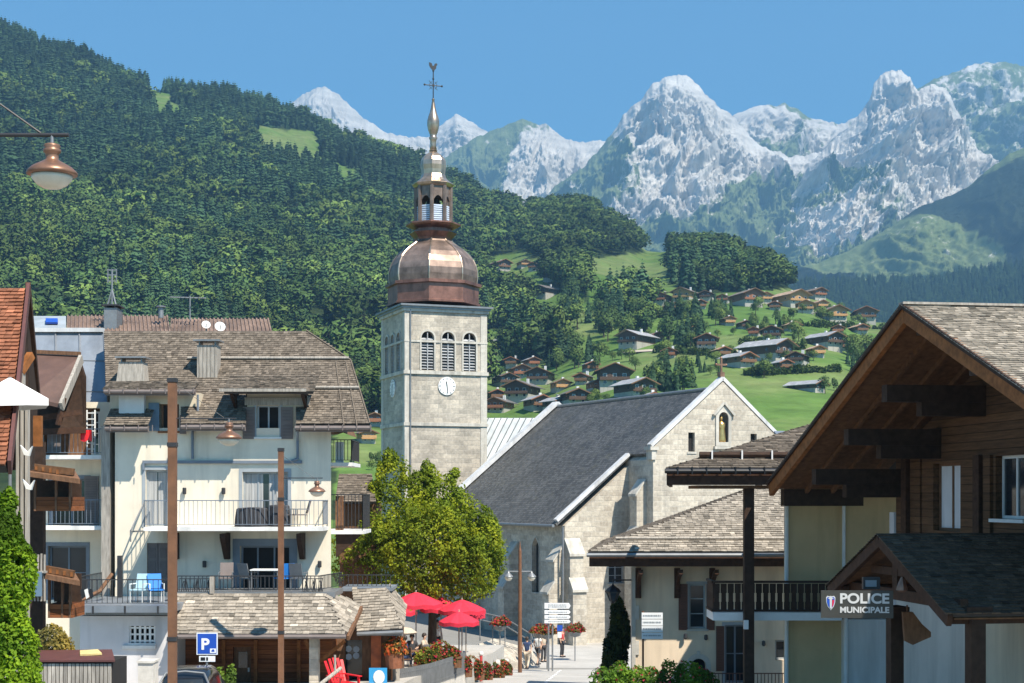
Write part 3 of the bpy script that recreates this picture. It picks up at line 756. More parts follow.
def bush(name, label, cat, loc, lobes, n, base, size, seed, group=None, flowers=None):
    r = thing(name, label, cat, loc, 0, group); g = np.random.default_rng(seed)
    pts, nr, cc = crown_leaves(lobes, n, g, np.array(base), var=.6); gp = fbm(pts[:, 0]*4+pts[:, 1]*2.3+5, pts[:, 2]*3+pts[:, 1]*1.7, 3); k = (pts[:, 2] > .02) & (gp > -.62); pts, nr, cc = pts[k], nr[k], cc[k]
    link('foliage', leaf_mesh('foliage', pts, nr, size, cc, g), r)
    if flowers:
        nf, cols, fs = flowers
        pts, nr, _ = crown_leaves([(l[0], l[1], l[2], l[3]*1.06, l[4]*1.06, l[5]*1.06) for l in lobes], nf, g, np.array([1., 1, 1])); k = (pts[:, 2] > .25*max(l[2] for l in lobes)); pts, nr = pts[k], nr[k]
        cc = np.array(cols)[g.integers(len(cols), size=len(pts))]*(.7+.5*g.random((len(pts), 1)))
        link('blossom', leaf_mesh('blossom', pts, nr, fs, cc, g, .9), r)
    return r
# clipped thuja at the left edge
lob = [(0, 0, 1.0, .62, .62, 1.2), (.0, 0, 2.4, .50, .5, 1.0), (0, 0, 3.2, .34, .34, .75), (-.05, 0, .3, .66, .66, .8)]
D1 = 21.0; bush('thuja_bush', 'bright green thuja conifer at the left edge of the street', 'bush', (PX(8, D1), D1, -5.5), [(0, 0, 1.2, .46, .46, 1.3), (0, 0, 2.9, .44, .44, 1.35), (0, 0, 4.2, .34, .34, .8), (0, 0, 4.9, .19, .19, .70)], 42000, (.095, .185, .014), .034, 8)
# flowering hedge at bottom centre
D1 = 44.0
lob = [(i*.5-1.45, .1*math.sin(i*2), .70 + .12*math.sin(i*1.7) - .05*abs(i-3)*(.6), .42, .6, .62) for i in range(7)]
bush('flowering_shrub', 'leafy green shrub with small red flowers beside the street at the bottom', 'shrub', (PX(652, D1), D1, float(ground_z(0, D1))+.38), lob, 9000, (.075, .16, .022), .055, 9, flowers=(420, [(.45, .03, .05), (.5, .12, .10), (.35, .02, .06)], .045))
D1 = 40; bush('dry_shrub', 'yellowish rounded shrub between the thuja and the white garage wall', 'shrub', (PX(52, 43.8), 43.8, -6.6), [(0, 0, 2.3, .42, .42, .55), (.25, 0, 2.0, .36, .4, .5), (0, 0, .9, .5, .5, .9)], 5500, (.16, .15, .05), .05, 12)
# ------------------------------------------------------------------ building helpers
rs = random.Random(4)
def shingles(mb, O, U, V, uv, expo=.16, wid=.16, th=.022, m=0, var=.3, lift=.0, jit=.25):
    """courses of separate wooden shingles over the polygon uv on the plane O + u*U + v*V"""
    O, U, V = Vector(O), Vector(U).normalized(), Vector(V).normalized(); Nn = U.cross(V).normalized()
    if Nn.z < 0: Nn = -Nn
    us = [p[0] for p in uv]; vs_ = [p[1] for p in uv]; n = len(uv)
    v = min(vs_); r = 0
    while v < max(vs_) - .02:
        vm = v + expo*.5; xs = []
        for i in range(n):
            (a, b), (c, d) = uv[i], uv[(i+1) % n]
            if (b > vm) != (d > vm): xs.append(a + (c-a)*(vm-b)/(d-b))
        xs.sort()
        rowt = 1 + rs.uniform(-.08, .08)
        for k in range(0, len(xs)-1, 2):
            u = xs[k]
            while u < xs[k+1] - .01:
                w = min(wid*rs.uniform(.7, 1.35), xs[k+1]-u); off = rs.uniform(-jit, jit)*expo*.3; tl = th*rs.uniform(.7, 1.5)
                v0 = v + off; v1 = v + expo*1.15
                a0, a1 = O + U*(u+.004) + V*v0 + Nn*(lift+tl), O + U*(u+w-.004) + V*v0 + Nn*(lift+tl*rs.uniform(.8, 1.2))
                b0, b1 = O + U*(u+.004) + V*v1 + Nn*(lift+.002), O + U*(u+w-.004) + V*v1 + Nn*(lift+.002)
                d = Nn*(-tl-.002)
                t = rowt*(1 + rs.uniform(-var, var))
                if rs.random() < .06: t *= 1.35
                if rs.random() < .05: t *= .6
                flip = (U.cross(V).z < 0)
                fs = [(0,1,2,3), (0,4,5,1), (0,3,4), (1,5,2)]
                if flip: fs = [f[::-1] for f in fs]
                mb.add([a0, a1, b1, b0, a0+d, a1+d], fs, m, t)
                u += w
        v += expo; r += 1
def plane_prism(mb, O, U, V, uv, th, m=0):
    O, U, V = Vector(O), Vector(U).normalized(), Vector(V).normalized(); Nn = U.cross(V).normalized()
    if Nn.z < 0: Nn = -Nn
    mb.prism([O + U*a + V*b for a, b in uv], Nn*-th, m)
def suv(o, U, V):
    """store slope coordinates for slate courses"""
    U, V = Vector(U).normalized(), Vector(V).normalized(); me = o.data
    at = me.attributes.new('suv', 'FLOAT_VECTOR', 'POINT')
    at.data.foreach_set('vector', [q for v in me.vertices for q in (v.co.dot(U), v.co.dot(V), 0.0)])
def archpts(x, z0, z1, w, y, n=10, pointed=False):
    r = w/2; zs = z1 - (r*1.25 if pointed else r)
    pts = [(x-r, y, z0), (x+r, y, z0)]
    for i in range(n+1):
        a = PI*i/n
        zz = zs + (math.sin(a)*r if not pointed else r*1.25*(1-abs(math.cos(a)))**.75 if True else 0)
        pts.append((x + r*math.cos(a), y, zz))
    return pts
def window(parent, x, z0, w, h, y, frame='frame', pane='glass', fw=.07, depth=.14, sill=None, mull=1, bars=1, curtain=False, name='window', surround=None, label=None, sw=.12):
    """window set back in a wall whose face is the plane Y=y (facing -Y); sub-parts: pane, sill"""
    f = MB(); yb = y + depth
    f.box(x-w/2, x-w/2+fw, yb-.05, yb+.03, z0, z0+h); f.box(x+w/2-fw, x+w/2, yb-.05, yb+.03, z0, z0+h)
    f.box(x-w/2+fw, x+w/2-fw, yb-.05, yb+.03, z0, z0+fw); f.box(x-w/2+fw, x+w/2-fw, yb-.05, yb+.03, z0+h-fw, z0+h)
    for k in range(mull):
        xm = x - w/2 + w*(k+1)/(mull+1); f.box(xm-.03, xm+.03, yb-.045, yb+.02, z0+fw, z0+h-fw)
    for k in range(bars):
        zm = z0 + h*(k+1)/(bars+1); f.box(x-w/2+fw, x+w/2-fw, yb-.04, yb+.015, zm-.018, zm+.018)
    o = f.build(name, M[frame], parent, label=label)
    g = MB(); g.box(x-w/2+.01, x+w/2-.01, yb-.012, yb+.012, z0+.01, z0+h-.01); g.build('pane', M[pane], o)
    if curtain:
        c = MB(); n = 16; 
        for sgn in (-1, 1):
            pts = []
            for i in range(n+1):
                xx = x + sgn*(w/2 - .06 - (w*.40)*i/n); pts.append((xx, yb-.02 - .006*math.sin(i*2.2)))
            for i in range(n): c.add([(pts[i][0], pts[i][1], z0+.06), (pts[i+1][0], pts[i+1][1], z0+.06), (pts[i+1][0], pts[i+1][1], z0+h-.08), (pts[i][0], pts[i][1], z0+h-.08)], [(0, 1, 2, 3)], 0, rs.uniform(.85, 1.1))
        c.build('curtain', M['curtain'], o)
    if sill:
        s_ = MB(); s_.box(x-w/2-.08, x+w/2+.08, y-.08, y+.1, z0-.07, z0-.003); s_.build('sill', M[sill], o)
    if surround:
        s_ = MB(); q = .02
        s_.box(x-w/2-sw, x-w/2-.002, y-q, y+.05, z0, z0+h+sw); s_.box(x+w/2+.002, x+w/2+sw, y-q, y+.05, z0, z0+h+sw); s_.box(x-w/2-.002, x+w/2+.002, y-q, y+.05, z0+h+.002, z0+h+sw)
        s_.build('frame', M[surround], o)
    return o
def shutter(parent, x0, x1, z0, z1, y, mat='shutter', label=None):
    s_ = MB(); s_.box(x0, x1, y-.05, y-.006, z0, z1)
    for a, b in ((z0+.08, (z0+z1)/2-.05), ((z0+z1)/2+.05, z1-.08)):
        n = max(3, int((b-a)/.09))
        for k in range(n):
            zz = a + (b-a)*(k+.5)/n; s_.box(x0+.06, x1-.06, y-.066, y-.05, zz-.022, zz+.022, 0, .82)
    return s_.build('shutter', M[mat], parent, label=label)
def railing(parent, pts, z0, h, mat='iron', step=.13, r=.012, post=True, name='railing'):
    b = MB(); pts = [Vector((p[0], p[1], 0)) for p in pts]
    for a, c in zip(pts[:-1], pts[1:]):
        L_ = (c-a).length; n = max(1, int(L_/step))
        for z, rr_ in ((z0+h, .026), (z0+.09, .016)): b.bar(a + Vector((0,0,z)), c + Vector((0,0,z)), rr_*1.5, rr_*1.3)
        for k in range(n+1):
            p = a.lerp(c, k/n); b.box(p.x-r, p.x+r, p.y-r, p.y+r, z0 + (.09 if 0 < k < n else 0), z0+h)
    return b.build(name, M[mat], parent)
def chair_patio(loc, rz, label, mat, frame, group):
    r = thing('patio_chair', label, 'chair', loc, rz, group)
    b = MB(); b.box(-.24, .24, -.24, .24, .40, .44); b.build('seat', M[mat], r)
    b = MB(); b.prism([(-.23, .22, .46), (.23, .22, .46), (.23, .36, .95), (-.23, .36, .95)], (0, .03, 0)); b.build('backrest', M[mat], r)
    for x in (-.22, .22):
        for y in (-.22, .22): b = MB(); b.tube((x, y, 0), (x, y, .40), .016, n=6); b.build('leg', M[frame], r)
        b = MB(); b.bar((x*1.08, -.2, .62), (x*1.08, .26, .62), .04, .03); b.bar((x*1.08, -.2, .44), (x*1.08, -.2, .62), .03, .03); b.build('armrest', M[frame], r)
    return r

# ------------------------------------------------------------------ church
ch = thing('church', 'pale stone church with a dark slate roof and a statue niche in its gable', 'church', (13.36, 95, -9.3), math.radians(26))
ZG = -9.3
def cz(z): return z - ZG
tt = .82; Zr = 6.78; W = 10.3; Ln = 22.6
# nave body (aisle line) with gable
bd = MB(); ze = cz(Zr - tt*W) - .25
Wn = 9.75
bd.prism([(-Wn, 3, 0), (Wn, 3, 0), (Wn, 3, ze), (0, 3, ze + tt*Wn), (-Wn, 3, ze)], (0, Ln - 2.7, 0))
cut = MB()
for yy_ in (7.0, 13.0, 18.5): cut.prism([(-Wn-.4, p[0], p[2]) for p in archpts(yy_, 3.0, 6.6, 1.0, 0, pointed=True)], (.9, 0, 0))
cut.box(-6.6+.0, -5.5, 2.4, 3.35, 3.7, 5.2)
bd.build('wall', M['stone'], ch, cut=cut)
for yy_ in (7.0, 13.0, 18.5):
    g = MB(); g.prism([(-Wn+.30, p[0], p[2]) for p in archpts(yy_, 3.0, 6.6, 1.0, 0, pointed=True)], (.05, 0, 0)); w_ = g.build('window', M['glass'], ch)
    s_ = MB(); a = archpts(yy_, 2.9, 6.75, 1.24, 0, pointed=True); b_ = archpts(yy_, 3.0, 6.6, 1.0, 0, pointed=True)
    for i in range(len(a)):
        j = (i+1) % len(a); s_.add([(-Wn-.03, a[i][0], a[i][2]), (-Wn-.03, a[j][0], a[j][2]), (-Wn-.03, b_[j][0], b_[j][2]), (-Wn-.03, b_[i][0], b_[i][2])], [(0, 1, 2, 3)])
    s_.build('frame', M['ashlar'], w_)
window(ch, -6.05, 3.7, 1.1, 1.5, 3.0, frame='greyframe', sill='ashlar', depth=.2, mull=1, bars=2)
# projecting centre bay with pointed gable
wb = 5.16; za = cz(7.47)
bay = MB(); zk = za - .30 - tt*wb
bay.prism([(-wb, .5, 0), (wb, .5, 0), (wb, .5, zk-.75), (0, .5, za-1.05), (-wb, .5, zk-.75)], (0, 2.9, 0)); bay.prism([(-wb, 0, 0), (wb, 0, 0), (wb, 0, zk), (0, 0, za-.30), (-wb, 0, zk)], (0, .502, 0))
cut = MB()
cut.prism(archpts(0, cz(3.35), cz(5.25), .72, -.5), (0, 1.0, 0))
for x in (-2.35, 2.35): cut.box(x-.24, x+.24, -.4, .35, cz(2.72), cz(3.92))
cut.prism(archpts(0, 0, 3.9, 2.2, -.5), (0, 1.1, 0))
bay.build('wall', M['stone'], ch, cut=cut)
for x in (-2.35, 2.35):
    g = MB(); g.box(x-.26, x+.26, .25, .3, cz(2.7), cz(3.94)); w_ = g.build('window', M['darkopen'], ch)
    s_ = MB(); s_.box(x-.34, x+.34, -.05, .1, cz(2.58), cz(2.70)); s_.build('sill', M['ashlar'], w_)
g = MB(); g.prism(archpts(0, 0, 3.9, 2.16, .5), (0, .08, 0)); g.box(-.02, .02, .46, .5, 0, 3.6); g.build('door', M['brownwood'], ch)
# niche with gilt statue
s_ = MB(); a = archpts(0, cz(3.1), cz(5.62), 1.16, -.1); b_ = archpts(0, cz(3.35), cz(5.25), .72, -.1)
for i in range(len(a)):
    j = (i+1) % len(a)
    s_.add([a[i], a[j], b_[j], b_[i]], [(0, 1, 2, 3)]); s_.add([(a[i][0], .05, a[i][2]), (a[j][0], .05, a[j][2]), a[j], a[i]], [(0, 1, 2, 3)]); s_.add([b_[i], b_[j], (b_[j][0], .2, b_[j][2]), (b_[i][0], .2, b_[i][2])], [(0, 1, 2, 3)])
s_.bar((-.78, -.12, cz(5.05)), (0, -.12, cz(5.85)), .2, .14); s_.bar((.78, -.12, cz(5.05)), (0, -.12, cz(5.85)), .2, .14)
s_.box(-.72, .72, -.2, .06, cz(2.9), cz(3.08))
s_.build('niche_frame', M['ashlar'], ch)
sm = MB(); sm.lathe([(.31, 0), (.32, .1), (.28, .5), (.24, .8), (.27, 1.05), (.25, 1.2), (.10, 1.32), (.07, 1.36)], n=12); sm.sphere((0, -.01, 1.47), .115, 10, 7); 
sm.tube((-.2, 0, 1.18), (-.16, -.2, .85), .07, .05); sm.tube((.2, 0, 1.18), (.1, -.22, .98), .07, .05); sm.lathe([(.125, 1.52), (.13, 1.56), (.05, 1.66)], n=10)
so = sm.build('statue', M['gold'], smooth=True); tag(so, 'gilded saint figure standing in the niche of the church gable', 'statue')
so.location = Vector((13.36, 95, -9.3)) + Matrix.Rotation(math.radians(26), 3, 'Z') @ Vector((0, .22, cz(3.36))); so.rotation_euler = (0, 0, math.radians(26))
# copings
def coping(p0, p1, w=.7, h=.22): 
    b = MB(); b.bar(p0, p1, w, h); return b
for sgn in (-1, 1):
    coping((sgn*(wb+.12), .2, zk+.12), (0, .2, za-.06), .46, .22).build('coping', M['trim'], ch)
    b = MB(); b.box(sgn*wb-.16, sgn*wb+.16, -.12, .55, zk-.75, zk-.02); b.box(sgn*wb-.3, sgn*wb+.3, -.2, .6, zk-.16, zk+.06); b.build('kneeler', M['ashlar'], ch)
    zz0 = cz(Zr) - tt*(W+.05) + .12; zz1 = cz(Zr) - tt*wb + .05
    coping((sgn*(W+.05), 3.05, zz0), (sgn*wb, 3.05, zz1), .40, .2).build('coping', M['trim'], ch)
    coping((sgn*(W+.05), Ln+.2, cz(Zr)-tt*(W+.05)+.28), (0, Ln+.2, cz(Zr)+.3), .75, .26).build('coping', M['trim'], ch)
# roof planes
for sgn in (-1, 1):
    V = Vector((-sgn, 0, tt)).normalized(); O = (sgn*(W+.15), 2.9, cz(Zr) - tt*(W+.15))
    Lv = (W+.15)*math.sqrt(1+tt*tt); vb = (W+.15-wb)*math.sqrt(1+tt*tt)
    r_ = MB(); plane_prism(r_, O, (0, 1, 0), V, [(0, 0), (Ln-2.7, 0), (Ln-2.7, Lv), (-2.6, Lv), (-2.6, vb+.05), (0, vb+.05)], .16)
    o = r_.build('roof', M['slate'], ch); suv(o, (0, 1, 0), V)
b = MB(); b.tube((0, .3, cz(Zr)+.03), (0, Ln, cz(Zr)+.03), .13, n=8); b.build('ridge_cap', M['greymetal'], ch)
b = MB(); b.tube((-W-.25, 3.0, cz(Zr)-tt*(W+.15)-.12), (-W-.25, Ln, cz(Zr)-tt*(W+.15)-.12), .1, n=8); b.tube((-W+.3, 2.75, cz(Zr)-tt*W-.3), (-W+.3, 2.75, .2), .07, n=8); b.build('gutter', M['greymetal'], ch)
# buttresses
def buttress(x, y, dx, dy, w, z1, z2):
    b = MB()
    d = Vector((dx, dy, 0)); s0 = Vector((-dy, dx, 0)); p = Vector((x, y, 0))
    prof = [(0, 0), (1.1, 0), (1.1, z1), (.7, z1+.6), (.7, z2), (.12, z2+.8), (0, z2+.8)]
    b.prism([p - s0*w/2 + d*a + Vector((0, 0, z)) for a, z in prof], s0*w); o = b.build('buttress', M['stone'], ch)
    for (a0, zz0, a1, zz1) in ((1.1, z1, .7, z1+.6), (.7, z2, .12, z2+.8)):
        c = MB(); c.prism([p - s0*(w/2+.07) + d*(a0+.12) + Vector((0, 0, zz0-.1)), p - s0*(w/2+.07) + d*(a1-.02) + Vector((0, 0, zz1+.05)), p - s0*(w/2+.07) + d*(a1-.02) + Vector((0, 0, zz1+.2)), p - s0*(w/2+.07) + d*(a0+.12) + Vector((0, 0, zz0+.06))], s0*(w+.14)); c.build('coping', M['ashlar'], o)
buttress(-Wn+.5, 3.05, 0, -1, .95, 3.4, 5.6)
for y in (10.0, 16.0): buttress(-Wn+.05, y, -1, 0, .9, 3.2, 5.2)
buttress(-Wn+.05, 3.6, -1, 0, .9, 3.2, 5.2)
buttress(-wb-.0, 1.2, -1, 0, .8, 6.6, 9.3); buttress(wb+.0, 1.2, 1, 0, .8, 6.6, 9.3)
# side door (orange) in the aisle face
b = MB(); b.prism(archpts(-5.9, 0, 2.5, 1.1, 2.93), (0, .06, 0)); b.build('door', M['orange'], ch)
# gable cross
cr = MB(); cr.box(-.16, .16, -.16, .16, 0, .3); cr.box(-.06, .06, -.06, .06, .3, 1.15); cr.box(-.36, .36, -.05, .05, .72, .84)
for a_ in (-1, 1): cr.sphere((a_*.38, 0, .78), .08, 8, 5)
cr.sphere((0, 0, 1.2), .08, 8, 5)
co = cr.build('gable_cross', M['lampcap']); tag(co, 'small brown metal cross on the peak of the church gable', 'cross'); co.location = Vector((13.36, 95, za-9.3+.02)) + Matrix.Rotation(math.radians(26), 3, 'Z') @ Vector((0, .2, 0)); co.rotation_euler = (0, 0, math.radians(26))
# lower choir roof behind the gable
chr_ = thing('choir_annex', 'low church annex with ribbed pale metal roof between nave and tower', 'building', (13.36, 95, -9.3), math.radians(26))
a0, a1, a2, a3 = P(455, 486, 121), P(522, 486, 121), P(562, 418, 125), P(487, 418, 125); tl_ = Vector((13.36, 95, -9.3)); chr_.rotation_euler = (0, 0, 0); chr_['_o'] = tuple(tl_)
b = MB(); b.prism([a0, a1, a2, a3], (0, .05, -.15)); b.build('roof', M['metalroof'], chr_)
b = MB()
for k in range(12): f = (k+.3)/12; b.bar(a0.lerp(a1, f) + Vector((0, -.03, .04)), a3.lerp(a2, f) + Vector((0, -.03, .04)), .05, .06)
b.build('roof_seam', M['greymetal'], chr_)
b = MB(); b.prism([Vector((a0.x+.3, 121.3, -9.3)), Vector((a1.x, 121.3, -9.3)), Vector((a2.x, 125.6, -9.3)), Vector((a3.x, 125.6, -9.3))], (0, 0, 9.6)); b.build('wall', M['towerstone'], chr_)

# ------------------------------------------------------------------ bell tower
TX, TY = -8.42, 118.0; tw = thing('bell_tower', 'square stone church bell tower with onion-shaped copper spire', 'tower', (TX, TY, -9.3), math.radians(20.5))
A = 6.8; St = .0800
def tz(py, s_=.0800): return (H-py)*s_ + 9.3
b = MB(); b.box(0, A, 0, A, 0, tz(314)); cut = MB()
wx = [A*.275, A*.525, A*.79]
for x in wx: cut.prism(archpts(x, tz(371.5), tz(333), 1.05, -.4), (0, .9, 0))
for x in (1.7, 3.4, 5.1): cut.prism([(-.4, p[0], p[2]) for p in archpts(x, tz(371.5), tz(333), 1.05, 0)], (.9, 0, 0))
b.build('wall', M['towerstone'], tw, cut=cut)
def belfry(x, side):
    def q(a, d, z): return (a, d, z) if side == 0 else (d, a, z)
    g = MB(); g.prism([q(p[0], .42, p[2]) for p in archpts(x, tz(371.5), tz(333), 1.05, 0)], (0, .05, 0) if side == 0 else (.05, 0, 0)); w_ = g.build('belfry_window', M['darkopen'], tw)
    s_ = MB(); n = 11
    for k in range(n):
        z = tz(371.5) + .1 + k*.23
        if z > tz(339): break
        pts = [q(x-.5, .06, z), q(x-.5, .30, z+.16), q(x-.5, .30, z+.19), q(x-.5, .06, z+.03)]; s_.prism(pts, (1.0, 0, 0) if side == 0 else (0, 1.0, 0), 0, rs.uniform(.7, 1.2))
    s_.prism([q(x-.04, .03, tz(371.5)), q(x+.04, .03, tz(371.5)), q(x+.04, .03, tz(334)), q(x-.04, .03, tz(334))], (0, .04, 0) if side == 0 else (.04, 0, 0)); s_.build('louvre', M['louvre'], w_)
    s_ = MB(); a = archpts(x, tz(371.5), tz(331.0), 1.3, 0); b_ = archpts(x, tz(371.5), tz(333), 1.05, 0)
    for i in range(1, len(a)):
        j = (i+1) % len(a)
        s_.add([q(a[i][0], -.06, a[i][2]), q(a[j][0], -.06, a[j][2]), q(b_[j][0], -.06, b_[j][2]), q(b_[i][0], -.06, b_[i][2])], [(0, 1, 2, 3)])
        s_.add([q(a[i][0], .02, a[i][2]), q(a[j][0], .02, a[j][2]), q(a[j][0], -.06, a[j][2]), q(a[i][0], -.06, a[i][2])], [(0, 1, 2, 3)])
    s_.build('frame', M['ashlar'], w_)
for x in wx: belfry(x, 0)
for x in (1.7, 3.4, 5.1): belfry(x, 1)
for py, hh, e in ((373.8, .28, .14), (343, .16, .07), (425, .26, .12), (312, .3, .16)):
    b = MB(); b.box(-e, A+e, -e, A+e, tz(py)-hh/2, tz(py)+hh/2); b.build('string_course', M['ashlar'], tw)
for cx, cy in ((-.04, -.04), (A-.5, -.04), (-.04, A-.5)): b = MB(); b.box(cx, cx+.54, cy, cy+.54, 0, tz(314)-.02); b.build('quoin', M['ashlar'], tw)
b = MB(); b.box(-.44, A+.44, -.44, A+.44, tz(308.8), tz(307.0)); b.box(-.28, A+.28, -.28, A+.28, tz(311), tz(308.82)); b.build('cornice', M['greymetal'], tw)
b = MB(); b.tube((.42, -.12, 0), (.42, -.12, tz(312)), .06, n=8); b.build('downpipe', M['greymetal'], tw)
def clock(c, side):
    r_ = .72; k = 28
    def q(a, d, z): return (c[0]+a, c[1]-d, c[2]+z) if side == 0 else (c[0]-d, c[1]+a, c[2]+z)
    vec = (0, .06, 0) if side == 0 else (.06, 0, 0)
    d = MB(); d.prism([q(r_*math.cos(2*PI*i/k), .07, r_*math.sin(2*PI*i/k)) for i in range(k)], vec); o = d.build('clock_face', M['dial'], tw)
    m_ = MB()
    for i in range(12):
        a = 2*PI*i/12; l = .16 if i % 3 == 0 else .1
        p0 = Vector(q(math.cos(a)*(r_-.06), .085, math.sin(a)*(r_-.06))); p1 = Vector(q(math.cos(a)*(r_-.06-l), .085, math.sin(a)*(r_-.06-l))); m_.bar(p0, p1, .05, .02, up=(0, 1, 0) if side == 0 else (1, 0, 0))
    m_.build('hour_mark', M['greymetal'], o)
    for ang, l, w_ in ((1.75, .36, .06), (-1.45, .52, .045)):
        h_ = MB(); h_.bar(q(0, .10, 0), q(math.cos(ang)*l, .10, math.sin(ang)*l), w_, .02, up=(0, 1, 0) if side == 0 else (1, 0, 0)); h_.build('hand', M['iron'], o)
clock((3.45, -.02, tz(386.8)), 0); clock((-.02, 3.3, tz(387.5)), 1)
# copper spire: octagonal tiers about the tower axis
cx = cy = A/2; s2 = .0822
def sz(py): return (H-py)*s2 + 9.3
o8 = PI/8
def tier(name, prof, mat, n=8, smooth=False):
    b = MB(); b.lathe([(r_, sz(y)) for r_, y in prof], (cx, cy, 0), n, 0, o8)
    for i in range(len(b.t)): b.t[i] = rs.uniform(.85, 1.12)
    return b.build(name, M[mat], tw, smooth=smooth)
tier('drum', [(3.85, 308), (3.85, 306), (3.72, 305.6), (3.72, 290), (3.95, 289.5), (3.95, 286.5), (3.6, 286)], 'copperred')
dp = [(3.55, 286.4), (3.62, 280), (3.60, 274), (3.48, 268), (3.25, 262), (2.92, 257), (2.45, 252), (1.95, 248), (1.62, 245), (1.50, 243)]
tier('dome', dp, 'copper')
for k in range(8):
    a = o8 + k*PI/4; b = MB(); b.path([Vector((cx + r_*math.cos(a), cy + r_*math.sin(a), sz(y))) for r_, y in dp], .07, 5); b.build('dome_rib', M['coppertop'], tw)
tier('neck', [(1.5, 243), (1.55, 241), (1.95, 236), (1.55, 235.5), (1.52, 232), (2.1, 229.5), (2.25, 228), (2.25, 226.6), (1.5, 226.4)], 'copperred')
b = MB()
for k in range(8):                                     # eight lantern posts with arches between them
    a = o8 + k*PI/4; p = Vector((cx + 1.42*math.cos(a), cy + 1.42*math.sin(a), 0)); b.tube(p + Vector((0, 0, sz(227))), p + Vector((0, 0, sz(190))), .17, n=6)
    a2 = a + PI/4; p2 = Vector((cx + 1.42*math.cos(a2), cy + 1.42*math.sin(a2), 0)); m0 = p.lerp(p2, .18); m1 = p.lerp(p2, .82)
    b.prism([m0 + Vector((0, 0, sz(204))), m0.lerp(m1, .25) + Vector((0, 0, sz(201))), m0.lerp(m1, .5) + Vector((0, 0, sz(200))), m0.lerp(m1, .75) + Vector((0, 0, sz(201))), m1 + Vector((0, 0, sz(204))), p2 + Vector((0, 0, sz(204))), p2 + Vector((0, 0, sz(190))), p + Vector((0, 0, sz(190))), p + Vector((0, 0, sz(204)))], (Vector((cx, cy, 0)) - (p+p2)/2).normalized()*.15)
b.build('lantern', M['copper'], tw)
b = MB()
for k in range(8):
    a = o8 + k*PI/4 + PI/8; d_ = Vector((math.cos(a), math.sin(a), 0)); sd = Vector((-d_.y, d_.x, 0)); c0 = Vector((cx, cy, 0)) + d_*1.24
    for j in range(9):
        z = sz(226.5) + j*.17; b.bar(c0 - sd*.40 + Vector((0, 0, z)), c0 + sd*.40 + Vector((0, 0, z+.0)), .05, .12)
b.build('louvre', M['louvreblue'], tw)
b = MB(); b.lathe([(.5, sz(227)), (.5, sz(212)), (.75, sz(211)), (.5, sz(203)), (.2, sz(200)), (.1, sz(190))], (cx, cy, 0), 12); b.build('bell', M['darkopen'], tw)
tier('lantern_roof', [(1.52, 190.4), (1.62, 189.5), (1.74, 187.4), (1.70, 186.8), (1.34, 184.2), (1.08, 181), (.97, 177.5), (1.0, 173), (1.06, 168.5), (1.03, 164), (.90, 160.5), (.66, 157.5), (.40, 155.4), (.28, 154.2), (.38, 153.5), (.30, 152.8)], 'coppertop')
tier('finial', [(.30, 153), (.24, 148), (.26, 143), (.36, 140.5), (.27, 139.5), (.30, 137), (.42, 133), (.50, 128), (.50, 124), (.42, 120), (.30, 116), (.20, 111), (.13, 106), (.09, 103), (.14, 102.5), (.06, 101.5)], 'coppertop', n=14, smooth=True)
b = MB(); T3 = lambda x, z: (cx + x, cy, z)
b.tube(T3(0, sz(102)), T3(0, sz(74)), .045, n=6); b.tube(T3(-.72, sz(88.5)), T3(.72, sz(88.5)), .04, n=6)
for x, z in ((-.74, sz(88.5)), (.74, sz(88.5)), (0, sz(82))): b.sphere((cx+x, cy, z), .09, 8, 5)
for sx in (-1, 1):
    for sz_ in (-1, 1): b.bar(T3(0, sz(88.5)), T3(sx*.36, sz(88.5)+sz_*.36), .03, .03)
    b.path([T3(sx*.12, sz(88.5)+.3), T3(sx*.3, sz(88.5)+.12), T3(sx*.3, sz(88.5)-.12), T3(sx*.12, sz(88.5)-.3)], .02, 5)
b.build('cross', M['iron'], tw)
b = MB(); q = lambda x, z: (cx + x, cy - .03, sz(74) + z)
b.prism([q(-.34, .40), q(-.2, .18), q(-.05, .05), q(.1, .05), q(.24, .2), q(.26, .40), q(.36, .52), q(.28, .64), q(.14, .60), q(.06, .42), q(-.06, .40), q(-.16, .62), q(-.36, .66)], (0, .06, 0)); b.sphere((cx, cy, sz(74)), .09, 8, 5)
b.build('weathercock', M['iron'], tw)
# ------------------------------------------------------------------ the white hotel
DH = 54.0; k5 = DH/F
def hx(px): return (px-512)*k5
def hz(py): return (H-py)*k5
HB = -6.5
ho = thing('hotel', 'cream rendered hotel with a wooden shingle mansard roof, dormers and balconies', 'hotel', (hx(225), DH, HB), world=True)
XL, XR = hx(115), hx(331)
b = MB(); b.prism([(XL, DH, HB), (XR, DH, HB), (-7.7, DH+9, HB), (XL, DH+9, HB)], (0, 0, hz(428)-HB))
cut = MB()
def hole(x0, x1, y0, y1, d=.5): cut.box(hx(x0), hx(x1), DH-.3, DH+d, hz(y1), hz(y0))
hole(145.5, 167.5, 470, 527); hole(242.5, 288, 472, 526); hole(147, 168, 543, 592); hole(240, 290, 546, 592)
b.build('wall', M['cream'], ho, cut=cut)
window(ho, hx(156.5), hz(527), 22*k5, 57*k5, DH, 'greyframe', curtain=True, mull=0, bars=0, depth=.22, surround='greyframe', label='narrow balcony door with grey frame and white curtains')
window(ho, hx(265.2), hz(526), 45.5*k5, 54*k5, DH, 'greyframe', curtain=True, mull=2, bars=0, depth=.22, surround='greyframe', label='wide balcony window with three lights and white curtains')
window(ho, hx(265), hz(592), 50*k5, 46*k5, DH, 'bluegrey', pane='darkopen', mull=2, bars=0, depth=.3, surround='bluegrey', sw=.26, label='wide dark terrace opening with blue grey frame')
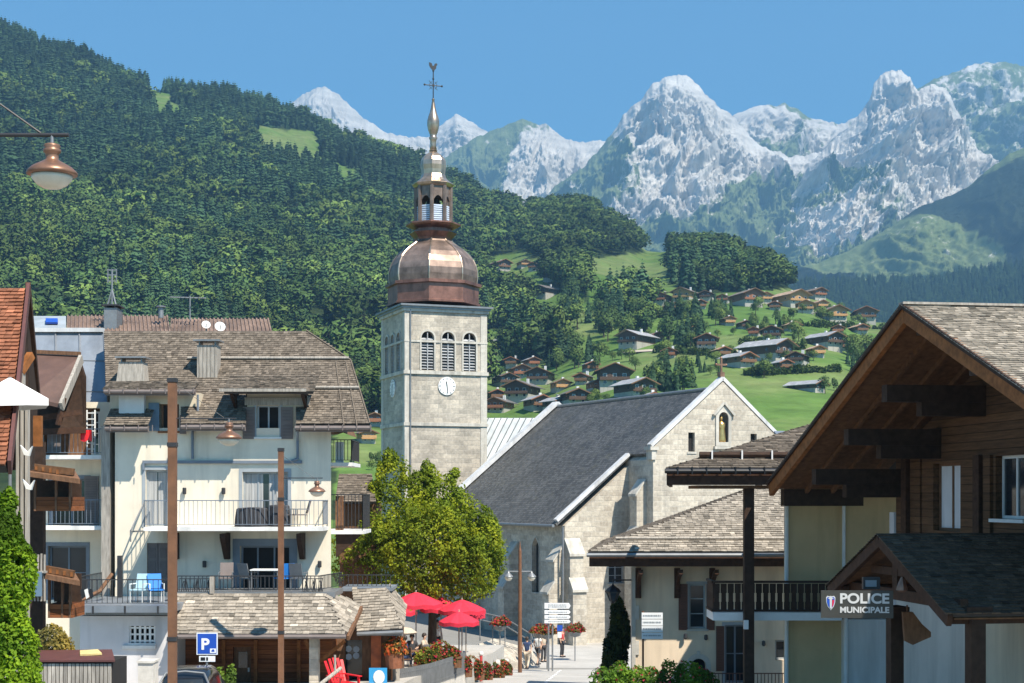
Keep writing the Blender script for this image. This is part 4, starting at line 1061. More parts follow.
for a, c in ((147.3, 157.2), (157.8, 167.7)): 
    s_ = MB(); s_.box(hx(a), hx(c), DH+.08, DH+.14, hz(592), hz(543))
    for z0, z1 in ((548, 558), (561, 577), (580, 590)): s_.box(hx(a)+.07, hx(c)-.07, DH+.06, DH+.08, hz(z1), hz(z0), 0, .8)
    s_.build('shutter', M['shutter'], ho)
# string cornice under the top floor
b = MB(); b.box(hx(143), hx(302), DH-.10, DH, hz(463.5), hz(460.5)); b.box(hx(143), hx(145), DH-.10, DH, hz(470), hz(463.5)); b.build('string_course', M['bluegrey'], ho)
# roof: steep plane from eaves (y 427) to ridge (y 331)
De, Dr = DH-.85, DH+4.4
E0 = Vector((0, De, (H-424)/F*De)); R0 = Vector((0, Dr, (H-331)/F*Dr)); VV = (R0-E0); VL = VV.length; VV = VV/VL
def uvp(px, py):
    """point of the roof plane seen at (px, py)"""
    t0 = (H-py)/F
    s_ = (t0*E0.y - E0.z)/(VV.z - t0*VV.y); Y = E0.y + VV.y*s_
    return ((px-512)/F*Y, s_)
roofpoly = [uvp(*p) for p in ((181,424),(181,391),(106,389),(104,331),(306,331),(330,345),(351,361),(361,392),(370,424),(296,424),(296,394),(246,394),(246,424))]
r_ = MB(); plane_prism(r_, E0, (1,0,0), VV, roofpoly, .14); ro = r_.build('roof', M['under'], ho)
sh = MB(); shingles(sh, E0, (1,0,0), VV, roofpoly, .15, .15, .022, lift=.012); sh.build('shingle', M['shingle'], ro)
def gutter(x0, x1, y, dy=2.6, mat='shutter', D=None):
    D = D or De-.08
    b = MB(); b.tube((PX(x0, D), D, PZ(y, D)), (PX(x1, D), D, PZ(y, D)), .075, n=8)
    b.box(PX(x0, D), PX(x1, D), D+.09, D+.17, PZ(y+dy*1.4, D), PZ(y-dy, D), 0)
    for k in range(int((x1-x0)/14)+1):
        x = PX(x0 + 6 + k*14, D); b.box(x-.015, x+.015, D-.09, D-.07, PZ(y, D)-.09, PZ(y, D)+.12)
    return b.build('gutter', M[mat], ho)
gutter(181, 245, 427); gutter(295, 371, 428); gutter(105, 148, 428.5); gutter(104, 195, 391.5)
def roofstrip(x0, x1, y0, y1, D0, D1, name='eave', mat='shingle'):
    a = Vector((PX(x0, D0), D0, PZ(y1, D0))); v = Vector((0, D1-D0, PZ(y0, D1)-PZ(y1, D0))); Lv = v.length
    wv = PX(x1, D0)-PX(x0, D0); r_ = MB(); plane_prism(r_, a, (1,0,0), v, [(0,0),(wv,0),(wv,Lv),(0,Lv)], .09); o = r_.build(name, M['under'], ho)
    s_ = MB(); shingles(s_, a, (1,0,0), v, [(-.05,-.04),(wv+.05,-.04),(wv+.05,Lv),(-.05,Lv)], .15, .15, .03, lift=.012); s_.build('shingle', M[mat], o); return o
# left dormer: wall, white pier and the little eave roof before it
b = MB(); b.box(hx(110), hx(200), DH+.003, DH+3.2, hz(428), hz(393)); cut = MB(); cut.box(hx(149), hx(179), DH-.2, DH+.4, hz(431), hz(404)); 
b.build('dormer', M['beige'], ho, cut=cut)
b = MB(); b.box(hx(121), hx(146), DH-.30, DH-.002, hz(420), hz(392)); b.build('pier', M['white'], ho)
roofstrip(105, 147, 409, 425, De-.1, DH+.02)
window(ho, hx(170), hz(431), 19*k5, 28*k5, DH, 'brownwood', pane='darkopen', mull=1, bars=0, depth=.2, sill='orange')
shutter(ho, hx(149), hx(159.5), hz(431), hz(403), DH-.02, 'shutterblue', label='open blue grey shutter'); shutter(ho, hx(180.5), hx(187), hz(434), hz(415), DH-.1, 'shutter')
b = MB(); b.tube((hx(199), DH-.2, hz(395)), (hx(199), DH-.2, hz(427)), .045, n=6); b.build('downpipe', M['bluegrey'], ho)
roofstrip(104, 193, 382, 389.5, De-.05, De+.85, 'eave')
# centre dormer with its shed roof
b = MB(); b.box(hx(247), hx(306), DH+.003, DH+3, hz(441), hz(392)); cut = MB(); cut.box(hx(256.5), hx(280), DH-.2, DH+.5, hz(437.5), hz(405.5)); b.build('dormer', M['beige'], ho, cut=cut)
b = MB(); b.box(hx(245), hx(310), DH-.06, DH, hz(405.2), hz(397.5)); b.build('lintel', M['greywood'], ho)
window(ho, hx(268), hz(437), 23*k5, 32*k5, DH, 'greyframe', pane='darkopen', mull=1, bars=0, depth=.2, sill='white', surround='greyframe', sw=.1)
shutter(ho, hx(243), hx(255), hz(439), hz(407), DH-.01); shutter(ho, hx(281), hx(293), hz(439), hz(407), DH-.01)
roofstrip(224, 313, 376, 391.5, De-.35, De+1.1, 'eave')
b = MB(); b.box(hx(226), hx(311), De-.42, De-.34, hz(394), hz(391)); b.build('fascia', M['greywood'], ho)
for x in (236, 306):
    b = MB(); b.bar((hx(x), De-.2, hz(394)), (hx(x), DH, hz(408)), .1, .1); b.bar((hx(x), De-.25, hz(394)), (hx(x), DH+.3, hz(394)), .1, .12); b.box(hx(x)-.05, hx(x)+.05, DH-.1, DH, hz(410), hz(394)); b.build('bracket', M['darkwood'], ho)
# snow guard logs
for x0, x1, y in ((188, 349, 360.0), (312, 359, 389.5), (232, 305, 385)):
    u0, s0 = uvp(x0, y); u1, s1 = uvp(x1, y); nn = Vector((0, -VV.z, VV.y)); p0 = E0 + Vector((u0, 0, 0)) + VV*s0 + nn*.09; p1 = E0 + Vector((u1, 0, 0)) + VV*s0 + nn*.09
    b = MB(); b.tube(p0, p1, .055, n=8); n = int((u1-u0)/.9)
    for k in range(n+1): q = p0.lerp(p1, (k+.4)/(n+1)); b.bar(q - nn*.09, q + nn*.05, .03, .03)
    b.build('snow_guard', M['greywood'], ho)
# pale lead lines of the hip
for (a, c) in (((336,362),(344,426)),((346,362),(357,426)),((306,331),(351,361)),((351,361),(370,424))):
    u0, s0 = uvp(*a); u1, s1 = uvp(*c); nn = Vector((0, -VV.z, VV.y)); b = MB(); b.bar(E0 + Vector((u0,0,0)) + VV*s0 + nn*.05, E0 + Vector((u1,0,0)) + VV*s1 + nn*.05, .04, .03, up=nn); b.build('roof_seam', M['shingle'], ho)
# right end wall under the hip and back slope
b = MB(); b.prism([(XR-.02, DH+.02, hz(428)), (XR-.02, DH+9, hz(428)), (XR-1.2, DH+4.5, hz(331))], (.01, 0, 0)); b.build('gable', M['brownwood'], ho)
b = MB(); b.add([E0 + Vector((uvp(104,331)[0],0,0)) + VV*VL, E0 + Vector((uvp(306,331)[0],0,0)) + VV*VL, (-7.4, DH+9.5, hz(424)), (XL-.4, DH+9.5, hz(424))], [(0,1,2,3)])
b.add([E0 + Vector((uvp(306,331)[0],0,0)) + VV*VL, E0 + Vector((uvp(351,361)[0],0,0)) + VV*uvp(351,361)[1], E0 + Vector((uvp(370,424)[0],0,0)), (-7.4, DH+9.5, hz(424))], [(0,1,2,3)])
b.build('rear_roof', M['shingle'], ho)
# grey boarded chimneys
def chimney(x0, x1, y0, y1, Dc, mat, cap=True, label=None, flare=0):
    b = MB(); X0, X1 = PX(x0, Dc), PX(x1, Dc); z0, z1 = PZ(y1, Dc)-.5, PZ(y0, Dc)
    b.prism([(X0-flare, Dc-flare, z0), (X1+flare, Dc-flare, z0), (X1, Dc, z1), (X0, Dc, z1)], (0, .7, 0))
    n = int((X1-X0)/.14)
    for k in range(n): x = X0 + (X1-X0)*(k+.5)/n; b.box(x-.008, x+.008, Dc-.012, Dc+.0, z0, z1, 0, .5)
    o = b.build('chimney', M[mat], ho, label=label)
    c = MB(); 
    for x in (X0+.05, X1-.1): c.box(x, x+.05, Dc+.05, Dc+.6, z1, z1+.14)
    c.box(X0-.12, X1+.12, Dc-.12, Dc+.8, z1+.14, z1+.2); c.build('chimney_cap', M['greymetal'], o)
chimney(197, 217, 345, 374, DH+1.6, 'greywood', label='square grey boarded chimney'); chimney(119, 143, 362, 383, DH+.8, 'greywood', flare=.14, label='low flared grey boarded chimney')
# downpipes and sconces
b = MB(); b.tube((hx(193), DH-.09, hz(429)), (hx(193), DH-.09, hz(459)), .05, n=7); b.build('downpipe', M['bluegrey'], ho)
b = MB(); b.path([(hx(301), De, hz(430)), (hx(298), DH-.1, hz(440)), (hx(298), DH-.1, hz(459)), (hx(292), DH-.1, hz(461))], .05, 7); b.build('downpipe', M['bluegrey'], ho)
for x, y in ((185, 491), (224, 491), (205, 564), (320, 564)):
    b = MB(); b.lathe([(.05, -.12), (.07, -.1), (.07, .1), (.05, .12)], (hx(x), DH-.1, hz(y)), 8); b.box(hx(x)-.02, hx(x)+.02, DH-.08, DH, hz(y)-.03, hz(y)+.03); b.build('wall_light', M['iron'], ho)
# first balcony
DB = DH-1.45
def bx(px): return PX(px, DB)
b = MB(); b.box(bx(143.5), bx(323), DB, DH, PZ(531, DB), PZ(527, DB)); b.build('balcony', M['white'], ho)
railing(ho, [(bx(143.7), DH-.02), (bx(143.7), DB+.06), (bx(322.6), DB+.06), (bx(322.6), DH-.02)], PZ(527, DB), 26.5/F*DB, 'bluegrey', .155, r=.008)
for x in (177, 228, 303):
    b = MB(); b.prism([(hx(x)-.08, DH, hz(533)), (hx(x)-.08, DB+.3, hz(533)), (hx(x)-.08, DB+.3, hz(537)), (hx(x)-.08, DH-.35, hz(559)), (hx(x)-.08, DH, hz(559))], (.17, 0, 0)); b.build('bracket', M['darkwood'], ho)
# folded awning arms at the left of the balcony
b = MB(); b.path([(hx(144), DH-.02, hz(503)), (hx(137), DH-.9, hz(530)), (hx(137), DH-.9, hz(541))], .03, 5); b.path([(hx(144), DH-.02, hz(531)), (hx(137), DH-.9, hz(531))], .03, 5); b.build('awning_arm', M['greymetal'], ho)
# little side balconies on the right
for y0, y1, x0, x1 in ((463, 446, 332, 355), (530, 500, 332, 366)):
    D = DH+2.2; b = MB(); b.box(-7.0, PX(x1, D), D-.9, D+2, PZ(y0+3.5, D), PZ(y0, D)); b.build('balcony', M['white'], ho); 
    railing(ho, [(-6.7, D-.85), (PX(x1, D)-.05, D-.85), (PX(x1, D)-.05, D+1.95)], PZ(y0, D), (y0-y1)/F*D + .2, 'iron', .12)
    b = MB(); b.box(PX(x0, D)+.15, PX(x0+12, D), D-.2, D-.1, PZ(y0, D), PZ(y1-4, D)); b.build('balcony_panel', M['brownwood' if y0 > 500 else 'frame'], ho)
b = MB(); b.prism([(XR, DH+1.5, hz(533)), (PX(366, DH+2.2), DH+1.5, hz(533)), (XR, DH+1.5, hz(560))], (0, .1, 0)); b.build('bracket', M['darkwood'], ho)
# terrace over the shingled porch
DT = 51.3
def tx(px): return PX(px, DT)
b = MB(); b.box(tx(165), tx(334), DT+.2, DH, PZ(598, DT), PZ(592.5, DT)); b.build('terrace_slab', M['greymetal'], ho)
railing(ho, [(tx(176), DT+.26), (tx(318), DT+.26), (tx(333), DH-.05)], PZ(592.5, DT), .55, 'iron', .14)
for a, c in ((178, 210), (302, 322)):
    b = MB()
    for k in range(18): x = tx(a + (c-a)*k/17); b.bar((x, DT+.2, PZ(592, DT)), (x + .1*math.sin(k), DT+.2, PZ(580+1.5*math.sin(k*2), DT)), .02, .03)
    b.box(tx(a), tx(c), DT+.18, DT+.22, PZ(579.4, DT), PZ(578.6, DT)); b.build('ornamental_railing', M['iron'], ho)
b = MB(); b.box(tx(209), tx(213), DT+.1, DT+.3, PZ(594, DT), PZ(577, DT)); b.build('railing_post', M['greywood'], ho)
# shingled porch roof and its hips
def slope_roof(parent, P0, P1, P2, P3, mat='shinglepale', expo=.2, wid=.24, th=.03, name='porch_roof'):
    """P0,P1 eave ends, P2,P3 top (right, left)"""
    P0, P1, P2, P3 = map(Vector, (P0, P1, P2, P3)); U = (P1-P0).normalized(); nn = (P1-P0).cross(P3-P0).normalized(); V = nn.cross(U)
    if V.z < 0: V = -V
    uv = [((p-P0).dot(U), (p-P0).dot(V)) for p in (P0, P1, P2, P3)]
    r_ = MB(); plane_prism(r_, P0, U, V, uv, .08); o = r_.build(name, M['under'], parent)
    s_ = MB(); shingles(s_, P0, U, V, uv, expo, wid, th, lift=.01); s_.build('shingle', M[mat], o); return o
DE = 49.4
def pp(px, py, D): return P(px, py, D)
slope_roof(ho, pp(172, 634.5, DE), pp(346, 634.5, DE), pp(326, 594.8, DT+.15), pp(172, 594.8, DT+.15))
b = MB(); b.box(PX(172, DE), PX(346, DE), DE+.02, DE+.1, PZ(638.5, DE), PZ(635, DE)); b.tube((PX(172, DE), DE-.06, PZ(636.5, DE)), (PX(346, DE), DE-.06, PZ(636.5, DE)), .07, n=8); b.build('gutter', M['shutter'], ho)
slope_roof(ho, pp(346.4, 634.5, DE), pp(361, 606, DT+1.4), pp(348, 595.5, DT+1.2), pp(326.4, 594.8, DT+.15))
b = MB(); b.bar(pp(348, 638, DE), pp(361.5, 608, DT+1.2), .09, .16); b.build('bargeboard', M['brownwood'], ho)
# panelled ground floor under the porch
b = MB(); b.box(PX(172, 52.2), PX(332, 52.2), 52.2, 53.9, HB-.6, PZ(634, 52.2)); cut = MB(); cut.box(PX(233, 52.2), PX(251, 52.2), 52.0, 52.5, HB-.5, PZ(647, 52.2)); b.build('ground_floor_front', M['panel'], ho, cut=cut)
b = MB(); b.box(PX(233, 52.3), PX(251, 52.3), 52.42, 52.5, HB-.5, PZ(647, 52.3)); d_ = b.build('door', M['brownwood'], ho); b = MB(); b.box(PX(238, 52.3), PX(247, 52.3), 52.38, 52.43, PZ(668, 52.3), PZ(652, 52.3)); b.build('pane', M['glass'], d_)
b = MB(); b.box(PX(247.5, 52.3), PX(249, 52.3), 52.36, 52.42, PZ(672, 52.3), PZ(668, 52.3)); b.build('handle', M['frame'], d_)
for x in (222, 254, 297):
    b = MB(); b.box(PX(x, 52.1), PX(x+3.5, 52.1), 52.05, 52.2, HB-.5, PZ(640, 52.1)); b.build('door_post', M['orange'], ho)
b = MB(); b.box(PX(310, 50.2), PX(319, 50.2), 50.0, 50.45, HB-.6, PZ(638, 50.2)); b.build('stone_pillar', M['towerstone'], ho)
b = MB(); b.bar((PX(305, 50.3), 50.4, PZ(640, 50.3)), (PX(312, 50.3), 50.4, PZ(655, 50.3)), .1, .12); b.bar((PX(345, 50.3), 50.4, PZ(641, 50.3)), (PX(319, 50.3), 50.4, PZ(662, 50.3)), .1, .12); b.build('brace', M['orange'], ho)

# kiosk wing at the right of the porch (second shingled roof)
kk = thing('shop_wing', 'low shop front with a pale shingled roof beside the linden tree', 'shop', (PX(380, 54), 54, -6.9), world=True)
slope_roof(kk, pp(357, 632, 52.2), pp(403, 629, 52.2), pp(386, 590, 55), pp(352, 589, 55))
slope_roof(kk, pp(403.4, 629, 52.2), pp(406, 605, 57), pp(398, 581, 57), pp(386.4, 590, 55))
b = MB(); b.box(PX(357, 52.1), PX(403, 52.1), 52.22, 52.32, PZ(636, 52.1), PZ(631.5, 52.1)); b.tube(pp(357, 634, 52.1), pp(403, 632, 52.1), .07, n=8); b.build('gutter', M['greymetal'], kk)
b = MB(); b.box(PX(338, 54), PX(398, 54), 53.6, 57, -7.4, PZ(630, 54)); cut = MB(); cut.box(PX(345, 53.6), PX(362, 53.6), 53.3, 54.2, -7.1, PZ(640, 53.6)); b.build('wall', M['brownwood'], kk, cut=cut)
b = MB(); b.box(PX(345, 53.6), PX(362, 53.6), 54.0, 54.1, -7.1, PZ(640, 53.6)); d_ = b.build('door', M['glass'], kk)
b = MB()
for x, y in ((348.5, 649), (356, 649.5), (348.5, 657), (356, 656)): b.prism([(PX(x, 53.9) + .12*math.cos(a*PI/4), 53.96, PZ(y, 53.9) + .12*math.sin(a*PI/4)) for a in range(8)], (0, .02, 0))
b.build('sticker', M['louvreblue'], d_)
b = MB(); b.box(PX(371, 53.5), PX(381, 53.5), 53.5, 53.58, PZ(668, 53.5), PZ(634, 53.5)); b.build('poster', simple('orange_red_poster', (.50, .12, .03), .5, .5, 2.2), kk)
b = MB(); b.tube((PX(396, 53.2), 53.2, -7.3), (PX(396, 53.2), 53.2, PZ(630, 53.2)), .13, n=8); b.build('post', M['greywood'], kk)
b = MB(); b.box(PX(340, 55), PX(392, 55), 55.2, 57.5, PZ(591.5, 55), PZ(588.5, 55)); b.build('terrace_slab', M['zinc'], kk)
railing(kk, [(PX(338, 55), 55.3), (PX(390, 55), 55.3)], PZ(589, 55), .5, 'iron', .16)

# left part of the hotel: terrace and garage
gz = thing('garage', 'low white rendered garage with a zinc edged terrace on top', 'garage', (PX(120, 50), 50, HB), world=True)
DG = 50.0
b = MB(); b.box(PX(80, DG), PX(171, DG), DG, DG+3.9, HB-.5, PZ(616, DG)); cut = MB(); cut.box(PX(129, DG), PX(155.5, DG), DG-.2, DG+.35, PZ(643, DG), PZ(626, DG)); b.build('wall', M['greyrender'], gz, cut=cut)
b = MB(); b.box(PX(128, DG), PX(156, DG), DG-.03, DG+.02, PZ(645.2, DG), PZ(643.2, DG)); b.box(PX(123, DG), PX(156, DG), DG-.09, DG, PZ(648.5, DG), PZ(645.3, DG)); b.build('sill', M['white'], gz)
w_ = MB(); w_.box(PX(129, DG), PX(155.5, DG), DG+.3, DG+.34, PZ(643, DG), PZ(626, DG)); w_ = w_.build('window', M['darkopen'], gz)
b = MB()
for k in range(6): x = PX(129.5 + k*5.0, DG); b.box(x-.035, x+.035, DG+.06, DG+.12, PZ(643, DG), PZ(626, DG))
for y in (628, 634.5, 641): b.box(PX(129, DG), PX(155.5, DG), DG+.07, DG+.11, PZ(y, DG)-.03, PZ(y, DG)+.03)
b.build('bar', M['frame'], w_)
D = 49.2
b = MB(); b.prism([(PX(64, D), D+.9, PZ(606, D)), (PX(70, D), D, PZ(606, D)), (PX(172, D), D, PZ(606, D)), (PX(172, D), DH-.01, PZ(606, D)), (PX(64, D), DH-.01, PZ(606, D))], (0, 0, -.22)); b.build('terrace_edge', M['zinc'], gz)
b = MB()
for x in (93, 125, 158): b.box(PX(x, D)-.03, PX(x, D)+.03, D-.015, D, PZ(614, D), PZ(606, D))
b.build('seam', M['iron'], gz)
b = MB(); b.box(PX(82, D), PX(170, D), D+.4, D+.78, PZ(616, D), PZ(612.6, D)); b.build('soffit', M['greymetal'], gz)
railing(gz, [(PX(64, D), DH-.3), (PX(64, D), D+.95), (PX(71, D), D+.06), (PX(168, D), D+.06)], PZ(606, D), .86, 'iron', .16, r=.009)
b = MB(); b.path([(PX(112, 52), 52, PZ(574, 52)), (PX(104, 52), 51.5, PZ(590, 52)), (PX(86, 52), 51, PZ(600, 52)), (PX(84, 52), 51, PZ(606, 52))], .07, 6); b.build('handrail', M['brownwood'], gz)

# left wing set back, with two balconies
lw = thing('apartment_wing', 'cream house wing with two grey slab balconies left of the hotel', 'building', (PX(70, 56), 56, HB), world=True)
DL = 56.0
b = MB(); b.box(PX(30, DL), PX(113, DL), DL, DL+8, HB, PZ(402, DL)); cut = MB()
for x0, x1, y0, y1 in ((48, 88, 476, 527), (47, 88, 543, 600), (40, 100, 408, 455)): cut.box(PX(x0, DL), PX(x1, DL), DL-.2, DL+.6, PZ(y1, DL), PZ(y0, DL))
b.build('wall', M['cream'], lw, cut=cut)
for x, w_, y0, y1 in ((70, 34, 479, 527), (67, 38, 546, 600)): window(lw, PX(x, DL), PZ(y1, DL), w_/F*DL, (y1-y0)/F*DL, DL, 'bluegrey', depth=.3, mull=1, bars=1, surround='bluegrey', sw=.14)
b = MB(); b.box(PX(38, DL), PX(102, DL), DL+.5, DL+.55, PZ(456, DL), PZ(405, DL)); b.build('loggia_back', M['brownwood'], lw)
window(lw, PX(93, DL), PZ(455, DL), 9/F*DL, 44/F*DL, DL+.3, 'frame', depth=.1, mull=0, bars=3)
shutter(lw, PX(85, DL), PX(99, DL), PZ(527, DL), PZ(476, DL), DL-.05, label='tall closed grey brown shutter leaf'); shutter(lw, PX(57, DL), PX(69, DL), PZ(453, DL), PZ(435, DL), DL-1.0, label='low grey brown balcony screen')
for y in (459, 530):
    D = DL-1.5; b = MB(); b.box(PX(30, D), PX(108, D), D, DL, PZ(y, D), PZ(y-4, D)); b.build('balcony', M['white'], lw)
    railing(lw, [(PX(30, D), D+.06), (PX(107.6, D), D+.06), (PX(107.6, D), DL-.02)], PZ(y-4, D), .95, 'bluegrey', .15, r=.008)
b = MB(); b.box(PX(108, DL-1), PX(116.5, DL-1), DL-1.9, DL-.6, HB, PZ(427, DL-1)); b.build('service_shaft', M['greywood'], lw)
b = MB(); b.box(PX(115.2, DL-3), PX(119.5, DL-3), DL-2.75, DL-2.55, PZ(606, DL-3), PZ(556, DL-3)); b.build('windbreak_panel', M['iron'], lw)
# roofs behind: zinc mansard, brown gable, rusty long roof
zr = thing('zinc_roof_house', 'house with a blue grey zinc roof between the brown roof and the hotel', 'house', (PX(70, 58), 58, HB), world=True)
b = MB(); a0, a1, a2, a3 = P(30, 425, 57), P(108, 428, 57), P(104, 331, 59.5), P(32, 331, 59.5); b.prism([a0, a1, a2, a3], (0, .25, .0)); ro = b.build('roof', M['zinc'], zr)
b = MB(); nn = (a1-a0).cross(a3-a0).normalized(); nn = nn if nn.y < 0 else -nn
for f in (.0, .33, .66, 1.0): b.bar(a0.lerp(a1, f) + nn*.03, a3.lerp(a2, f) + nn*.03, .05, .05, up=nn)
for f in (.36, .68): b.bar(a0.lerp(a3, f) + nn*.02, a1.lerp(a2, f) + nn*.02, .02, .03, up=nn)
b.build('seam', M['greymetal'], ro)
b = MB(); b.bar(a3 + nn*.05, a2 + nn*.05, .3, .16); b.build('ridge_cap', M['trim'], zr)
b = MB(); b.box(PX(31, 58), PX(106, 58), 59.8, 67, HB, PZ(334, 59.5)); b.build('wall', M['beige'], zr)
bh = thing('brown_roof_chalet', 'wooden house gable with a dark brown sheet roof above the upper balcony', 'house', (PX(60, 52), 52, HB), world=True)
D = 53.5; r_ = MB(); A0, A1, A2, A3 = P(30, 397, D), P(60, 404, D), P(80, 356, D+2.2), P(36, 354, D+2.4)
r_.prism([A0, A1, A2, A3], (0, .0, -.14)); r_.build('roof', M['brownroof'], bh)
b = MB(); b.bar(A1 + Vector((.06,-.05,-.10)), A2 + Vector((.06,-.05,-.10)), .12, .34); b.build('bargeboard', M['greywood'], bh)
b = MB(); b.bar(A3 + Vector((0,0,.08)), A2 + Vector((0,0,.08)), .2, .14); b.build('ridge_cap', M['brownwood'], bh)
b = MB(); b.prism([P(30, 430, D+1.2), P(84, 430, D+1.2), P(84, 376, D+1.8), P(79, 360, D+2.1), P(36, 360, D+2.4)], (0, .3, 0)); b.build('gable', M['darkwood'], bh)
b = MB(); b.bar(P(40, 418, D+.4), P(82, 412, D+.8), .16, .2); b.bar(P(36, 432, D+.6), P(86, 430, D+.9), .18, .22); b.bar(P(58, 425, D), P(64, 398, D+.2), .14, .14); b.build('beam', M['beam'], bh)
rr_ = thing('rusty_roof_building', 'long building behind the hotel under rusty ribbed sheet roofing', 'building', (PX(170, 70), 70, -7), world=True)
D = 68.0; b = MB(); b.box(PX(34, D), PX(268, D), D+.5, D+9, -7, PZ(338, D)); b.build('wall', M['beige'], rr_)
def ribbed(x0, x1, y0, y1, D0, D1, mat, sk=0, label=None):
    b = MB(); a0, a1, a2, a3 = P(x0, y1, D0), P(x1, y1, D0), P(x1-sk, y0, D1), P(x0+sk*.3, y0, D1); b.prism([a0, a1, a2, a3], (0, 0, -.12))
    n = int((x1-x0)/4)
    for k in range(n+1): b.bar(a0.lerp(a1, k/n) + Vector((0, 0, .03)), a3.lerp(a2, k/n) + Vector((0, 0, .03)), .07, .06, 0, rs.uniform(.8, 1.2))
    return b.build('roof', M[mat], rr_, label=label)
ribbed(67, 170, 316, 334, D, D+4, 'rustroof', 3, 'rusty red ribbed roof'); ribbed(170.5, 272, 319, 336, D+.2, D+3.6, 'rustroof', 4, 'paler rusty ribbed roof')
b = MB(); a0 = P(33, 332, D-.5); b.prism([P(33, 330, D), P(66, 330, D), P(66, 316, D+3), P(33, 316, D+3)], (0, 0, -.12)); b.build('roof', M['metalroof'], rr_)
b = MB(); b.prism([P(46, 324, D+1), P(58, 324, D+1), P(58, 320, D+2.0), P(46, 320, D+2.0)], (0, -.06, .08)); b.build('roof_light', M['signblue'], rr_)
b = MB(); b.box(PX(98, D), PX(111, D), D+1, D+2, PZ(328, D), PZ(305, D)); c_ = b.build('chimney', M['greymetal'], rr_); b = MB(); b.box(PX(96, D), PX(113, D), D+.9, D+2.1, PZ(303, D), PZ(301.5, D)); b.box(PX(99, D), PX(101, D), D+1, D+1.9, PZ(305, D), PZ(303, D)); b.box(PX(108, D), PX(110, D), D+1, D+1.9, PZ(305, D), PZ(303, D)); b.build('chimney_cap', M['iron'], c_)
b = MB(); b.tube(P(161, 318, D+2), P(161, 307, D+2), .12, n=8); b.tube(P(161, 307.2, D+2), P(161, 306, D+2), .22, n=8); b.build('flue', M['greymetal'], rr_)
an = thing('aerial', 'tall television aerial mast beside the dark rooftop chimney', 'aerial', P(112, 318, D+2), world=True)
b = MB(); b.tube(P(112, 318, D+2), P(112, 270, D+2), .04, n=6); b.build('mast', M['greymetal'], an)
b = MB()
for y in (270, 275, 281): b.bar(P(107, y, D+2), P(117, y, D+2), .05, .05)
for x in (108, 112.5, 116.5): b.bar(P(x, 269, D+2), P(x, 283, D+2), .04, .04)
b.path([P(104, 318, D+2), P(112, 290, D+2), P(119, 318, D+2)], .05, 5); b.build('antenna_grid', M['greymetal'], an)
an = thing('aerial', 'low flat television aerial above the right end of the rusty roof', 'aerial', P(188, 320, D+2), world=True)
b = MB(); b.tube(P(190, 320, D+2), P(190, 296, D+2), .035, n=6); b.bar(P(170, 297, D+2), P(206, 298, D+2.4), .05, .05); 
for k in range(8): b.bar(P(172+k*4.4, 297.2, D+1.7), P(172+k*4.4, 297.2, D+2.6), .03, .03)
b.build('mast', M['greymetal'], an)
def dish(px, py, Dd, r, label):
    t_ = thing('satellite_dish', label, 'satellite dish', P(px, py+6, Dd), world=True); b = MB(); c0 = P(px, py, Dd); ax = Vector((.3, -.85, .4)).normalized(); u_ = ax.cross(Vector((0, 0, 1))).normalized(); v_ = ax.cross(u_)
    rings = [[c0 + ax*(.25*r*(q*q)) + (u_*math.cos(a) + v_*math.sin(a))*r*q for a in [2*PI*i/14 for i in range(14)]] for q in (.05, .5, 1.0)]
    vs = [p for rg_ in rings for p in rg_]; b.add(vs, [(j*14+i, j*14+(i+1) % 14, (j+1)*14+(i+1) % 14, (j+1)*14+i) for j in range(2) for i in range(14)]); b.build('dish', M['frame'], t_, smooth=True)
    b = MB(); b.tube(c0 - ax*.02, P(px, py+7, Dd) + Vector((0, .1, 0)), .04, n=6); b.tube(c0 + v_*r*.8, c0 + ax*.5*r*1.3, .02, n=5); b.build('mount', M['greymetal'], t_)
dish(220, 327, 67.3, .24, 'pale satellite dish on the rusty roof'); dish(206, 325, 67.5, .2, 'smaller satellite dish left of the pale one on the rusty roof')
# terrace furniture
for px, mat, lab in ((139, 'paleblue', 'pale blue folding chair on the garage terrace'), (156, 'blueplastic', 'bright blue reclining chair on the garage terrace')):
    chair_patio((PX(px, 51), 51, PZ(606, 49.2)), .4 if px > 150 else -.2, lab, mat, 'frame', 'chairs on the garage terrace')
zt_ = PZ(592.5, DT)
for px, rz, mat, lab in ((226, .1, 'shutter', 'taupe chair on the porch terrace, leftmost at the wall'), (249, 2.6, 'greymetal', 'grey chair left of the white terrace table'), (283, -2.4, 'blueplastic', 'blue chair right of the white terrace table'), (299, 2.9, 'greymetal', 'grey chair at the right end of the porch terrace')):
    chair_patio((PX(px, 52.6), 52.6, zt_), rz, lab, mat, 'greymetal', 'chairs on the porch terrace')
t_ = thing('patio_table', 'white table on the porch terrace', 'table', (PX(266, 52.5), 52.5, zt_)); b = MB(); b.box(-.5, .5, -.4, .4, .70, .74); b.build('tabletop', M['frame'], t_)
for x in (-.45, .45):
    for y in (-.35, .35): b = MB(); b.tube((x, y, 0), (x, y, .70), .02, n=6); b.build('leg', M['greymetal'], t_)
zb = PZ(527, DB)
for px, rz, lab in ((300, -1.3, 'grey chair at the right of the covered balcony table'), (289, 1.2, 'grey chair left of the other one on the long balcony')):
    chair_patio((PX(px, DB+.7), DB+.7, zb), rz, lab, 'shutter', 'greymetal', 'chairs on the long balcony')
t_ = thing('covered_table', 'table under a dark cover on the long balcony', 'table', (PX(252, DB+.7), DB+.7, zb))
b = MB(); b.lathe([(.62, 0), (.60, .3), (.55, .62), (.50, .66), (.1, .69)], n=10, rot=.3); b.build('cover', M['clothdark'], t_)
t_ = thing('covered_table', 'second smaller covered table beside the balcony chairs', 'table', (PX(279, DB+.7), DB+.7, zb))
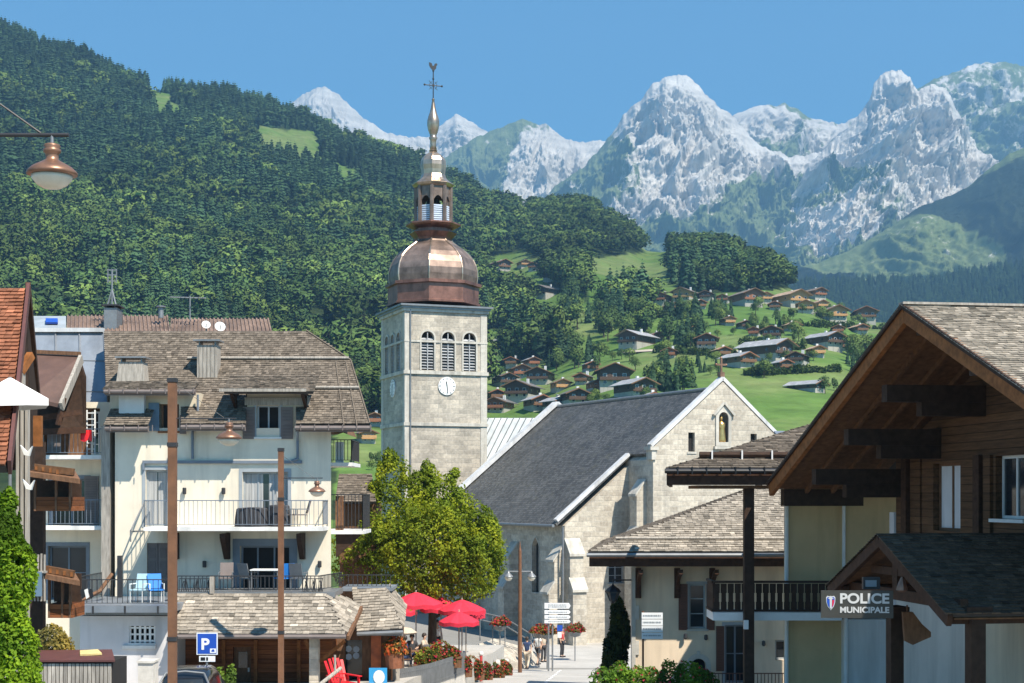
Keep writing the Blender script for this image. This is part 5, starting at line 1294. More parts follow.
b = MB(); b.lathe([(.42, 0), (.42, .4), (.38, .72), (.34, .76), (.1, .78)], n=8, rot=.4); b.build('cover', M['clothdark'], t_)
# things on the upper left balcony
t_ = thing('step_ladder', 'white step ladder leaning on the upper left balcony', 'ladder', (PX(90, 55), 55, PZ(455, 54.5)), world=True); b = MB()
for x in (87, 95): b.bar(P(x, 455, 55), P(x, 410, 55.3), .05, .03)
for k in range(7): b.bar(P(87, 449-k*6, 55.05), P(95, 449-k*6, 55.05), .04, .04)
b.build('frame', M['frame'], t_)
t_ = thing('red_towel', 'red cloth hanging over the upper left balcony rail', 'towel', P(86, 430, 54.5), world=True); b = MB()
for k in range(8):
    x0, x1 = 80.5 + k*1.4, 81.9 + k*1.4; d0, d1 = .03*math.sin(k*1.3), .03*math.sin((k+1)*1.3)
    b.prism([P(x0, 430, 54.44+d0), P(x1, 430, 54.44+d1), P(x1, 441+math.sin(k), 54.42+d1), P(x0, 441+math.sin(k-1), 54.42+d0)], (0, .02, 0))
b.build('cloth', M['redplastic'], t_)

# ------------------------------------------------------------------ timber chalet and tiled house at far left
tc = thing('timber_balcony_chalet', 'dark timber chalet with stacked wooden balcony roofs left of the hotel', 'chalet', (PX(40, 44), 44, -6.4), world=True)
D = 44.0
b = MB(); b.box(PX(10, D), PX(30, D), D+1.2, D+1.5, -6.6, PZ(440, D)); b.build('wall', M['darkwood'], tc)
def woodbay(x0, x1, yt, yb, roofy):
    b = MB(); b.box(PX(x0, D), PX(x1, D), D, D+1.3, PZ(yb, D), PZ(yb-14, D)); b.build('balcony', M['panel'], tc)
    for x in (x0, (x0*.45+x1*.55), x1-3): b = MB(); b.box(PX(x, D), PX(x+2, D), D-.02, D+.1, PZ(yb, D), PZ(yt, D)); b.build('post', M['brownwood'], tc)
    b = MB(); b.box(PX(x0, D)-.1, PX(x1, D), D+.9, D+1.0, PZ(yb-14, D), PZ(yt, D)); b.build('balcony_back', M['darkwood'], tc)
    b = MB(); b.prism([P(x0-4, roofy+9, D-.5), P(x1+8, roofy+16, D-.5), P(x1+2, roofy+6, D+1.0), P(x0-4, roofy, D+1.0)], (0, 0, -.14)); b.build('roof', M['brownwood'], tc)
    b = MB(); b.bar(P(x0-2, roofy+4, D-.2), P(x1+2, roofy+9, D-.2), .16, .2); b.build('beam', M['soffit'], tc)
    for k in range(4): b = MB(); b.box(PX(x0+4+k*7, D), PX(x0+6.5+k*7, D), D-.3, D-.1, PZ(roofy+7.5+k*1.2, D), PZ(roofy+3+k*1.2, D)); b.build('rafter_end', M['orange'], tc)
woodbay(34, 72, 480, 511, 463); woodbay(48, 72, 575, 618, 565)
b = MB()
for k in range(6): x = 33+k*3.2; b.box(PX(x, D), PX(x+1.3, D), D-.5, D-.42, PZ(600, D), PZ(553+k % 2, D))
b.box(PX(32, D), PX(52, D), D-.55, D-.42, PZ(572, D), PZ(570, D)); b.build('fence_screen', M['greywood'], tc)
b = MB(); b.box(PX(35, D), PX(48, D), D-.6, D-.54, PZ(595, D), PZ(571, D)); b.build('banner', M['shutterblue'], tc)
b = MB()
for k in range(3): b.prism([P(80+k*4.2, 590, D), P(83+k*4.2, 588.6, D), P(85+k*4.2, 597, D), P(82+k*4.2, 599, D)], (0, .05, 0), k % 2)
b.build('striped_board', [M['black'], M['frame']], tc)
th_ = thing('tiled_roof_house', 'house at the left edge with orange red clay tile roof and dark wooden gable', 'house', (PX(0, 24), 24, -5.6), world=True)
D = 24.0
a0, a1, a2, a3 = P(6, 466, D-3.2), P(-160, 466, D-3.2), P(-160, 288, D+.4), P(25.5, 288, D+.4)
U = (a1-a0).normalized(); nn = U.cross(a3-a0).normalized(); V = nn.cross(U); V = V if V.z > 0 else -V
uv = [((p-a0).dot(U), (p-a0).dot(V)) for p in (a0, a1, a2, a3)]
r_ = MB(); plane_prism(r_, a0, U, V, uv, .12); ro = r_.build('roof', M['under'], th_)
s_ = MB(); shingles(s_, a0, U, V, uv, .105, .105, .022, lift=.012, var=.28, jit=.05); s_.build('tile', M['tile'], ro)
b = MB(); b.bar(a0 + Vector((.05, 0, -.02)), a3 + Vector((.05, 0, -.02)), .05, .24); b.build('bargeboard', M['dirtred'], th_)
b = MB(); b.bar(a3 + Vector((.02, .06, .02)), P(38.5, 402, D+3.8), .08, .2); b.build('rear_bargeboard', M['beam'], th_)
b = MB(); b.prism([P(-20, 470, D), P(26, 470, D), P(24, 400, D), P(20, 320, D), P(-20, 320, D)], (0, .25, 0)); b.build('wall', M['darkwood'], th_)
b = MB(); b.prism([P(22, 312, D+.2), P(26, 300, D+.3), P(38, 402, D+3.4), P(34, 470, D+3.4), P(22, 470, D+.2)], (-.2, .1, 0)); b.build('gable', M['darkwood'], th_)
for x in (18, 22.5, 27): b = MB(); b.box(PX(x, D-.4), PX(x+2.6, D-.4), D-.5, D-.38, -5.6, PZ(345+(x-18)*6, D)); b.build('post', M['greywood'], th_)
b = MB(); b.bar(P(20, 372, D-.5), P(31, 355, D-.2), .1, .12); b.build('brace', M['orange'], th_); b = MB(); b.box(PX(29, D), PX(37, D), D+.2, D+.3, PZ(446, D), PZ(415, D)); b.build('bracket', M['orange'], th_)
b = MB(); b.box(PX(8, D), PX(20, D), D-.04, D, PZ(455, D), PZ(405, D)); b.build('window', M['glass'], th_)
pa = thing('parasol', 'folded out white parasol in front of the tiled roof house', 'parasol', (PX(22, 22), 22, -5.5), world=True)
b = MB(); c0 = P(10, 377, 22); rim = [Vector((PX(9, 22) + 1.0*math.cos(a)*.58, 22 + .6*math.sin(a), PZ(400, 22) + .02*math.cos(a*2))) for a in [2*PI*i/8 for i in range(8)]]
for i in range(8): b.add([c0, rim[i], rim[(i+1) % 8], rim[i] - Vector((0, 0, .1)), rim[(i+1) % 8] - Vector((0, 0, .1))], [(0, 1, 2), (1, 3, 4, 2)])
b.build('canopy', M['whitecanvas'], pa); b = MB(); b.tube(c0, (c0.x, 22, -5.5), .025, n=8); b.build('pole', M['greymetal'], pa)
for i, (x, y) in enumerate(((26, 450), (28, 484))):
    t_ = thing('flower_garland', ('upper' if i == 0 else 'lower') + ' white carved ornament on the posts at the left edge', 'ornament', P(x, y, 23), world=True)
    b = MB(); b.prism([P(x-6, y-5, 23), P(x+1, y+2, 23), P(x+6, y-4, 23), P(x+3, y+6, 23), P(x-2, y+5, 23)], (0, .06, 0)); b.build('plaque', M['frame'], t_)
# ------------------------------------------------------------------ pale house with the big shingle hip roof
DM = 53.0; GM = -7.5
def mx(px): return PX(px, DM)
def mz(py): return PZ(py, DM)
mh = thing('village_house', 'pale house with red brown shutters under a wide shingled hip roof', 'house', (mx(700), DM, GM), world=True)
b = MB(); b.prism([(mx(633), DM, GM), (mx(900), DM, GM), (mx(900), DM+9, GM), (PX(634, DM+9), DM+9, GM)], (0, 0, mz(556)-GM)); cut = MB()
for x0, x1, y0, y1 in ((689, 706, 584, 629), (725, 746, 625, 683), (775, 790, 640, 660)): cut.box(mx(x0), mx(x1), DM-.2, DM+.35, mz(y1), mz(y0))
cut.prism([(p[0], DM-.2, p[2]) for p in archpts(mx(698.5), GM+.02, mz(658.5), 15/F*DM, 0)], (0, .55, 0))
b.build('wall', M['mairie'], mh, cut=cut)
window(mh, mx(697.5), mz(629), 17/F*DM, 45/F*DM, DM, 'greyframe', depth=.2, mull=0, bars=2, sill='ashlar', surround='greyframe', sw=.09, label='tall upper window')
shutter(mh, mx(678.5), mx(687.5), mz(630), mz(584), DM, 'shutterred'); shutter(mh, mx(706.5), mx(714.5), mz(630), mz(584), DM, 'shutterred')
window(mh, mx(735.5), mz(683), 21/F*DM, 58/F*DM, DM, 'bluegrey', depth=.2, mull=1, bars=1, surround='greyframe', sw=.1); shutter(mh, mx(716), mx(724), mz(671), mz(626), DM, 'shutterred')
window(mh, mx(782.5), mz(660), 15/F*DM, 20/F*DM, DM, 'greyframe', depth=.2, mull=0, bars=0)
b = MB(); b.prism([(p[0], DM+.28, p[2]) for p in archpts(mx(698.5), GM+.02, mz(658.5), 15/F*DM, 0)], (0, .05, 0)); d_ = b.build('arched_door', M['darkopen'], mh)
b = MB(); a = archpts(mx(698.5), GM, mz(653.5), 25/F*DM, DM-.05); b_ = archpts(mx(698.5), GM, mz(658.5), 15/F*DM, DM-.05)
for i in range(1, len(a)):
    j = (i+1) % len(a); b.add([a[i], a[j], b_[j], b_[i]], [(0, 1, 2, 3)]); b.add([(a[i][0], DM+.02, a[i][2]), (a[j][0], DM+.02, a[j][2]), a[j], a[i]], [(0, 1, 2, 3)]); b.add([b_[i], b_[j], (b_[j][0], DM+.02, b_[j][2]), (b_[i][0], DM+.02, b_[i][2])], [(0, 1, 2, 3)])
b.box(mx(697), mx(700), DM-.08, DM+.02, mz(657), mz(651)); b.build('stone_surround', M['ashlar'], mh)
b = MB(); b.box(mx(631.5), mx(635.5), DM-.06, DM+.3, GM, mz(556))
for k in range(9): 
    if k % 2: b.box(mx(635.5), mx(639), DM-.058, DM, GM+k*.62, GM+k*.62+.5)
b.build('quoin', M['ashlar'], mh)
# hip roof
EY = DM-1.5; C0 = P(588, 552, EY); tm = .50; C1 = Vector((PX(900, EY), EY, C0.z)); run = 6.4
R0_ = C0 + Vector((run*1.45, run, run*tm)); R1_ = C1 + Vector((0, run, run*tm)); B0 = C0 + Vector((1.3, 2*run, 0))
def hiproof(parent, quad, mat, expo=.17, wid=.2, th=.028, name='roof'):
    q = [Vector(p) for p in quad]; U = (q[1]-q[0]).normalized(); nn = U.cross(q[-1]-q[0]).normalized(); V = nn.cross(U); V = V if V.z > 0 else -V
    uv = [((p-q[0]).dot(U), (p-q[0]).dot(V)) for p in q]
    r_ = MB(); plane_prism(r_, q[0], U, V, uv, .1); o = r_.build(name, M['under'], parent)
    s_ = MB(); shingles(s_, q[0], U, V, uv, expo, wid, th, lift=.012); s_.build('shingle', M[mat], o); return o
hiproof(mh, (C0, C1, R1_, R0_), 'shinglepale', .16, .2); hiproof(mh, (B0, C0, R0_, R0_ + Vector((0, .01, 0))), 'shingle')
b = MB(); b.box(C0.x+.05, C1.x, EY+.06, EY+.16, C0.z-.50, C0.z-.04); b.bar((C0.x+.12, EY+.17, C0.z-.27), (C0.x+1.3, EY+12, C0.z-.27), .1, .46); b.build('fascia', M['beam'], mh)
b = MB(); b.tube((C0.x-.05, EY-.08, C0.z-.10), (C1.x, EY-.08, C0.z-.10), .07, n=8); b.build('gutter', M['greymetal'], mh)
b = MB(); b.box(C0.x+.16, C1.x, EY+.17, DM-.01, C0.z-.2, C0.z-.12); b.build('soffit', M['brownwood'], mh)
b = MB(); vv = (R0_-C0); p0 = C0 + Vector((1.0, .75, .75*tm+.08)); b.tube(p0, p0 + Vector((9, 0, 0)), .05, n=7); b.build('snow_guard', M['greywood'], mh)
for x in (638, 677, 712):
    b = MB(); X = mx(x); pts = [(X, DM-.04, mz(596)), (X, DM-.12, mz(588)), (X, DM-.35, mz(579)), (X, DM-.75, mz(573)), (X, EY+.2, mz(570))]
    for p_, q_ in zip(pts[:-1], pts[1:]): b.bar(p_, q_, .13, .16)
    b.box(X-.1, X+.1, DM-.12, DM, mz(598), mz(568)); b.build('bracket', M['beam'], mh)
for x, y in ((685, 636), (705.5, 637), (763, 643)):
    b = MB(); b.lathe([(.03, -.1), (.07, -.06), (.06, .08), (.02, .1)], (mx(x), DM-.14, mz(y)), 8); b.box(mx(x)-.02, mx(x)+.02, DM-.1, DM, mz(y)+.02, mz(y)+.06); b.build('wall_light', M['iron'], mh)
# wall lantern on the corner
D = 52.3
wl = thing('wall_lantern', 'black wall lantern on an arm at the corner of the shuttered house', 'lantern', P(613, 592, D), world=True)
b = MB(); b.bar(P(631, 580, DM), P(613, 580, D), .04, .05); b.tube(P(613, 580, D), P(613, 585, D), .02, n=6); c = P(613, 600, D); b.lathe([(.02, .56), (.06, .5), (.20, .40), (.28, .30), (.28, .27)], c, 6); b.lathe([(.04, -.12), (.10, -.06), (.12, -.03)], c, 6)
for k in range(6): a = k*PI/3; b.bar(c + Vector((.12*math.cos(a), .12*math.sin(a), -.03)), c + Vector((.24*math.cos(a), .24*math.sin(a), .28)), .02, .02)
b.build('bracket', M['black'], wl); b = MB(); b.lathe([(.11, -.03), (.225, .27)], c, 6); b.build('lamp_glass', M['glass'], wl)
# sign board on a post before that house
sg = thing('notice_sign', 'white notice sign of four slats on a post before the shuttered house', 'sign', P(651, 690, 51), world=True)
b = MB(); b.tube(P(643, 692, 51), P(643, 611, 51), .035, n=8); b.build('post', M['rustpost'], sg)
def textlines(parent, x0, x1, y0, y1, D, mat, seed, rows=2):
    g = random.Random(seed); b = MB(); h = (y1-y0)/rows
    for r in range(rows):
        x = x0
        while x < x1:
            w = g.uniform(.4, 1.6); b.box(PX(x, D), PX(min(x+w, x1), D), D-.006, D, PZ(y0+h*(r+.75), D), PZ(y0+h*(r+.25), D)); x += w + g.uniform(.25, .7)
    return b.build('lettering', M[mat], parent)
for k in range(4):
    y0 = 612.5+k*6.7; b = MB(); b.box(PX(641.5, 51), PX(662.5, 51), 50.9, 50.95, PZ(y0+6.1, 51), PZ(y0, 51)); o = b.build('sign_board', M['signwhite'], sg); textlines(o, 643, 661, y0+1.6, y0+4.4, 50.895, 'greyframe', k, 1)
# balcony along that house and the annex
def picket(parent, pts, z0, h, mat='darkwood'):
    b = MB()
    for a, c in zip(pts[:-1], pts[1:]):
        a, c = Vector((*a, 0)), Vector((*c, 0)); L_ = (c-a).length; d = (c-a).normalized(); n = max(1, int(L_/.19))
        for k in range(n):
            p = a.lerp(c, (k+.5)/n); w = .055; q0, q1 = p - d*w, p + d*w
            for za_, zb_, f in ((.06, .3, 1.0), (.3, .55, .8), (.55, h-.05, 1.05)): b.bar(p + Vector((0, 0, z0+za_)), p + Vector((0, 0, z0+zb_)), .022 if abs(d.x) < .5 else .165*f, .165*f if abs(d.x) < .5 else .022)
        for z in (z0+h, z0+.05): b.bar(a + Vector((0, 0, z)), c + Vector((0, 0, z)), .09, .06)
    return b.build('railing', M[mat], parent)

# ------------------------------------------------------------------ annex with the low roof and balcony
DA = 44.0; GA = -6.7
ax = thing('annex_house', 'ochre walled annex with a long balcony and low shingle roof on a dark post', 'building', (PX(830, DA), DA, GA), world=True)
def ax_(px, D=DA): return PX(px, D)
b = MB(); b.prism([(ax_(784), DA, PZ(618, DA)), (ax_(930), DA, PZ(618, DA)), (ax_(930), DA+6, PZ(618, DA)), (PX(786, DA+6), DA+6, PZ(618, DA))], (0, 0, PZ(476, DA)-PZ(618, DA))); b.build('upper_wall', M['ochre'], ax)
b = MB(); b.prism([(ax_(784), DA+.02, GA), (ax_(841.5), DA+.02, GA), (ax_(841.5), DA+5.8, GA), (PX(786, DA+6), DA+5.8, GA)], (0, 0, PZ(618, DA)-.002-GA)); b.build('lower_wall', M['ochre'], ax)
b = MB(); b.box(ax_(841.5), ax_(930), DA-.4, DA+5.9, GA, PZ(618.5, DA)-.004); b.build('entrance_wall', M['white'], ax)
b = MB(); b.tube((ax_(843), DA-.1, PZ(500, DA)), (ax_(843), DA-.1, PZ(600, DA)), .05, n=8); b.tube((ax_(842), DA-.48, PZ(612, DA)), (ax_(842), DA-.48, GA), .06, n=8); b.tube((ax_(786), DA-.08, PZ(490, DA)), (ax_(786), DA-.08, GA), .06, n=8); b.build('downpipe', M['frame'], ax)
Db = 42.6
b = MB(); b.box(PX(713, Db), PX(842, Db), Db, DA+.0, PZ(620.5, Db), PZ(612.5, Db)); b.build('balcony', M['frame'], ax)
picket(ax, [(PX(713.5, Db), Db+1.3), (PX(713.5, Db), Db+.07), (PX(840, Db), Db+.07)], PZ(612.5, Db), 30.5/F*Db)
b = MB(); b.box(PX(742.3, 42.4), PX(752, 42.4), 42.0, 42.28, GA, PZ(488, 42.2)); b.build('post', M['darkwood'], ax)
b = MB(); b.box(PX(743.5, 42), PX(748, 42), 41.9, 42.0, PZ(629, 42), PZ(620, 42)); b.build('junction_box', M['frame'], ax)
EA = 41.6; A0 = P(666, 468.5, EA); A1 = Vector((PX(972, EA), EA, A0.z)); ta = .28; ra = 5.6  # unseen right end of the roof is lengthened to shade the ochre wall
Rr0 = A0 + Vector((ra*.97, ra, ra*ta)); Rr1 = A1 + Vector((2.5, ra, ra*ta))
hiproof(ax, (A0, A1, Rr1, Rr0), 'shingle', .2, .22, .03); hiproof(ax, (A0 + Vector((.7, ra+.8, 0)), A0, Rr0, Rr0 + Vector((0, .02, 0))), 'shingle', .2, .22)
b = MB(); b.box(A0.x+.03, A1.x, EA+.06, EA+.15, PZ(485, EA), A0.z-.06); b.bar((A0.x+.1, EA+.16, A0.z-.27), (A0.x+1.1, EA+9, A0.z-.27), .1, .40); b.build('fascia', M['beam'], ax)
b = MB(); b.tube((A0.x-.04, EA-.08, A0.z-.07), (A1.x, EA-.08, A0.z-.07), .065, n=8)
for k in range(9): b.box(A0.x+.3+k*.4, A0.x+.33+k*.4, EA-.16, EA-.02, A0.z-.17, A0.z+.05)
b.build('gutter', M['black'], ax)
b = MB(); b.box(A0.x+.9, A1.x, EA+.16, DA-.01, PZ(488.5, EA), PZ(485.3, EA)); b.build('soffit', M['soffit'], ax)
b = MB(); q0 = A0 + Vector((1.05, 1.0, ta*1.0+.13)); b.tube(q0, q0 + Vector((3.6, 0, 0)), .085, n=8); b.build('snow_guard', M['darkwood'], ax)
b = MB()
for k in range(4): q = q0 + Vector((.35+k*.85, 0, 0)); b.bar(q + Vector((0, -.1, -.15)), q + Vector((0, -.1, .12)), .04, .03)
b.build('snow_guard_hook', M['frame'], ax)
sl = P(786, 436.5, EA+4.4); b = MB(); b.prism([sl + Vector(v) for v in ((-.3, -.4, -.11+.02), (.5, -.4, -.11+.02), (.5, .4, .11+.02), (-.3, .4, .11+.02))], (0, 0, .06)); b.build('roof_light', M['zinc'], ax)
b = MB(); b.box(PX(712, DM-2), PX(790, DM-2), DM-1.3, DM-1.22, mz(690), mz(687)); b.build('lower_slab', M['frame'], mh)
railing(mh, [(PX(712, 51.5), DM-.1), (PX(712, 51.5), DM-1.4), (PX(790, 51.5), DM-1.4)], PZ(700, 51.5), .9, 'shutterred', .12)

# ------------------------------------------------------------------ police building
po = thing('police_station', 'timber gabled police building with deep shingle roof, dark purlins and white ground floor', 'building', (8.65, 32.3, -5.75), math.radians(8))
ZP = 5.75; th8 = math.radians(8); c8, s8 = math.cos(th8), math.sin(th8)
def rz_(y, z0=4.07, t=.40, y0=0): return z0 - t*abs(y-y0) + ZP
za = 4.07+ZP; tp = .40
def onx(px, x):
    """local y where bearing px meets the local plane x"""
    k_ = (px-512)/F; return (8.57 + c8*x - k_*(32.3 + s8*x))/(s8 + k_*c8)
def onz(py, x, y): return (H-py)/F*(32.3 + s8*x + c8*y) + ZP
LX = 13.0
for sgn, Lr in ((1, 9.4), (-1, 9.4)):
    V = Vector((0, -sgn, tp)).normalized(); ll = Lr*math.sqrt(1+tp*tp); O = Vector((0, sgn*Lr, za-tp*Lr))
    r_ = MB(); plane_prism(r_, O, (1, 0, 0), V, [(-.22, 0), (LX, 0), (LX, ll-.06), (-.22, ll-.06)], .08); r_o = r_.build('roof', M['under'], po)
    s_ = MB(); shingles(s_, O, (1, 0, 0), V, [(-.30, -.05), (LX if sgn < 0 else 3, -.05), (LX if sgn < 0 else 3, ll), (-.30, ll)], .14, .17, .024, lift=.015, var=.34); s_.build('shingle', M['shinglepale' if sgn < 0 else 'shingle'], r_o)
    b = MB(); plane_prism(b, O + Vector((0, 0, -.10)), (1, 0, 0), V, [(-.1, 0), (2.7, 0), (2.7, ll-.15), (-.1, ll-.15)], .04); b.build('soffit', M['soffit'], po)
    b = MB(); b.bar(O + Vector((-.17, 0, -.17)), Vector((-.17, -sgn*.0, za-.17)), .12, .36, up=(0, 0, 1)); b.build('bargeboard', M['orange'], po)
    b = MB(); b.bar(O + Vector((-.27, 0, .0)), Vector((-.27, 0, za-.0)), .05, .10); b.build('verge_board', M['darkwood'], po)
    b = MB()
    for k in range(3): 
        x = .75 + k*.75; b.bar(O + Vector((x, -sgn*.3, -.21)), Vector((x, sgn*.1, za-.21)), .09, .12)
    b.build('rafter', M['soffit'], po)
# shingle ridge and roof stick
b = MB(); b.bar((-.29, 0, za+.05), (LX, 0, za+.05), .26, .05); b.build('ridge_cap', M['greywood'], po)
yl = -2.05; b = MB(); b.tube((2.0, yl, rz_(yl)+.14), (5.5, yl, rz_(yl)+.14), .11, n=10); b.build('snow_guard', M['greywood'], po)
# purlins with stepped ends
for py0, px0, hh in ((385, 880, .70), (429, 842, .72), (469, 810, .74)):
    y = onx(px0, .1); z1 = onz(py0, .1, y); b = MB(); b.box(.12, 2.5, y-.16, y+.16, z1-hh*.55, z1); b.box(.95, 2.5, y-.15, y+.15, z1-hh, z1-hh*.55-.002); b.build('purlin', M['darkwood'], po)
b = MB(); b.box(.12, 2.5, -.16, .16, za-.62, za-.28); b.build('purlin', M['darkwood'], po)
b = MB(); y1_ = onx(783, .3); b.box(.2, 2.5, y1_-.15, y1_+.15, onz(506, .3, y1_), onz(489, .3, y1_)); b.build('purlin', M['darkwood'], po)
for y in (-2.6, -5.2):
    b = MB(); z1 = rz_(y)-.26; b.box(.12, 2.5, y-.16, y+.16, z1-.4, z1); b.build('purlin', M['darkwood'], po)
# gable wall: planks above, plaster below
XW = 2.5; yc = onx(893, XW); zf = onz(535, XW, yc)
b = MB(); b.prism([(XW, -8, zf), (XW, yc, zf), (XW, yc, rz_(yc)-.25), (XW, 0, za-.25), (XW, -8, rz_(8)-.25)], (.5, 0, 0)); cut = MB()
wins = [(930, 957, 463, 531), (992, 1022, 455, 519)]
for a, c, y0, y1 in wins:
    ya, yb_ = onx(a, XW), onx(c, XW); ym = (ya+yb_)/2; cut.box(XW-.2, XW+.3, yb_, ya, onz(y1, XW, ym), onz(y0, XW, ym))
b.build('gable_wall', M['plankwall'], po, cut=cut)
for i, (a, c, y0, y1) in enumerate(wins):
    ya, yb_ = onx(a, XW), onx(c, XW); ym = (ya+yb_)/2; z0, z1 = onz(y1, XW, ym), onz(y0, XW, ym)
    b = MB(); b.box(XW+.16, XW+.24, yb_, ya, z0, z0+.07); b.box(XW+.16, XW+.24, yb_, ya, z1-.07, z1); 
    for q in (yb_, ya-.07, (ya+yb_)/2-.035): b.box(XW+.158, XW+.238, q, q+.07, z0+.072, z1-.072)
    o = b.build('window', M['frame' if i else 'brownwood'], po, label=('white framed window' if i else 'balcony door with pale curtain'))
    b = MB(); b.box(XW+.19, XW+.21, yb_, ya, z0, z1); b.build('pane', M['glass' if i else 'greyrender'], o)
    if i: b = MB(); b.box(XW-.12, XW+.1, yb_-.1, ya+.1, z0-.08, z0-.004); b.build('sill', M['frame'], o)
for px_, x_ in ((900, XW-.12), (914, XW-.05), (972, XW-.1), (983, XW-.08)):
    y = onx(px_, x_); b = MB(); b.box(x_, XW-.002, y-.16, y+.16, zf-.1, min(rz_(y)-.3, onz(455, x_, y))); b.build('timber_post', M['beam' if px_ in (900, 972) else 'plankwall'], po)
b = MB(); b.box(XW, XW+6, -8, yc, 0, zf-.003); cut = MB()
yw = onx(1003, XW); cut.box(XW-.2, XW+.3, yw-.4, yw+.35, onz(720, XW, yw), onz(662, XW, yw)); b.build('ground_floor_wall', M['warmwhite'], po, cut=cut)
b = MB(); b.box(XW+.2, XW+.24, yw-.42, yw+.37, onz(722, XW, yw), onz(660, XW, yw)); b.build('window', M['shutter'], po)
b = MB(); b.box(XW-.012, XW-.002, -8, onx(978, XW), 0, zf-.1); b.build('beige_wall_panel', M['beige'], po)
b = MB(); b.box(XW-.06, XW+6, yc, yc+.3, 0, zf+.6); b.build('corner_wall', M['greyrender'], po)
# entrance canopy with its small gable
xk, yk = -1.40, -1.51; zk = -.82+ZP; tk_ = .41
for sgn, Lr in ((1, 2.95), (-1, 3.3)):
    V = Vector((0, -sgn, tk_)).normalized(); ll = Lr*math.sqrt(1+tk_*tk_); O = Vector((xk, yk+sgn*Lr, zk-tk_*Lr)); Lx = XW-xk-.02
    r_ = MB(); plane_prism(r_, O, (1, 0, 0), V, [(.03, 0), (Lx, 0), (Lx, ll-.06), (.03, ll-.06)], .06); r_o = r_.build('canopy_roof', M['under'], po)
    s_ = MB(); shingles(s_, O, (1, 0, 0), V, [(-.05, -.04), (Lx, -.04), (Lx, ll), (-.05, ll)], .13, .17, .022, lift=.015); s_.build('shingle', M['shingledark'], r_o)
    b = MB(); b.bar(O + Vector((.05, 0, -.12)), Vector((xk+.05, yk, zk-.12)), .10, .22); b.build('bargeboard', M['beam'], po)
    b = MB(); plane_prism(b, O + Vector((0, 0, -.075)), (1, 0, 0), V, [(.14, 0), (Lx, 0), (Lx, ll-.1), (.14, ll-.1)], .03); b.build('soffit', M['soffit'], po)
b = MB(); b.box(xk+.35, xk+.5, yk-3.1, yk+2.7, zk-1.32, zk-1.1); b.box(xk+.35, xk+.5, yk-.12, yk+.12, zk-1.1, zk-.2); b.bar((xk+.42, yk-1.3, zk-.75), (xk+.42, yk+1.3, zk-.75), .12, .16); b.build('tie_beam', M['beam'], po)
for sy in (-2.95, 2.6): b = MB(); b.box(xk+.2, XW, yk+sy-.1, yk+sy+.1, zk-tk_*abs(sy)-.35, zk-tk_*abs(sy)-.12); b.build('canopy_beam', M['beam'], po)
b = MB(); b.box(xk+.2, XW, yk-.09, yk+.09, zk-.34, zk-.12); b.build('canopy_beam', M['beam'], po)
for px_, x_ in ((891, -.72), (971, -.72)):
    y = onx(px_, x_); b = MB(); b.box(x_-.14, x_+.14, y-.14, y+.14, 0, onz(612, x_, y)); b.box(x_-.3, x_+.2, y-.3, y+.3, onz(612, x_, y), onz(606, x_, y)); b.build('canopy_post', M['darkwood'], po)
# sign
DS = 29.6
sg = thing('police_sign', 'dark board lettered POLICE MUNICIPALE under the small gable', 'sign', P(857, 618, DS), rz=math.radians(-4))
b = MB(); wS, hS = 71/F*DS, 27.5/F*DS; b.box(-wS/2, wS/2, -.03, .03, 0, hS); so = b.build('board', M['signdark'], sg)
def fontmesh(txt, size, mat, parent, loc, width=None, name='lettering', ext=.004):
    cu = bpy.data.curves.new('t', 'FONT'); cu.body = txt; cu.size = size; cu.extrude = ext; cu.offset = size*.032; cu.align_x = 'LEFT'
    ob = bpy.data.objects.new('t', cu); C.objects.link(ob); dg = bpy.context.evaluated_depsgraph_get()
    me = bpy.data.meshes.new_from_object(ob.evaluated_get(dg)); bpy.data.objects.remove(ob); bpy.data.curves.remove(cu); me.name = name
    xs = [v.co.x for v in me.vertices]; ys = [v.co.y for v in me.vertices]; sc_ = (width/(max(xs)-min(xs))) if width else 1
    for v in me.vertices: v.co = Vector(((v.co.x-min(xs))*sc_, -v.co.z, v.co.y-min(ys)))
    me.materials.clear(); me.materials.append(M[mat]); o = bpy.data.objects.new(name, me); C.objects.link(o); o.parent = parent; o.location = loc; return o
pxm = DS/F
fontmesh('POLICE', .27, 'letter', so, (-wS/2+18.5*pxm, -.036, hS-13.0*pxm), 48.5*pxm)
fontmesh('MUNICIPALE', .16, 'letter', so, (-wS/2+18.5*pxm, -.036, hS-22.3*pxm), 48.5*pxm)
cxs = -wS/2 + 9.3*pxm; cz_ = hS-12.5*pxm
def shield(s_, mat, y, x0=-1, x1=1, top=5.5):
    pts = [(x, z) for x, z in ((-1, .75), (-.75, 1), (-.2, .92), (0, 1), (.2, .92), (.75, 1), (1, .75), (.95, .1), (.65, -.5), (0, -1), (-.65, -.5), (-.95, .1))]
    b = MB(); b.prism([(cxs + max(x0, min(x1, x))*4.6*pxm*s_, y, cz_ + z*7.2*pxm*s_) for x, z in pts], (0, .004, 0)); return b.build('crest', M[mat], so)
shield(1.0, 'letter', -.036); shield(.84, 'signblue', -.041)
b = MB(); b.prism([(cxs-.9*pxm, -.046, cz_-5.4*pxm), (cxs+.9*pxm, -.046, cz_-5.4*pxm), (cxs+1.1*pxm, -.046, cz_+4*pxm), (cxs+3*pxm, -.046, cz_+4.6*pxm), (cxs, -.046, cz_+6*pxm), (cxs-3*pxm, -.046, cz_+4.6*pxm), (cxs-1.1*pxm, -.046, cz_+4*pxm)], (0, .004, 0)); b.build('crest', M['letter'], so)
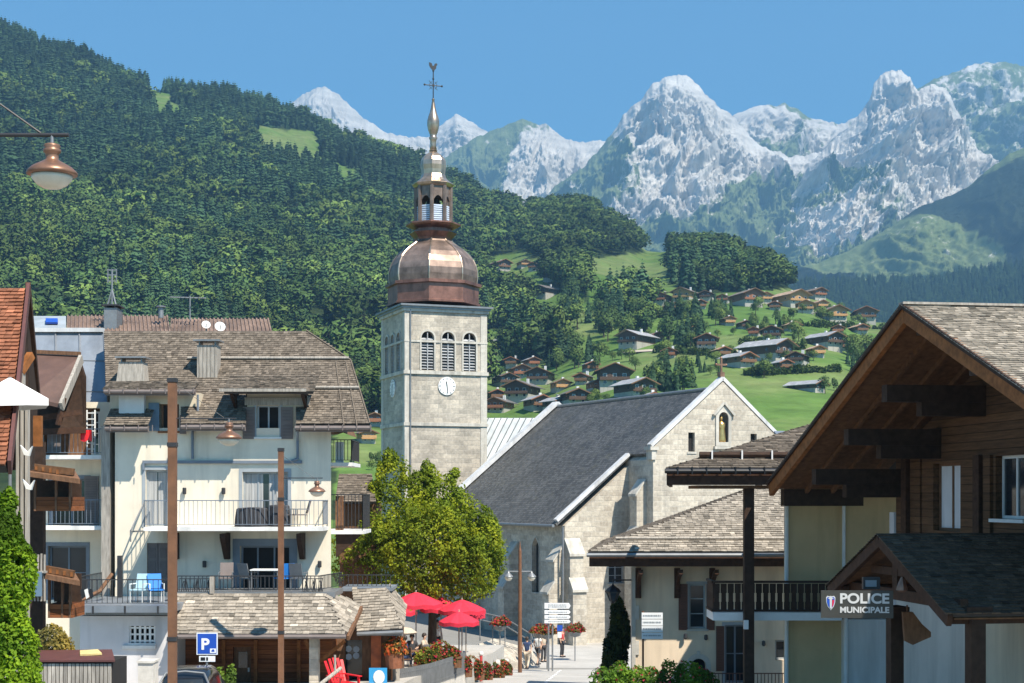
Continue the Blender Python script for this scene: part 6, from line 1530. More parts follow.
b = MB(); b.prism([(cxs+1.4*pxm, -.0455, cz_-4*pxm), (cxs+2.6*pxm, -.0455, cz_-2*pxm), (cxs+3.4*pxm, -.0455, cz_+3*pxm), (cxs+1.5*pxm, -.0455, cz_+3.2*pxm)], (0, .003, 0)); b.build('crest', M['redplastic'], so)
fl = thing('floodlight', 'small floodlight above the police sign', 'lamp', P(871, 585, 30.0), world=True)
b = MB(); b.cbox(P(871, 583, 30.2), (.34, .12, .24)); b.bar(P(865, 578, 30.3), P(877, 578, 30.3), .03, .04); b.build('housing', M['iron'], fl); b = MB(); b.cbox(P(871, 583.5, 30.12), (.22, .03, .13)); b.build('lamp_glass', M['zinc'], fl)
y = onx(915, -.3); og = thing('carved_board', 'dark carved wooden board hanging under the police canopy', 'ornament', P(915, 645, 31.0), world=True)
b = MB(); b.prism([P(px_, py_, 31.0) for px_, py_ in ((903, 612), (913, 612), (922, 624), (931, 632), (931, 637), (924, 640), (913, 645), (905, 641), (904, 628))], (0, .12, 0)); b.bar(P(907, 614, 31.06), P(907, 605, 31.06), .03, .03); b.build('board', M['brownwood'], og)
og = thing('small_lantern', 'small pale lantern on the canopy bargeboard of the police building', 'lantern', P(902, 588, 29.5), world=True)
b = MB(); b.lathe([(.02, .16), (.06, .08), (.10, -.02), (.12, -.1), (.05, -.14)], P(902, 585, 29.5), 8); b.build('shade', M['lampcap'], og); b = MB(); b.tube(P(902, 582, 29.5), P(902, 577, 29.55), .012, n=6); b.build('hook', M['iron'], og)
# ------------------------------------------------------------------ street furniture
def lamp_head(parent, c, r):
    """flat dish lamp with a copper neck; c = top of the neck"""
    c = Vector(c); b = MB(); b.lathe([(r*.16, 0), (r*.30, -r*.05), (r*.34, -r*.12), (r*.28, -r*.2), (r*.36, -r*.26), (r*.34, -r*.36), (r*.26, -r*.44), (r*.26, -r*.66), (r*.36, -r*.72), (r*.78, -r*.95), (r*1.0, -r*1.16), (r*1.0, -r*1.26), (r*.84, -r*1.3)], c, 24); o = b.build('lamp_shade', M['lampcap'], parent, smooth=True)
    b = MB(); b.lathe([(r*.82, -r*1.31), (r*.78, -r*1.45), (r*.6, -r*1.66), (r*.35, -r*1.8), (r*.05, -r*1.85)], c, 24); b.build('lamp_glass', M['lampglass'], o, smooth=True)
def arm_lamp(name, label, px_post, px_lamp, y_arm, y_top, D, wpost, r, zbase, seen=True, group=None):
    t_ = thing(name, label, 'street lamp', (PX(px_post, D), D, zbase), world=True, group=group)
    x = PX(px_post, D); b = MB(); w = wpost/2
    b.box(x-w, x+w, D-w, D+w, zbase, PZ(y_top, D)); b.build('pole', M['rustpost'], t_)
    zt = PZ(y_top, D)
    for zz in (zbase+2.6, zt-1.6, zt-.05):
        b = MB(); b.box(x-w*1.16, x+w*1.16, D-w*1.16, D+w*1.16, zz-.05, zz+.05)
        b.build('collar', M['iron'], t_)

    b = MB(); b.box(x-w*1.25, x+w*1.25, D-w*1.25, D+w*1.25, zbase, zbase+.75); b.build('pole_foot', M['greymetal'], t_)
    za_ = PZ(y_arm, D); xe = PX(px_lamp, D); b = MB(); b.tube((x+w, D, za_), (xe+.18, D, za_), .022 if D < 30 else .016, n=8); b.tube((x+w, D, za_ + (xe-x)*.6), (xe-.12, D, za_+.02), .012 if D < 30 else .006, n=6); b.build('arm', M['iron'], t_)
    b = MB(); b.tube((xe, D, za_), (xe, D, za_-.1), .02, n=6); b.build('hanger', M['greymetal'], t_); lamp_head(t_, (xe, D, za_-.09), r)
arm_lamp('street_lamp', 'nearest copper street lamp hanging from an arm at the upper left edge', -62, 52, 135, 95, 16.0, .2, .265, -5.3)
arm_lamp('street_lamp', 'taller thick rust steel street lamp post left of the parking sign', 172.5, 229, 418.5, 378, 36.0, .19, .31, -6.05)
arm_lamp('street_lamp', 'thinner rust steel street lamp post before the shingled porch', 281, 317, 478, 448, 47.0, .165, .27, -6.9)
tl = thing('street_lamp', 'rusty street lamp post with two lamps on a cross arm before the church', 'street lamp', (PX(520, 76), 76, -9.0), world=True)
D = 76.0; x = PX(520, D); b = MB(); b.tube((x, D, -9.0), (x, D, PZ(551, D)), .11, .085, n=10); b.lathe([(.09, 0), (.05, .15), (.01, .5)], (x, D, PZ(551, D)), 8); b.build('pole', M['rustpost'], tl)
b = MB(); b.tube((PX(508, D), D, PZ(571.5, D)), (PX(532, D), D, PZ(571.5, D)), .035, n=8); b.build('arm', M['greymetal'], tl)
for px in (508.5, 531.5): 
    c = Vector((PX(px, D), D, PZ(571.5, D))); b = MB(); b.lathe([(.04, 0), (.08, -.08), (.22, -.22), (.24, -.27)], c, 12); o = b.build('lamp_shade', M['greymetal'], tl); b = MB(); b.lathe([(.19, -.27), (.19, -.36), (.1, -.46), (.02, -.48)], c, 12); b.build('lamp_glass', M['lampglass'], o)
# parking sign and car
D = 41.0; ps = thing('parking_sign', 'blue square parking sign with a white P and small plate below', 'sign', (PX(207, D), D, -6.4), world=True)
b = MB(); b.tube((PX(207, D), D, -6.4), (PX(207, D), D, PZ(631, D)), .032, n=8); b.build('post', M['greymetal'], ps)
b = MB(); b.box(PX(197, D), PX(218, D), D-.06, D-.035, PZ(654.5, D), PZ(632.5, D)); o = b.build('sign_board', M['signwhite'], ps)
b = MB(); b.box(PX(198, D), PX(217, D), D-.066, D-.061, PZ(653.5, D), PZ(633.5, D)); b.build('blue_field', M['signblue'], o)
fontmesh('P', .42, 'signwhite', o, Vector((PX(202, D), D-.07, PZ(649.5, D))) - Vector(o['_o']), 8.0/F*D)
b = MB(); b.box(PX(210.5, D), PX(216.5, D), D-.071, D-.067, PZ(652.8, D), PZ(648.3, D)); o2 = b.build('pictogram', M['signwhite'], o); b = MB(); b.box(PX(212, D), PX(215, D), D-.075, D-.071, PZ(651.5, D), PZ(650, D)); b.prism([(PX(212.5, D), D-.075, PZ(650, D)), (PX(214.8, D), D-.075, PZ(650, D)), (PX(214.4, D), D-.075, PZ(649, D)), (PX(213, D), D-.075, PZ(649, D))], (0, .004, 0)); b.build('pictogram', M['signblue'], o)
b = MB(); b.box(PX(199.5, D), PX(215.5, D), D-.05, D-.03, PZ(661.5, D), PZ(655.8, D)); o = b.build('plate', M['signwhite'], ps)
b = MB(); b.box(PX(201, D), PX(205.6, D), D-.056, D-.051, PZ(660.4, D), PZ(657, D)); b.box(PX(206.6, D), PX(208.5, D), D-.056, D-.051, PZ(660.4, D), PZ(657, D)); b.build('pictogram', M['black'], o)
car = thing('parked_car', 'dark car parked under the parking sign, only its rear window and roof showing', 'car', (PX(194, 38.5), 38.5, -6.25), rz=.06)
def carloft(secs, mat, name):
    b = MB(); n = len(secs[0]); vs = [p for s_ in secs for p in s_]; fs = [(j*n+i, j*n+i+1, (j+1)*n+i+1, (j+1)*n+i) for j in range(len(secs)-1) for i in range(n-1)]
    fs += [tuple(range(n)), tuple(range(len(vs)-1, len(vs)-n-1, -1))]; b.add(vs, fs); return b.build(name, M[mat], car, smooth=True)
def sec(y, w, z0, z1, r=.16, n=6, top=1.0):
    pts = [(-w, y, z0)]
    for i in range(n+1): a = PI - i*PI/2/n; pts.append((-w*top + r + r*math.cos(a), y, z1 - r + r*math.sin(a)))
    for i in range(n+1): a = PI/2 - i*PI/2/n; pts.append((w*top - r + r*math.cos(a), y, z1 - r + r*math.sin(a)))
    pts.append((w, y, z0)); return pts
carloft([sec(-1.95, .78, .35, .80, .14), sec(-1.85, .84, .25, .92, .16), sec(-1.2, .87, .22, 1.0, .16), sec(0, .88, .22, 1.0, .14), sec(1.2, .87, .22, .98, .14), sec(1.95, .80, .25, .82, .14), sec(2.1, .70, .35, .66, .12)], 'carblack', 'body')
carloft([sec(-1.80, .80, .90, .96, .03), sec(-1.5, .76, .92, 1.35, .20, top=.86), sec(-1.25, .74, .92, 1.56, .24, top=.84), sec(-.5, .74, .92, 1.62, .24, top=.84), sec(.3, .74, .92, 1.58, .24, top=.84), sec(1.05, .80, .90, .98, .05)], 'carblack', 'cabin')
b = MB(); b.prism([(-.62, -1.72, 1.06), (.62, -1.72, 1.06), (.56, -1.56, 1.30), (.48, -1.41, 1.45), (-.48, -1.41, 1.45), (-.56, -1.56, 1.30)], (0, -.02, .012)); b.build('rear_window', M['glass'], car)
for sx in (-1, 1):
    b = MB(); b.box(sx*.62, sx*.80, -1.96, -1.80, .72, .88); b.build('tail_light', M['redplastic'], car)
    for y in (-1.25, 1.3): b = MB(); b.lathe([(.30, -.1), (.32, -.06), (.32, .06), (.30, .1)], (0, 0, 0), 20); b.v = [(sx*.80 + v[2], y + v[0], .32 + v[1]) for v in b.v]; w_ = b.build('wheel', M['black'], car)
b = MB(); b.path([(-.66, -1.5, 1.34), (-.5, -1.36, 1.58), (0, -1.33, 1.62), (.5, -1.36, 1.58), (.66, -1.5, 1.34)], .025, 6); b.build('roof_trim', M['greymetal'], car); car.scale = (.94, 1.1, 1.17)
# timber bin store with wine coloured lid
D = 41.5; bs = thing('bin_shelter', 'slatted grey timber bin shelter with a wine red lid at the lower left', 'shelter', (PX(72, D), D, -6.5), world=True)
b = MB(); b.box(PX(32, D), PX(112, D), D, D+1.6, -6.5, PZ(662, D)); b.build('inner_box', M['darkopen'], bs)
b = MB(); n = 20
for k in range(n): x0 = 32 + 80*k/n; b.box(PX(x0+.3, D), PX(x0+80/n-.4, D), D-.05, D-.005, -6.45, PZ(663.5, D), 0, rs.uniform(.7, 1.3))
b.build('slat', M['greywood'], bs)
b = MB(); b.prism([P(30, 662, D-.12), P(115, 662, D-.12), P(112, 651, D+1.7), P(36, 652, D+1.7)], (0, 0, .05)); b.build('lid', M['dirtred'], bs)
t_ = thing('cardboard_sheet', 'pale yellow cardboard lying on the wine red bin lid', 'cardboard', P(90, 656, D+.9), world=True); b = MB(); b.prism([P(80, 656, D+.6), P(102, 655, D+.6), P(98, 651, D+1.2), P(80, 652, D+1.2)], (0, 0, .05)); b.build('sheet', simple('cardboard', (.60, .48, .20), .8, .15, 4), t_)
t_ = thing('stone_planter', 'pale stone trough at the corner of the garage wall', 'planter', P(145, 683, 47), world=True); b = MB(); b.box(PX(138, 47), PX(153, 47), 47, 47.7, -6.7, PZ(663, 47)); b.box(PX(137, 47), PX(154, 47), 46.95, 47.75, PZ(663, 47), PZ(661, 47)); b.build('trough', M['stonepost'], t_)
# low green plant by the sign
bush('potted_shrub', 'small leafy shrub by the parking sign and the wood panelled wall', 'shrub', (PX(228, 46), 46, -6.75), [(0, 0, .7, .3, .3, .55), (.1, 0, 1.15, .16, .16, .42), (-.25, 0, .8, .18, .2, .7), (.35, 0, .5, .2, .2, .35)], 1600, (.10, .17, .03), .06, 17)
# road, pavement terrace
s_ = MB(); ys = [20 + 3*i for i in range(27)]
def strip(name, left, right, mat, dz, ys=ys):
    vs = []; 
    for y in ys: vs += [(left(y), y, float(ground_z(0, y))+dz), (right(y), y, float(ground_z(0, y))+dz)]
    b = MB(); b.add(vs, [(2*i, 2*i+1, 2*i+3, 2*i+2) for i in range(len(ys)-1)]); return structure(b.build(name, M[mat]))
strip('road', lambda y: np.interp(y, [20, 60, 75, 98], [-4, -2.2, -.5, 1]), lambda y: np.interp(y, [20, 60, 80, 98], [3, 5.2, 7.5, 9]), 'asphalt', .006)
b = MB()
for k in range(9):
    y = 66 + k*1.5; x = np.interp(y, [60, 80], [.9, 2.6]); z = float(ground_z(0, y))+.012; b.add([(x, y, z), (x+.14, y, z), (x+.18, y+.9, float(ground_z(0, y+.9))+.012), (x+.04, y+.9, float(ground_z(0, y+.9))+.012)], [(0, 1, 2, 3)])
structure(b.build('road_marking', M['signwhite']))
def pz(y): return np.interp(y, [44, 50, 60, 76], [-6.3, -6.4, -7.0, -7.6])
b = MB(); yy_ = [44, 50, 55, 60, 65, 70, 76]
xl = lambda y: -30; xr = lambda y: float(np.interp(y, [44, 55, 62, 69, 76], [-4.2, -3.6, -2.6, -1.0, -.4]))
for i in range(len(yy_)-1):
    y0, y1 = yy_[i], yy_[i+1]
    b.add([(xl(y0), y0, pz(y0)), (xr(y0), y0, pz(y0)), (xr(y1), y1, pz(y1)), (xl(y1), y1, pz(y1)), (xr(y0), y0, -10), (xr(y1), y1, -10)], [(0, 1, 2, 3), (1, 4, 5, 2)])
b.add([(-30, 44, pz(44)), (xr(44), 44, pz(44)), (xr(44), 44, -10), (-30, 44, -10)], [(0, 1, 2, 3)]); structure(b.build('pavement', M['pave']))
# low stone wall with picket fence along the café terrace
wl = thing('street_wall', 'low pale stone wall carrying a grey metal fence in front of the cafe', 'wall', (-3, 60, -8), world=True)
pts = [P(386, 700, 53.5), P(430, 690, 57), P(452, 682, 60), P(466, 676, 63)]
b = MB()
for a, c in zip(pts[:-1], pts[1:]):
    b.prism([Vector((a.x, a.y, -9.5)), Vector((c.x, c.y, -9.5)), Vector((c.x, c.y, c.z+.12)), Vector((a.x, a.y, a.z+.12))], (.0, .3, 0))
b.build('wall', M['stonepost'], wl)
b = MB()
for a, c in zip(pts[:-1], pts[1:]):
    n = int((c-a).length/.17)
    for k in range(n): p = a.lerp(c, k/n); b.box(p.x-.035, p.x+.035, p.y+.1, p.y+.14, p.z+.1, p.z+1.0, 0, rs.uniform(.8, 1.15))
    for h in (.25, .85): b.bar(a + Vector((0, .17, h)), c + Vector((0, .17, h)), .05, .06)
b.build('fence', M['greymetal'], wl)
# stone bollards with flower boxes
i = 0
for px, py, h in ((467, 684, 24), (477, 683, 22), (487, 681, 22), (497, 679, 20), (506, 676, 18)):
    D = 66 + i*2.0; X = PX(px, D); z = PZ(py+3, D); i += 1
    t_ = thing('stone_bollard', ['nearest pale stone bollard of the flower box row by the fence', 'second pale stone bollard from the fence', 'middle pale stone bollard of the flower box row', 'fourth pale stone bollard from the fence', 'farthest pale stone bollard of the row near the road'][i-1], 'bollard', (X, D, z), group='stone bollards along the street')
    b = MB(); b.box(-.16, .16, -.16, .16, -.6, h/F*D); b.prism([(-.16, -.16, h/F*D), (.16, -.16, h/F*D), (.1, -.1, h/F*D+.1), (-.1, -.1, h/F*D+.1)], (0, .3, 0)); b.build('shaft', M['stonepost'], t_)
FLW = [(.42, .03, .03), (.45, .06, .05), (.36, .02, .06), (.40, .13, .05)]
for j, (px, py, D, w, lab) in enumerate(((428, 657, 60, .55, 'yellow green and pink flower bed at the left end of the fence'), (443, 650, 60.5, .75, 'tall mound of pink and red flowers behind the grey fence'), (458, 660, 63, .6, 'red flower box beside the stone wall end'), (472, 664, 66.5, .55, 'flower box between the nearest two stone bollards'), (482, 667, 68.5, .5, 'flower box right of the white topped bollard'), (493, 669, 70.5, .55, 'red flower box between the middle bollards'), (504, 667, 73, .4, 'farthest red flower box of the row by the road'))):
    c = P(px, py, D); base = (.13, .17, .03) if j < 2 else (.11, .13, .035)
    r_ = bush('flower_box', lab, 'flower box', (c.x, c.y, c.z-.75), [(0, 0, .72, w, .35, .36), (w*.5, 0, .5, w*.5, .3, .42), (-w*.5, 0, .55, w*.5, .3, .42)], 1500, base, .055, 40+j, group='flower boxes along the street', flowers=(430 if j else 200, FLW, .05))
    b = MB(); b.box(-w, w, -.2, .2, .05, .42); b.box(-w-.03, w+.03, -.23, .23, .42, .48); b.box(-.1, .1, -.1, .1, -1.6, .05); b.build('box', M['brownwood'], r_)
t_ = thing('marker_post', 'white topped red marker post in front of the flower boxes', 'post', P(481, 672, 67.4), world=True); b = MB(); b.tube(P(481, 683, 67.4), P(481, 655, 67.4), .07, n=8); b.build('shaft', M['clothred'], t_); b = MB(); b.sphere(P(481, 653.5, 67.4), .11, 10, 6); b.build('cap', M['frame'], t_)
# direction sign
D = 77.0; ds = thing('direction_sign', 'stack of four white direction sign boards on two posts before the church', 'sign', P(557, 668, D), world=True)
for px in (548.5, 552.5): b = MB(); b.tube(P(px, 671, D), P(px, 624, D) if px > 550 else P(px, 602, D), .045, n=8); b.build('post', M['greymetal'], ds)
for k, (y0, y1) in enumerate(((603, 608.6), (610.2, 614), (615.2, 618.8), (619.8, 623.2))):
    b = MB(); b.prism([P(544.5, y1, D-.12), P(569.0, y1, D-.12), P(570.6, (y0+y1)/2, D-.12), P(569.0, y0, D-.12), P(544.5, y0, D-.12)], (0, .05, 0)); o = b.build('sign_board', M['signwhite'], ds); textlines(o, 548, 567, y0+.9, y1-.9, D-.126, 'greyframe', 60+k, 2 if k == 0 else 1)
b = MB(); b.box(PX(557, D), PX(562.5, D), D-.1, D-.06, PZ(631, D), PZ(625, D)); b.build('pictogram_plate', M['signblue'], ds)
b = MB(); b.box(PX(557.5, D), PX(561.5, D), D-.1, D-.06, PZ(637.5, D), PZ(632, D)); b.build('pictogram_plate', M['signwhite'], ds)
# hanging baskets / planters by the church
for px, py, D, lab in ((575, 632, 84, 'hanging flower basket on the sunny church corner'), (500, 625.5, 79, 'reddish flower planter on the ramp railing, left of the lamp post'), (547, 634, 80, 'dark red flower basket behind the direction sign posts'), (539, 633, 81, 'dark red flower basket on the railing left of the direction sign')):
    c = P(px, py, D); r_ = bush('flower_basket', lab, 'flower basket', (c.x, c.y, c.z), [(0, 0, 0.12, .55, .4, .30), (.2, 0, 0, .35, .3, .32)], 700, (.10, .11, .03), .07, int(px), group='flower baskets by the church', flowers=(420, FLW, .06))
    b = MB(); b.lathe([(.05, -.3), (.28, -.22), (.38, -.02), (.36, 0)], n=10); b.tube((0, 0, -.3), (0, 0, float(ground_z(0, D))-c.z), .035, n=6); b.build('stand', M['greymetal'], r_)
# ramp with railing beside the church
rp = thing('ramp_railing', 'grey tube railing climbing beside the church wall', 'railing', P(500, 640, 80), world=True)
b = MB(); top = [P(480, 612, 78), P(505, 618, 80), P(531, 634, 82), P(533, 640, 82)]
for a, c in zip(top[:-1], top[1:]):
    for h in (0, -.4): b.tube(a + Vector((0, 0, h)), c + Vector((0, 0, h)), .035, n=6)
    n = max(1, int((c-a).length/1.0))
    for k in range(n): p = a.lerp(c, k/n); b.tube(p, p - Vector((0, 0, 1.5)), .03, n=6)
b.build('rail', M['greymetal'], rp)
b = MB(); vs = [P(470, 642, 77), P(505, 652, 79), P(531, 664, 81)]
for a, c in zip(vs[:-1], vs[1:]): b.prism([Vector((a.x, a.y, -9.6)), Vector((c.x, c.y, -9.6)), c - Vector((0, 0, .25)), a - Vector((0, 0, .25))], (1.2, 4.5, 0))
b.build('kerb_wall', M['towerstone'], rp)
# red parasols of the café
def parasol(px, py, D, r, zb, label, h=.5, n=8):
    t_ = thing('red_parasol', label, 'parasol', (PX(px, D), D, zb), group='red parasols of the cafe'); zt = PZ(py, D)-zb
    b = MB(); c0 = Vector((0, 0, zt)); prev = None
    rings = [[Vector((r*q*math.cos(a), r*q*math.sin(a), zt - h*(q**1.25)*(1 + .06*math.cos(a*n)))) for a in [2*PI*i/(n*4) for i in range(n*4)]] for q in (.05, .35, .7, 1.0)]
    m_ = n*4; vs = [p for g_ in rings for p in g_] + [p - Vector((0, 0, .16)) for p in rings[-1]]
    b.add(vs, [(j*m_+i, j*m_+(i+1) % m_, (j+1)*m_+(i+1) % m_, (j+1)*m_+i) for j in range(4) for i in range(m_)]); b.t = [1 if (k % m_)//4 % 2 else .9 for k in range(len(b.t))]; b.build('canopy', M['red'], t_)
    b = MB(); b.tube((0, 0, 0), (0, 0, zt+.08), .03, n=8); b.lathe([(.26, 0), (.26, .06), (.05, .1)], n=12); b.build('pole', M['greywood'], t_)
    b = MB()
    for k in range(n): a = 2*PI*k/n; b.bar((.03*math.cos(a), .03*math.sin(a), zt-.05), (r*.96*math.cos(a), r*.96*math.sin(a), zt-h-.02), .02, .02)
    b.build('rib', M['greywood'], t_)
parasol(459, 611.5, 63.5, .86, -7.35, 'nearest red parasol, domed, over the flower beds', .42); parasol(462, 599.5, 66, 1.05, -7.45, 'wide red parasol behind the domed one', .46); parasol(441, 597, 67.5, .95, -7.5, 'red parasol half hidden by the linden trunk', .5); parasol(416, 592, 64.5, 1.15, -7.3, 'red parasol left of the linden trunk beside the shop roof', .5); parasol(397, 600, 67, .9, -7.5, 'farthest red parasol behind the shop wing', .5); parasol(466, 605, 70, .9, -7.6, 'red parasol at the back right of the terrace', .45)
# café tables, chairs
def cafe_table(px, D, zb, label):
    t_ = thing('cafe_table', label, 'table', (PX(px, D), D, zb), group='cafe tables'); b = MB(); b.lathe([(.36, .70), (.38, .715), (.38, .735), (.36, .74)], n=18); b.build('tabletop', M['brownwood'], t_)
    b = MB(); b.tube((0, 0, .03), (0, 0, .70), .03, n=8); b.lathe([(.24, 0), (.22, .03), (.04, .06)], n=12); b.build('pedestal', M['iron'], t_)
cafe_table(417, 61.5, -7.12, 'small brown cafe table beside the seated guests'); cafe_table(446, 66, -7.4, 'small brown cafe table under the domed red parasol')
def red_chair(px, D, zb, rz, label):
    t_ = thing('red_chair', label, 'chair', (PX(px, D), D, zb), rz); b = MB()
    for k in range(5): b.box(-.30+k*.12, -.20+k*.12, -.3, .3, .34+.0*k, .37)
    b.build('seat', M['redplastic'], t_); b = MB()
    for k in range(5): x = -.25+k*.125; b.bar((x, .28, .36), (x*1.25, .62, 1.0 + .10*math.cos((k-2)*.7)), .10, .025)
    b.bar((-.32, .4, .6), (.32, .4, .6), .06, .03); b.build('backrest', M['redplastic'], t_)
    for s_ in (-1, 1):
        b = MB(); b.box(s_*.34-.07, s_*.34+.07, -.42, .42, .56, .59); b.build('armrest', M['redplastic'], t_)
        for y in (-.32, .3): b = MB(); b.box(s_*.34-.02, s_*.34+.02, y-.05, y+.05, 0, .56); b.build('leg', M['redplastic'], t_)
red_chair(344, 47.6, PZ(694, 47.6), .7, 'bright red slatted garden chair under the porch corner')
t_ = thing('handrail', 'grey tube handrail in front of the red chairs', 'railing', P(330, 683, 46), world=True); b = MB(); b.tube(P(318, 686, 45.6), P(341, 668, 46.4), .06, n=8); b.tube(P(335, 673, 46.2), P(335, 655, 46.2), .035, n=8); b.tube(P(324, 700, 45.8), P(324, 681, 45.8), .035, n=8); b.build('rail', M['greywood'], t_)
t_ = thing('shop_board', 'blue ice cream advertising board standing in front of the shop wing', 'sign', P(380, 690, 52), world=True); D = 52.0
b = MB(); b.box(PX(369, D), PX(387, D), D, D+.05, PZ(695, D), PZ(668, D)); o = b.build('board', simple('sky_blue_board', (.03, .30, .62), .5, .08, 2), t_)
b = MB(); b.prism([P(375, 682, D-.01), P(379, 690, D-.01), P(383, 682, D-.01)], (0, .006, 0)); b.build('cone', M['soffit'], o); b = MB(); c = P(379, 677, D-.02); b.prism([c + Vector((.20*math.cos(a), 0, .24*math.sin(a))) for a in [2*PI*i/14 for i in range(14)]], (0, .01, 0)); b.build('scoop', M['frame'], o)
t_ = thing('flower_tub', 'orange flower tub in front of the shop post', 'planter', P(393, 668, 52.4), world=True); b = MB(); b.lathe([(.28, 0), (.34, .5), (.36, .52)], P(394, 668, 52.4), 12); b.build('tub', M['tile'], t_)
bush('flower_tub_plant', 'orange red flowers growing in the tub by the shop post', 'plant', tuple(P(394, 655, 52.4)), [(0, 0, .15, .42, .3, .45)], 500, (.12, .10, .03), .07, 77, flowers=(420, [(.55, .10, .03), (.5, .2, .05)], .06))
t_ = thing('bollard', 'grey square bollard left of the linden trunk', 'bollard', P(427, 665, 60.5), world=True); b = MB(); b.box(PX(423.5, 60.5), PX(431.5, 60.5), 60.4, 60.75, -8, PZ(645, 60.5)); b.build('shaft', M['greymetal'], t_)
t_ = thing('small_parasol', 'cream coloured low parasol left of the seated guests', 'parasol', (PX(404, 62), 62, -7.15)); b = MB(); zt = PZ(627, 62)+7.15; b.lathe([(.5, zt-.28), (.55, zt-.22), (.3, zt-.05), (.03, zt)], n=10); b.build('canopy', M['clothbeige'], t_); b = MB(); b.tube((0, 0, 0), (0, 0, zt-.05), .025, n=6); b.build('pole', M['greymetal'], t_)
# climbing plant between church and house
bush('ivy_bush', 'dark climbing shrub between the church door and the shuttered house', 'shrub', (PX(614, 58), 58, -7.8), [(0, 0, 1.2, .5, .5, 1.2), (.2, .2, 2.6, .42, .4, 1.0), (.1, 0, 3.4, .25, .3, .6)], 6000, (.022, .04, .014), .085, 55)

# ------------------------------------------------------------------ people
def skin_mesh(name, joints, edges, radii, mat, parent, sub=1):
    me = bpy.data.meshes.new(name); me.from_pydata([tuple(j) for j in joints], edges, [])
    ob = bpy.data.objects.new(name, me); C.objects.link(ob); md = ob.modifiers.new('s', 'SKIN')
    for i, r in enumerate(radii): v = me.skin_vertices[0].data[i]; v.radius = (r, r*.9) if not isinstance(r, tuple) else r
    me.skin_vertices[0].data[0].use_root = True; md.use_smooth_shade = True
    m2 = ob.modifiers.new('d', 'SUBSURF'); m2.levels = sub; m2.render_levels = sub
    dg = bpy.context.evaluated_depsgraph_get(); nm = bpy.data.meshes.new_from_object(ob.evaluated_get(dg)); ob.modifiers.clear(); ob.data = nm; nm.name = name; bpy.data.meshes.remove(me)
    nm.materials.clear(); nm.materials.append(mat); ob.parent = parent; return ob
def person(px, D, zg, label, pose='stand', rz=0, top='clothwhite', bottom='clothdark', hair='hairdark', hgt=1.7, long_hair=False, skirt=False, sleeves=.5, legs=1.0):
    r_ = thing('person', label, 'person', (PX(px, D), D, zg), rz); s_ = hgt/1.7; sit = pose == 'sit'
    hip = .50 if sit else .90; dz = hip-.90
    J = {}; 
    J['pel'] = (0, 0, hip); J['bel'] = (0, .0, hip+.16); J['che'] = (0, .01, hip+.38); J['nk'] = (0, .0, hip+.56); J['hd0'] = (0, -.02, hip+.63); J['hd1'] = (0, -.03, hip+.74)
    for n_, sx in (('l', -1), ('r', 1)):
        J['sh'+n_] = (sx*.17, .01, hip+.50)
        if pose == 'sit': J['el'+n_] = (sx*.24, -.08, hip+.26); J['wr'+n_] = (sx*.12, -.32, hip+.24); J['ha'+n_] = (sx*.08, -.40, hip+.25)
        elif pose == 'walk': k = sx; J['el'+n_] = (sx*.23, .06*k, hip+.24); J['wr'+n_] = (sx*.22, -.02-.1*k, hip+.02); J['ha'+n_] = (sx*.22, -.05-.12*k, hip-.06)
        else: J['el'+n_] = (sx*.23, .02, hip+.23); J['wr'+n_] = (sx*.24, -.06, hip-.01); J['ha'+n_] = (sx*.24, -.08, hip-.10)
        J['hp'+n_] = (sx*.09, 0, hip-.04)
        if sit: J['kn'+n_] = (sx*.11, -.42, hip-.02); J['an'+n_] = (sx*.11, -.44, .09); J['to'+n_] = (sx*.11, -.58, .04)
        elif pose == 'walk': k = sx; J['kn'+n_] = (sx*.09, -.10-.12*k*.6, .48); J['an'+n_] = (sx*.09, .02-.26*k, .09 + (.05 if k < 0 else 0)); J['to'+n_] = (sx*.09, -.11-.26*k, .04)
        else: J['kn'+n_] = (sx*.10, -.02, .48); J['an'+n_] = (sx*.10, .02, .09); J['to'+n_] = (sx*.11, -.13, .04)
    E = [('pel','bel'),('bel','che'),('che','nk'),('nk','hd0'),('hd0','hd1')]
    for n_ in 'lr': E += [('che','sh'+n_),('sh'+n_,'el'+n_),('el'+n_,'wr'+n_),('wr'+n_,'ha'+n_),('pel','hp'+n_),('hp'+n_,'kn'+n_),('kn'+n_,'an'+n_),('an'+n_,'to'+n_)]
    R = dict(pel=.12, bel=.115, che=.13, nk=.055, hd0=.075, hd1=.09); 
    for n_ in 'lr': R.update({'sh'+n_: .062, 'el'+n_: .043, 'wr'+n_: .03, 'ha'+n_: .035, 'hp'+n_: .085, 'kn'+n_: .058, 'an'+n_: .04, 'to'+n_: .035})
    def part(name, keys, mat, grow):
        ks = list(keys); ix = {k: i for i, k in enumerate(ks)}
        return skin_mesh(name, [Vector(J[k])*s_ for k in ks], [(ix[a], ix[b_]) for a, b_ in E if a in ix and b_ in ix], [R[k]*s_+grow for k in ks], M[mat], r_)
    part('body', J.keys(), 'skin', 0)
    for n_ in 'lr':
        J['mid'+n_] = tuple(Vector(J['sh'+n_]).lerp(Vector(J['el'+n_]), sleeves)); R['mid'+n_] = .052; E.append(('sh'+n_, 'mid'+n_)); 
        J['sk'+n_] = tuple(Vector(J['kn'+n_]).lerp(Vector(J['an'+n_]), max(0, legs*2-1))) if legs >= .5 else tuple(Vector(J['hp'+n_]).lerp(Vector(J['kn'+n_]), legs*2)); R['sk'+n_] = .055; E.append(('kn'+n_ if legs > .5 else 'hp'+n_, 'sk'+n_))
    J['pel2'] = tuple(Vector(J['pel']) + Vector((0, 0, -.02))); 
    part('shirt', ['pel','bel','che','shl','shr','midl','midr'], top, .016)
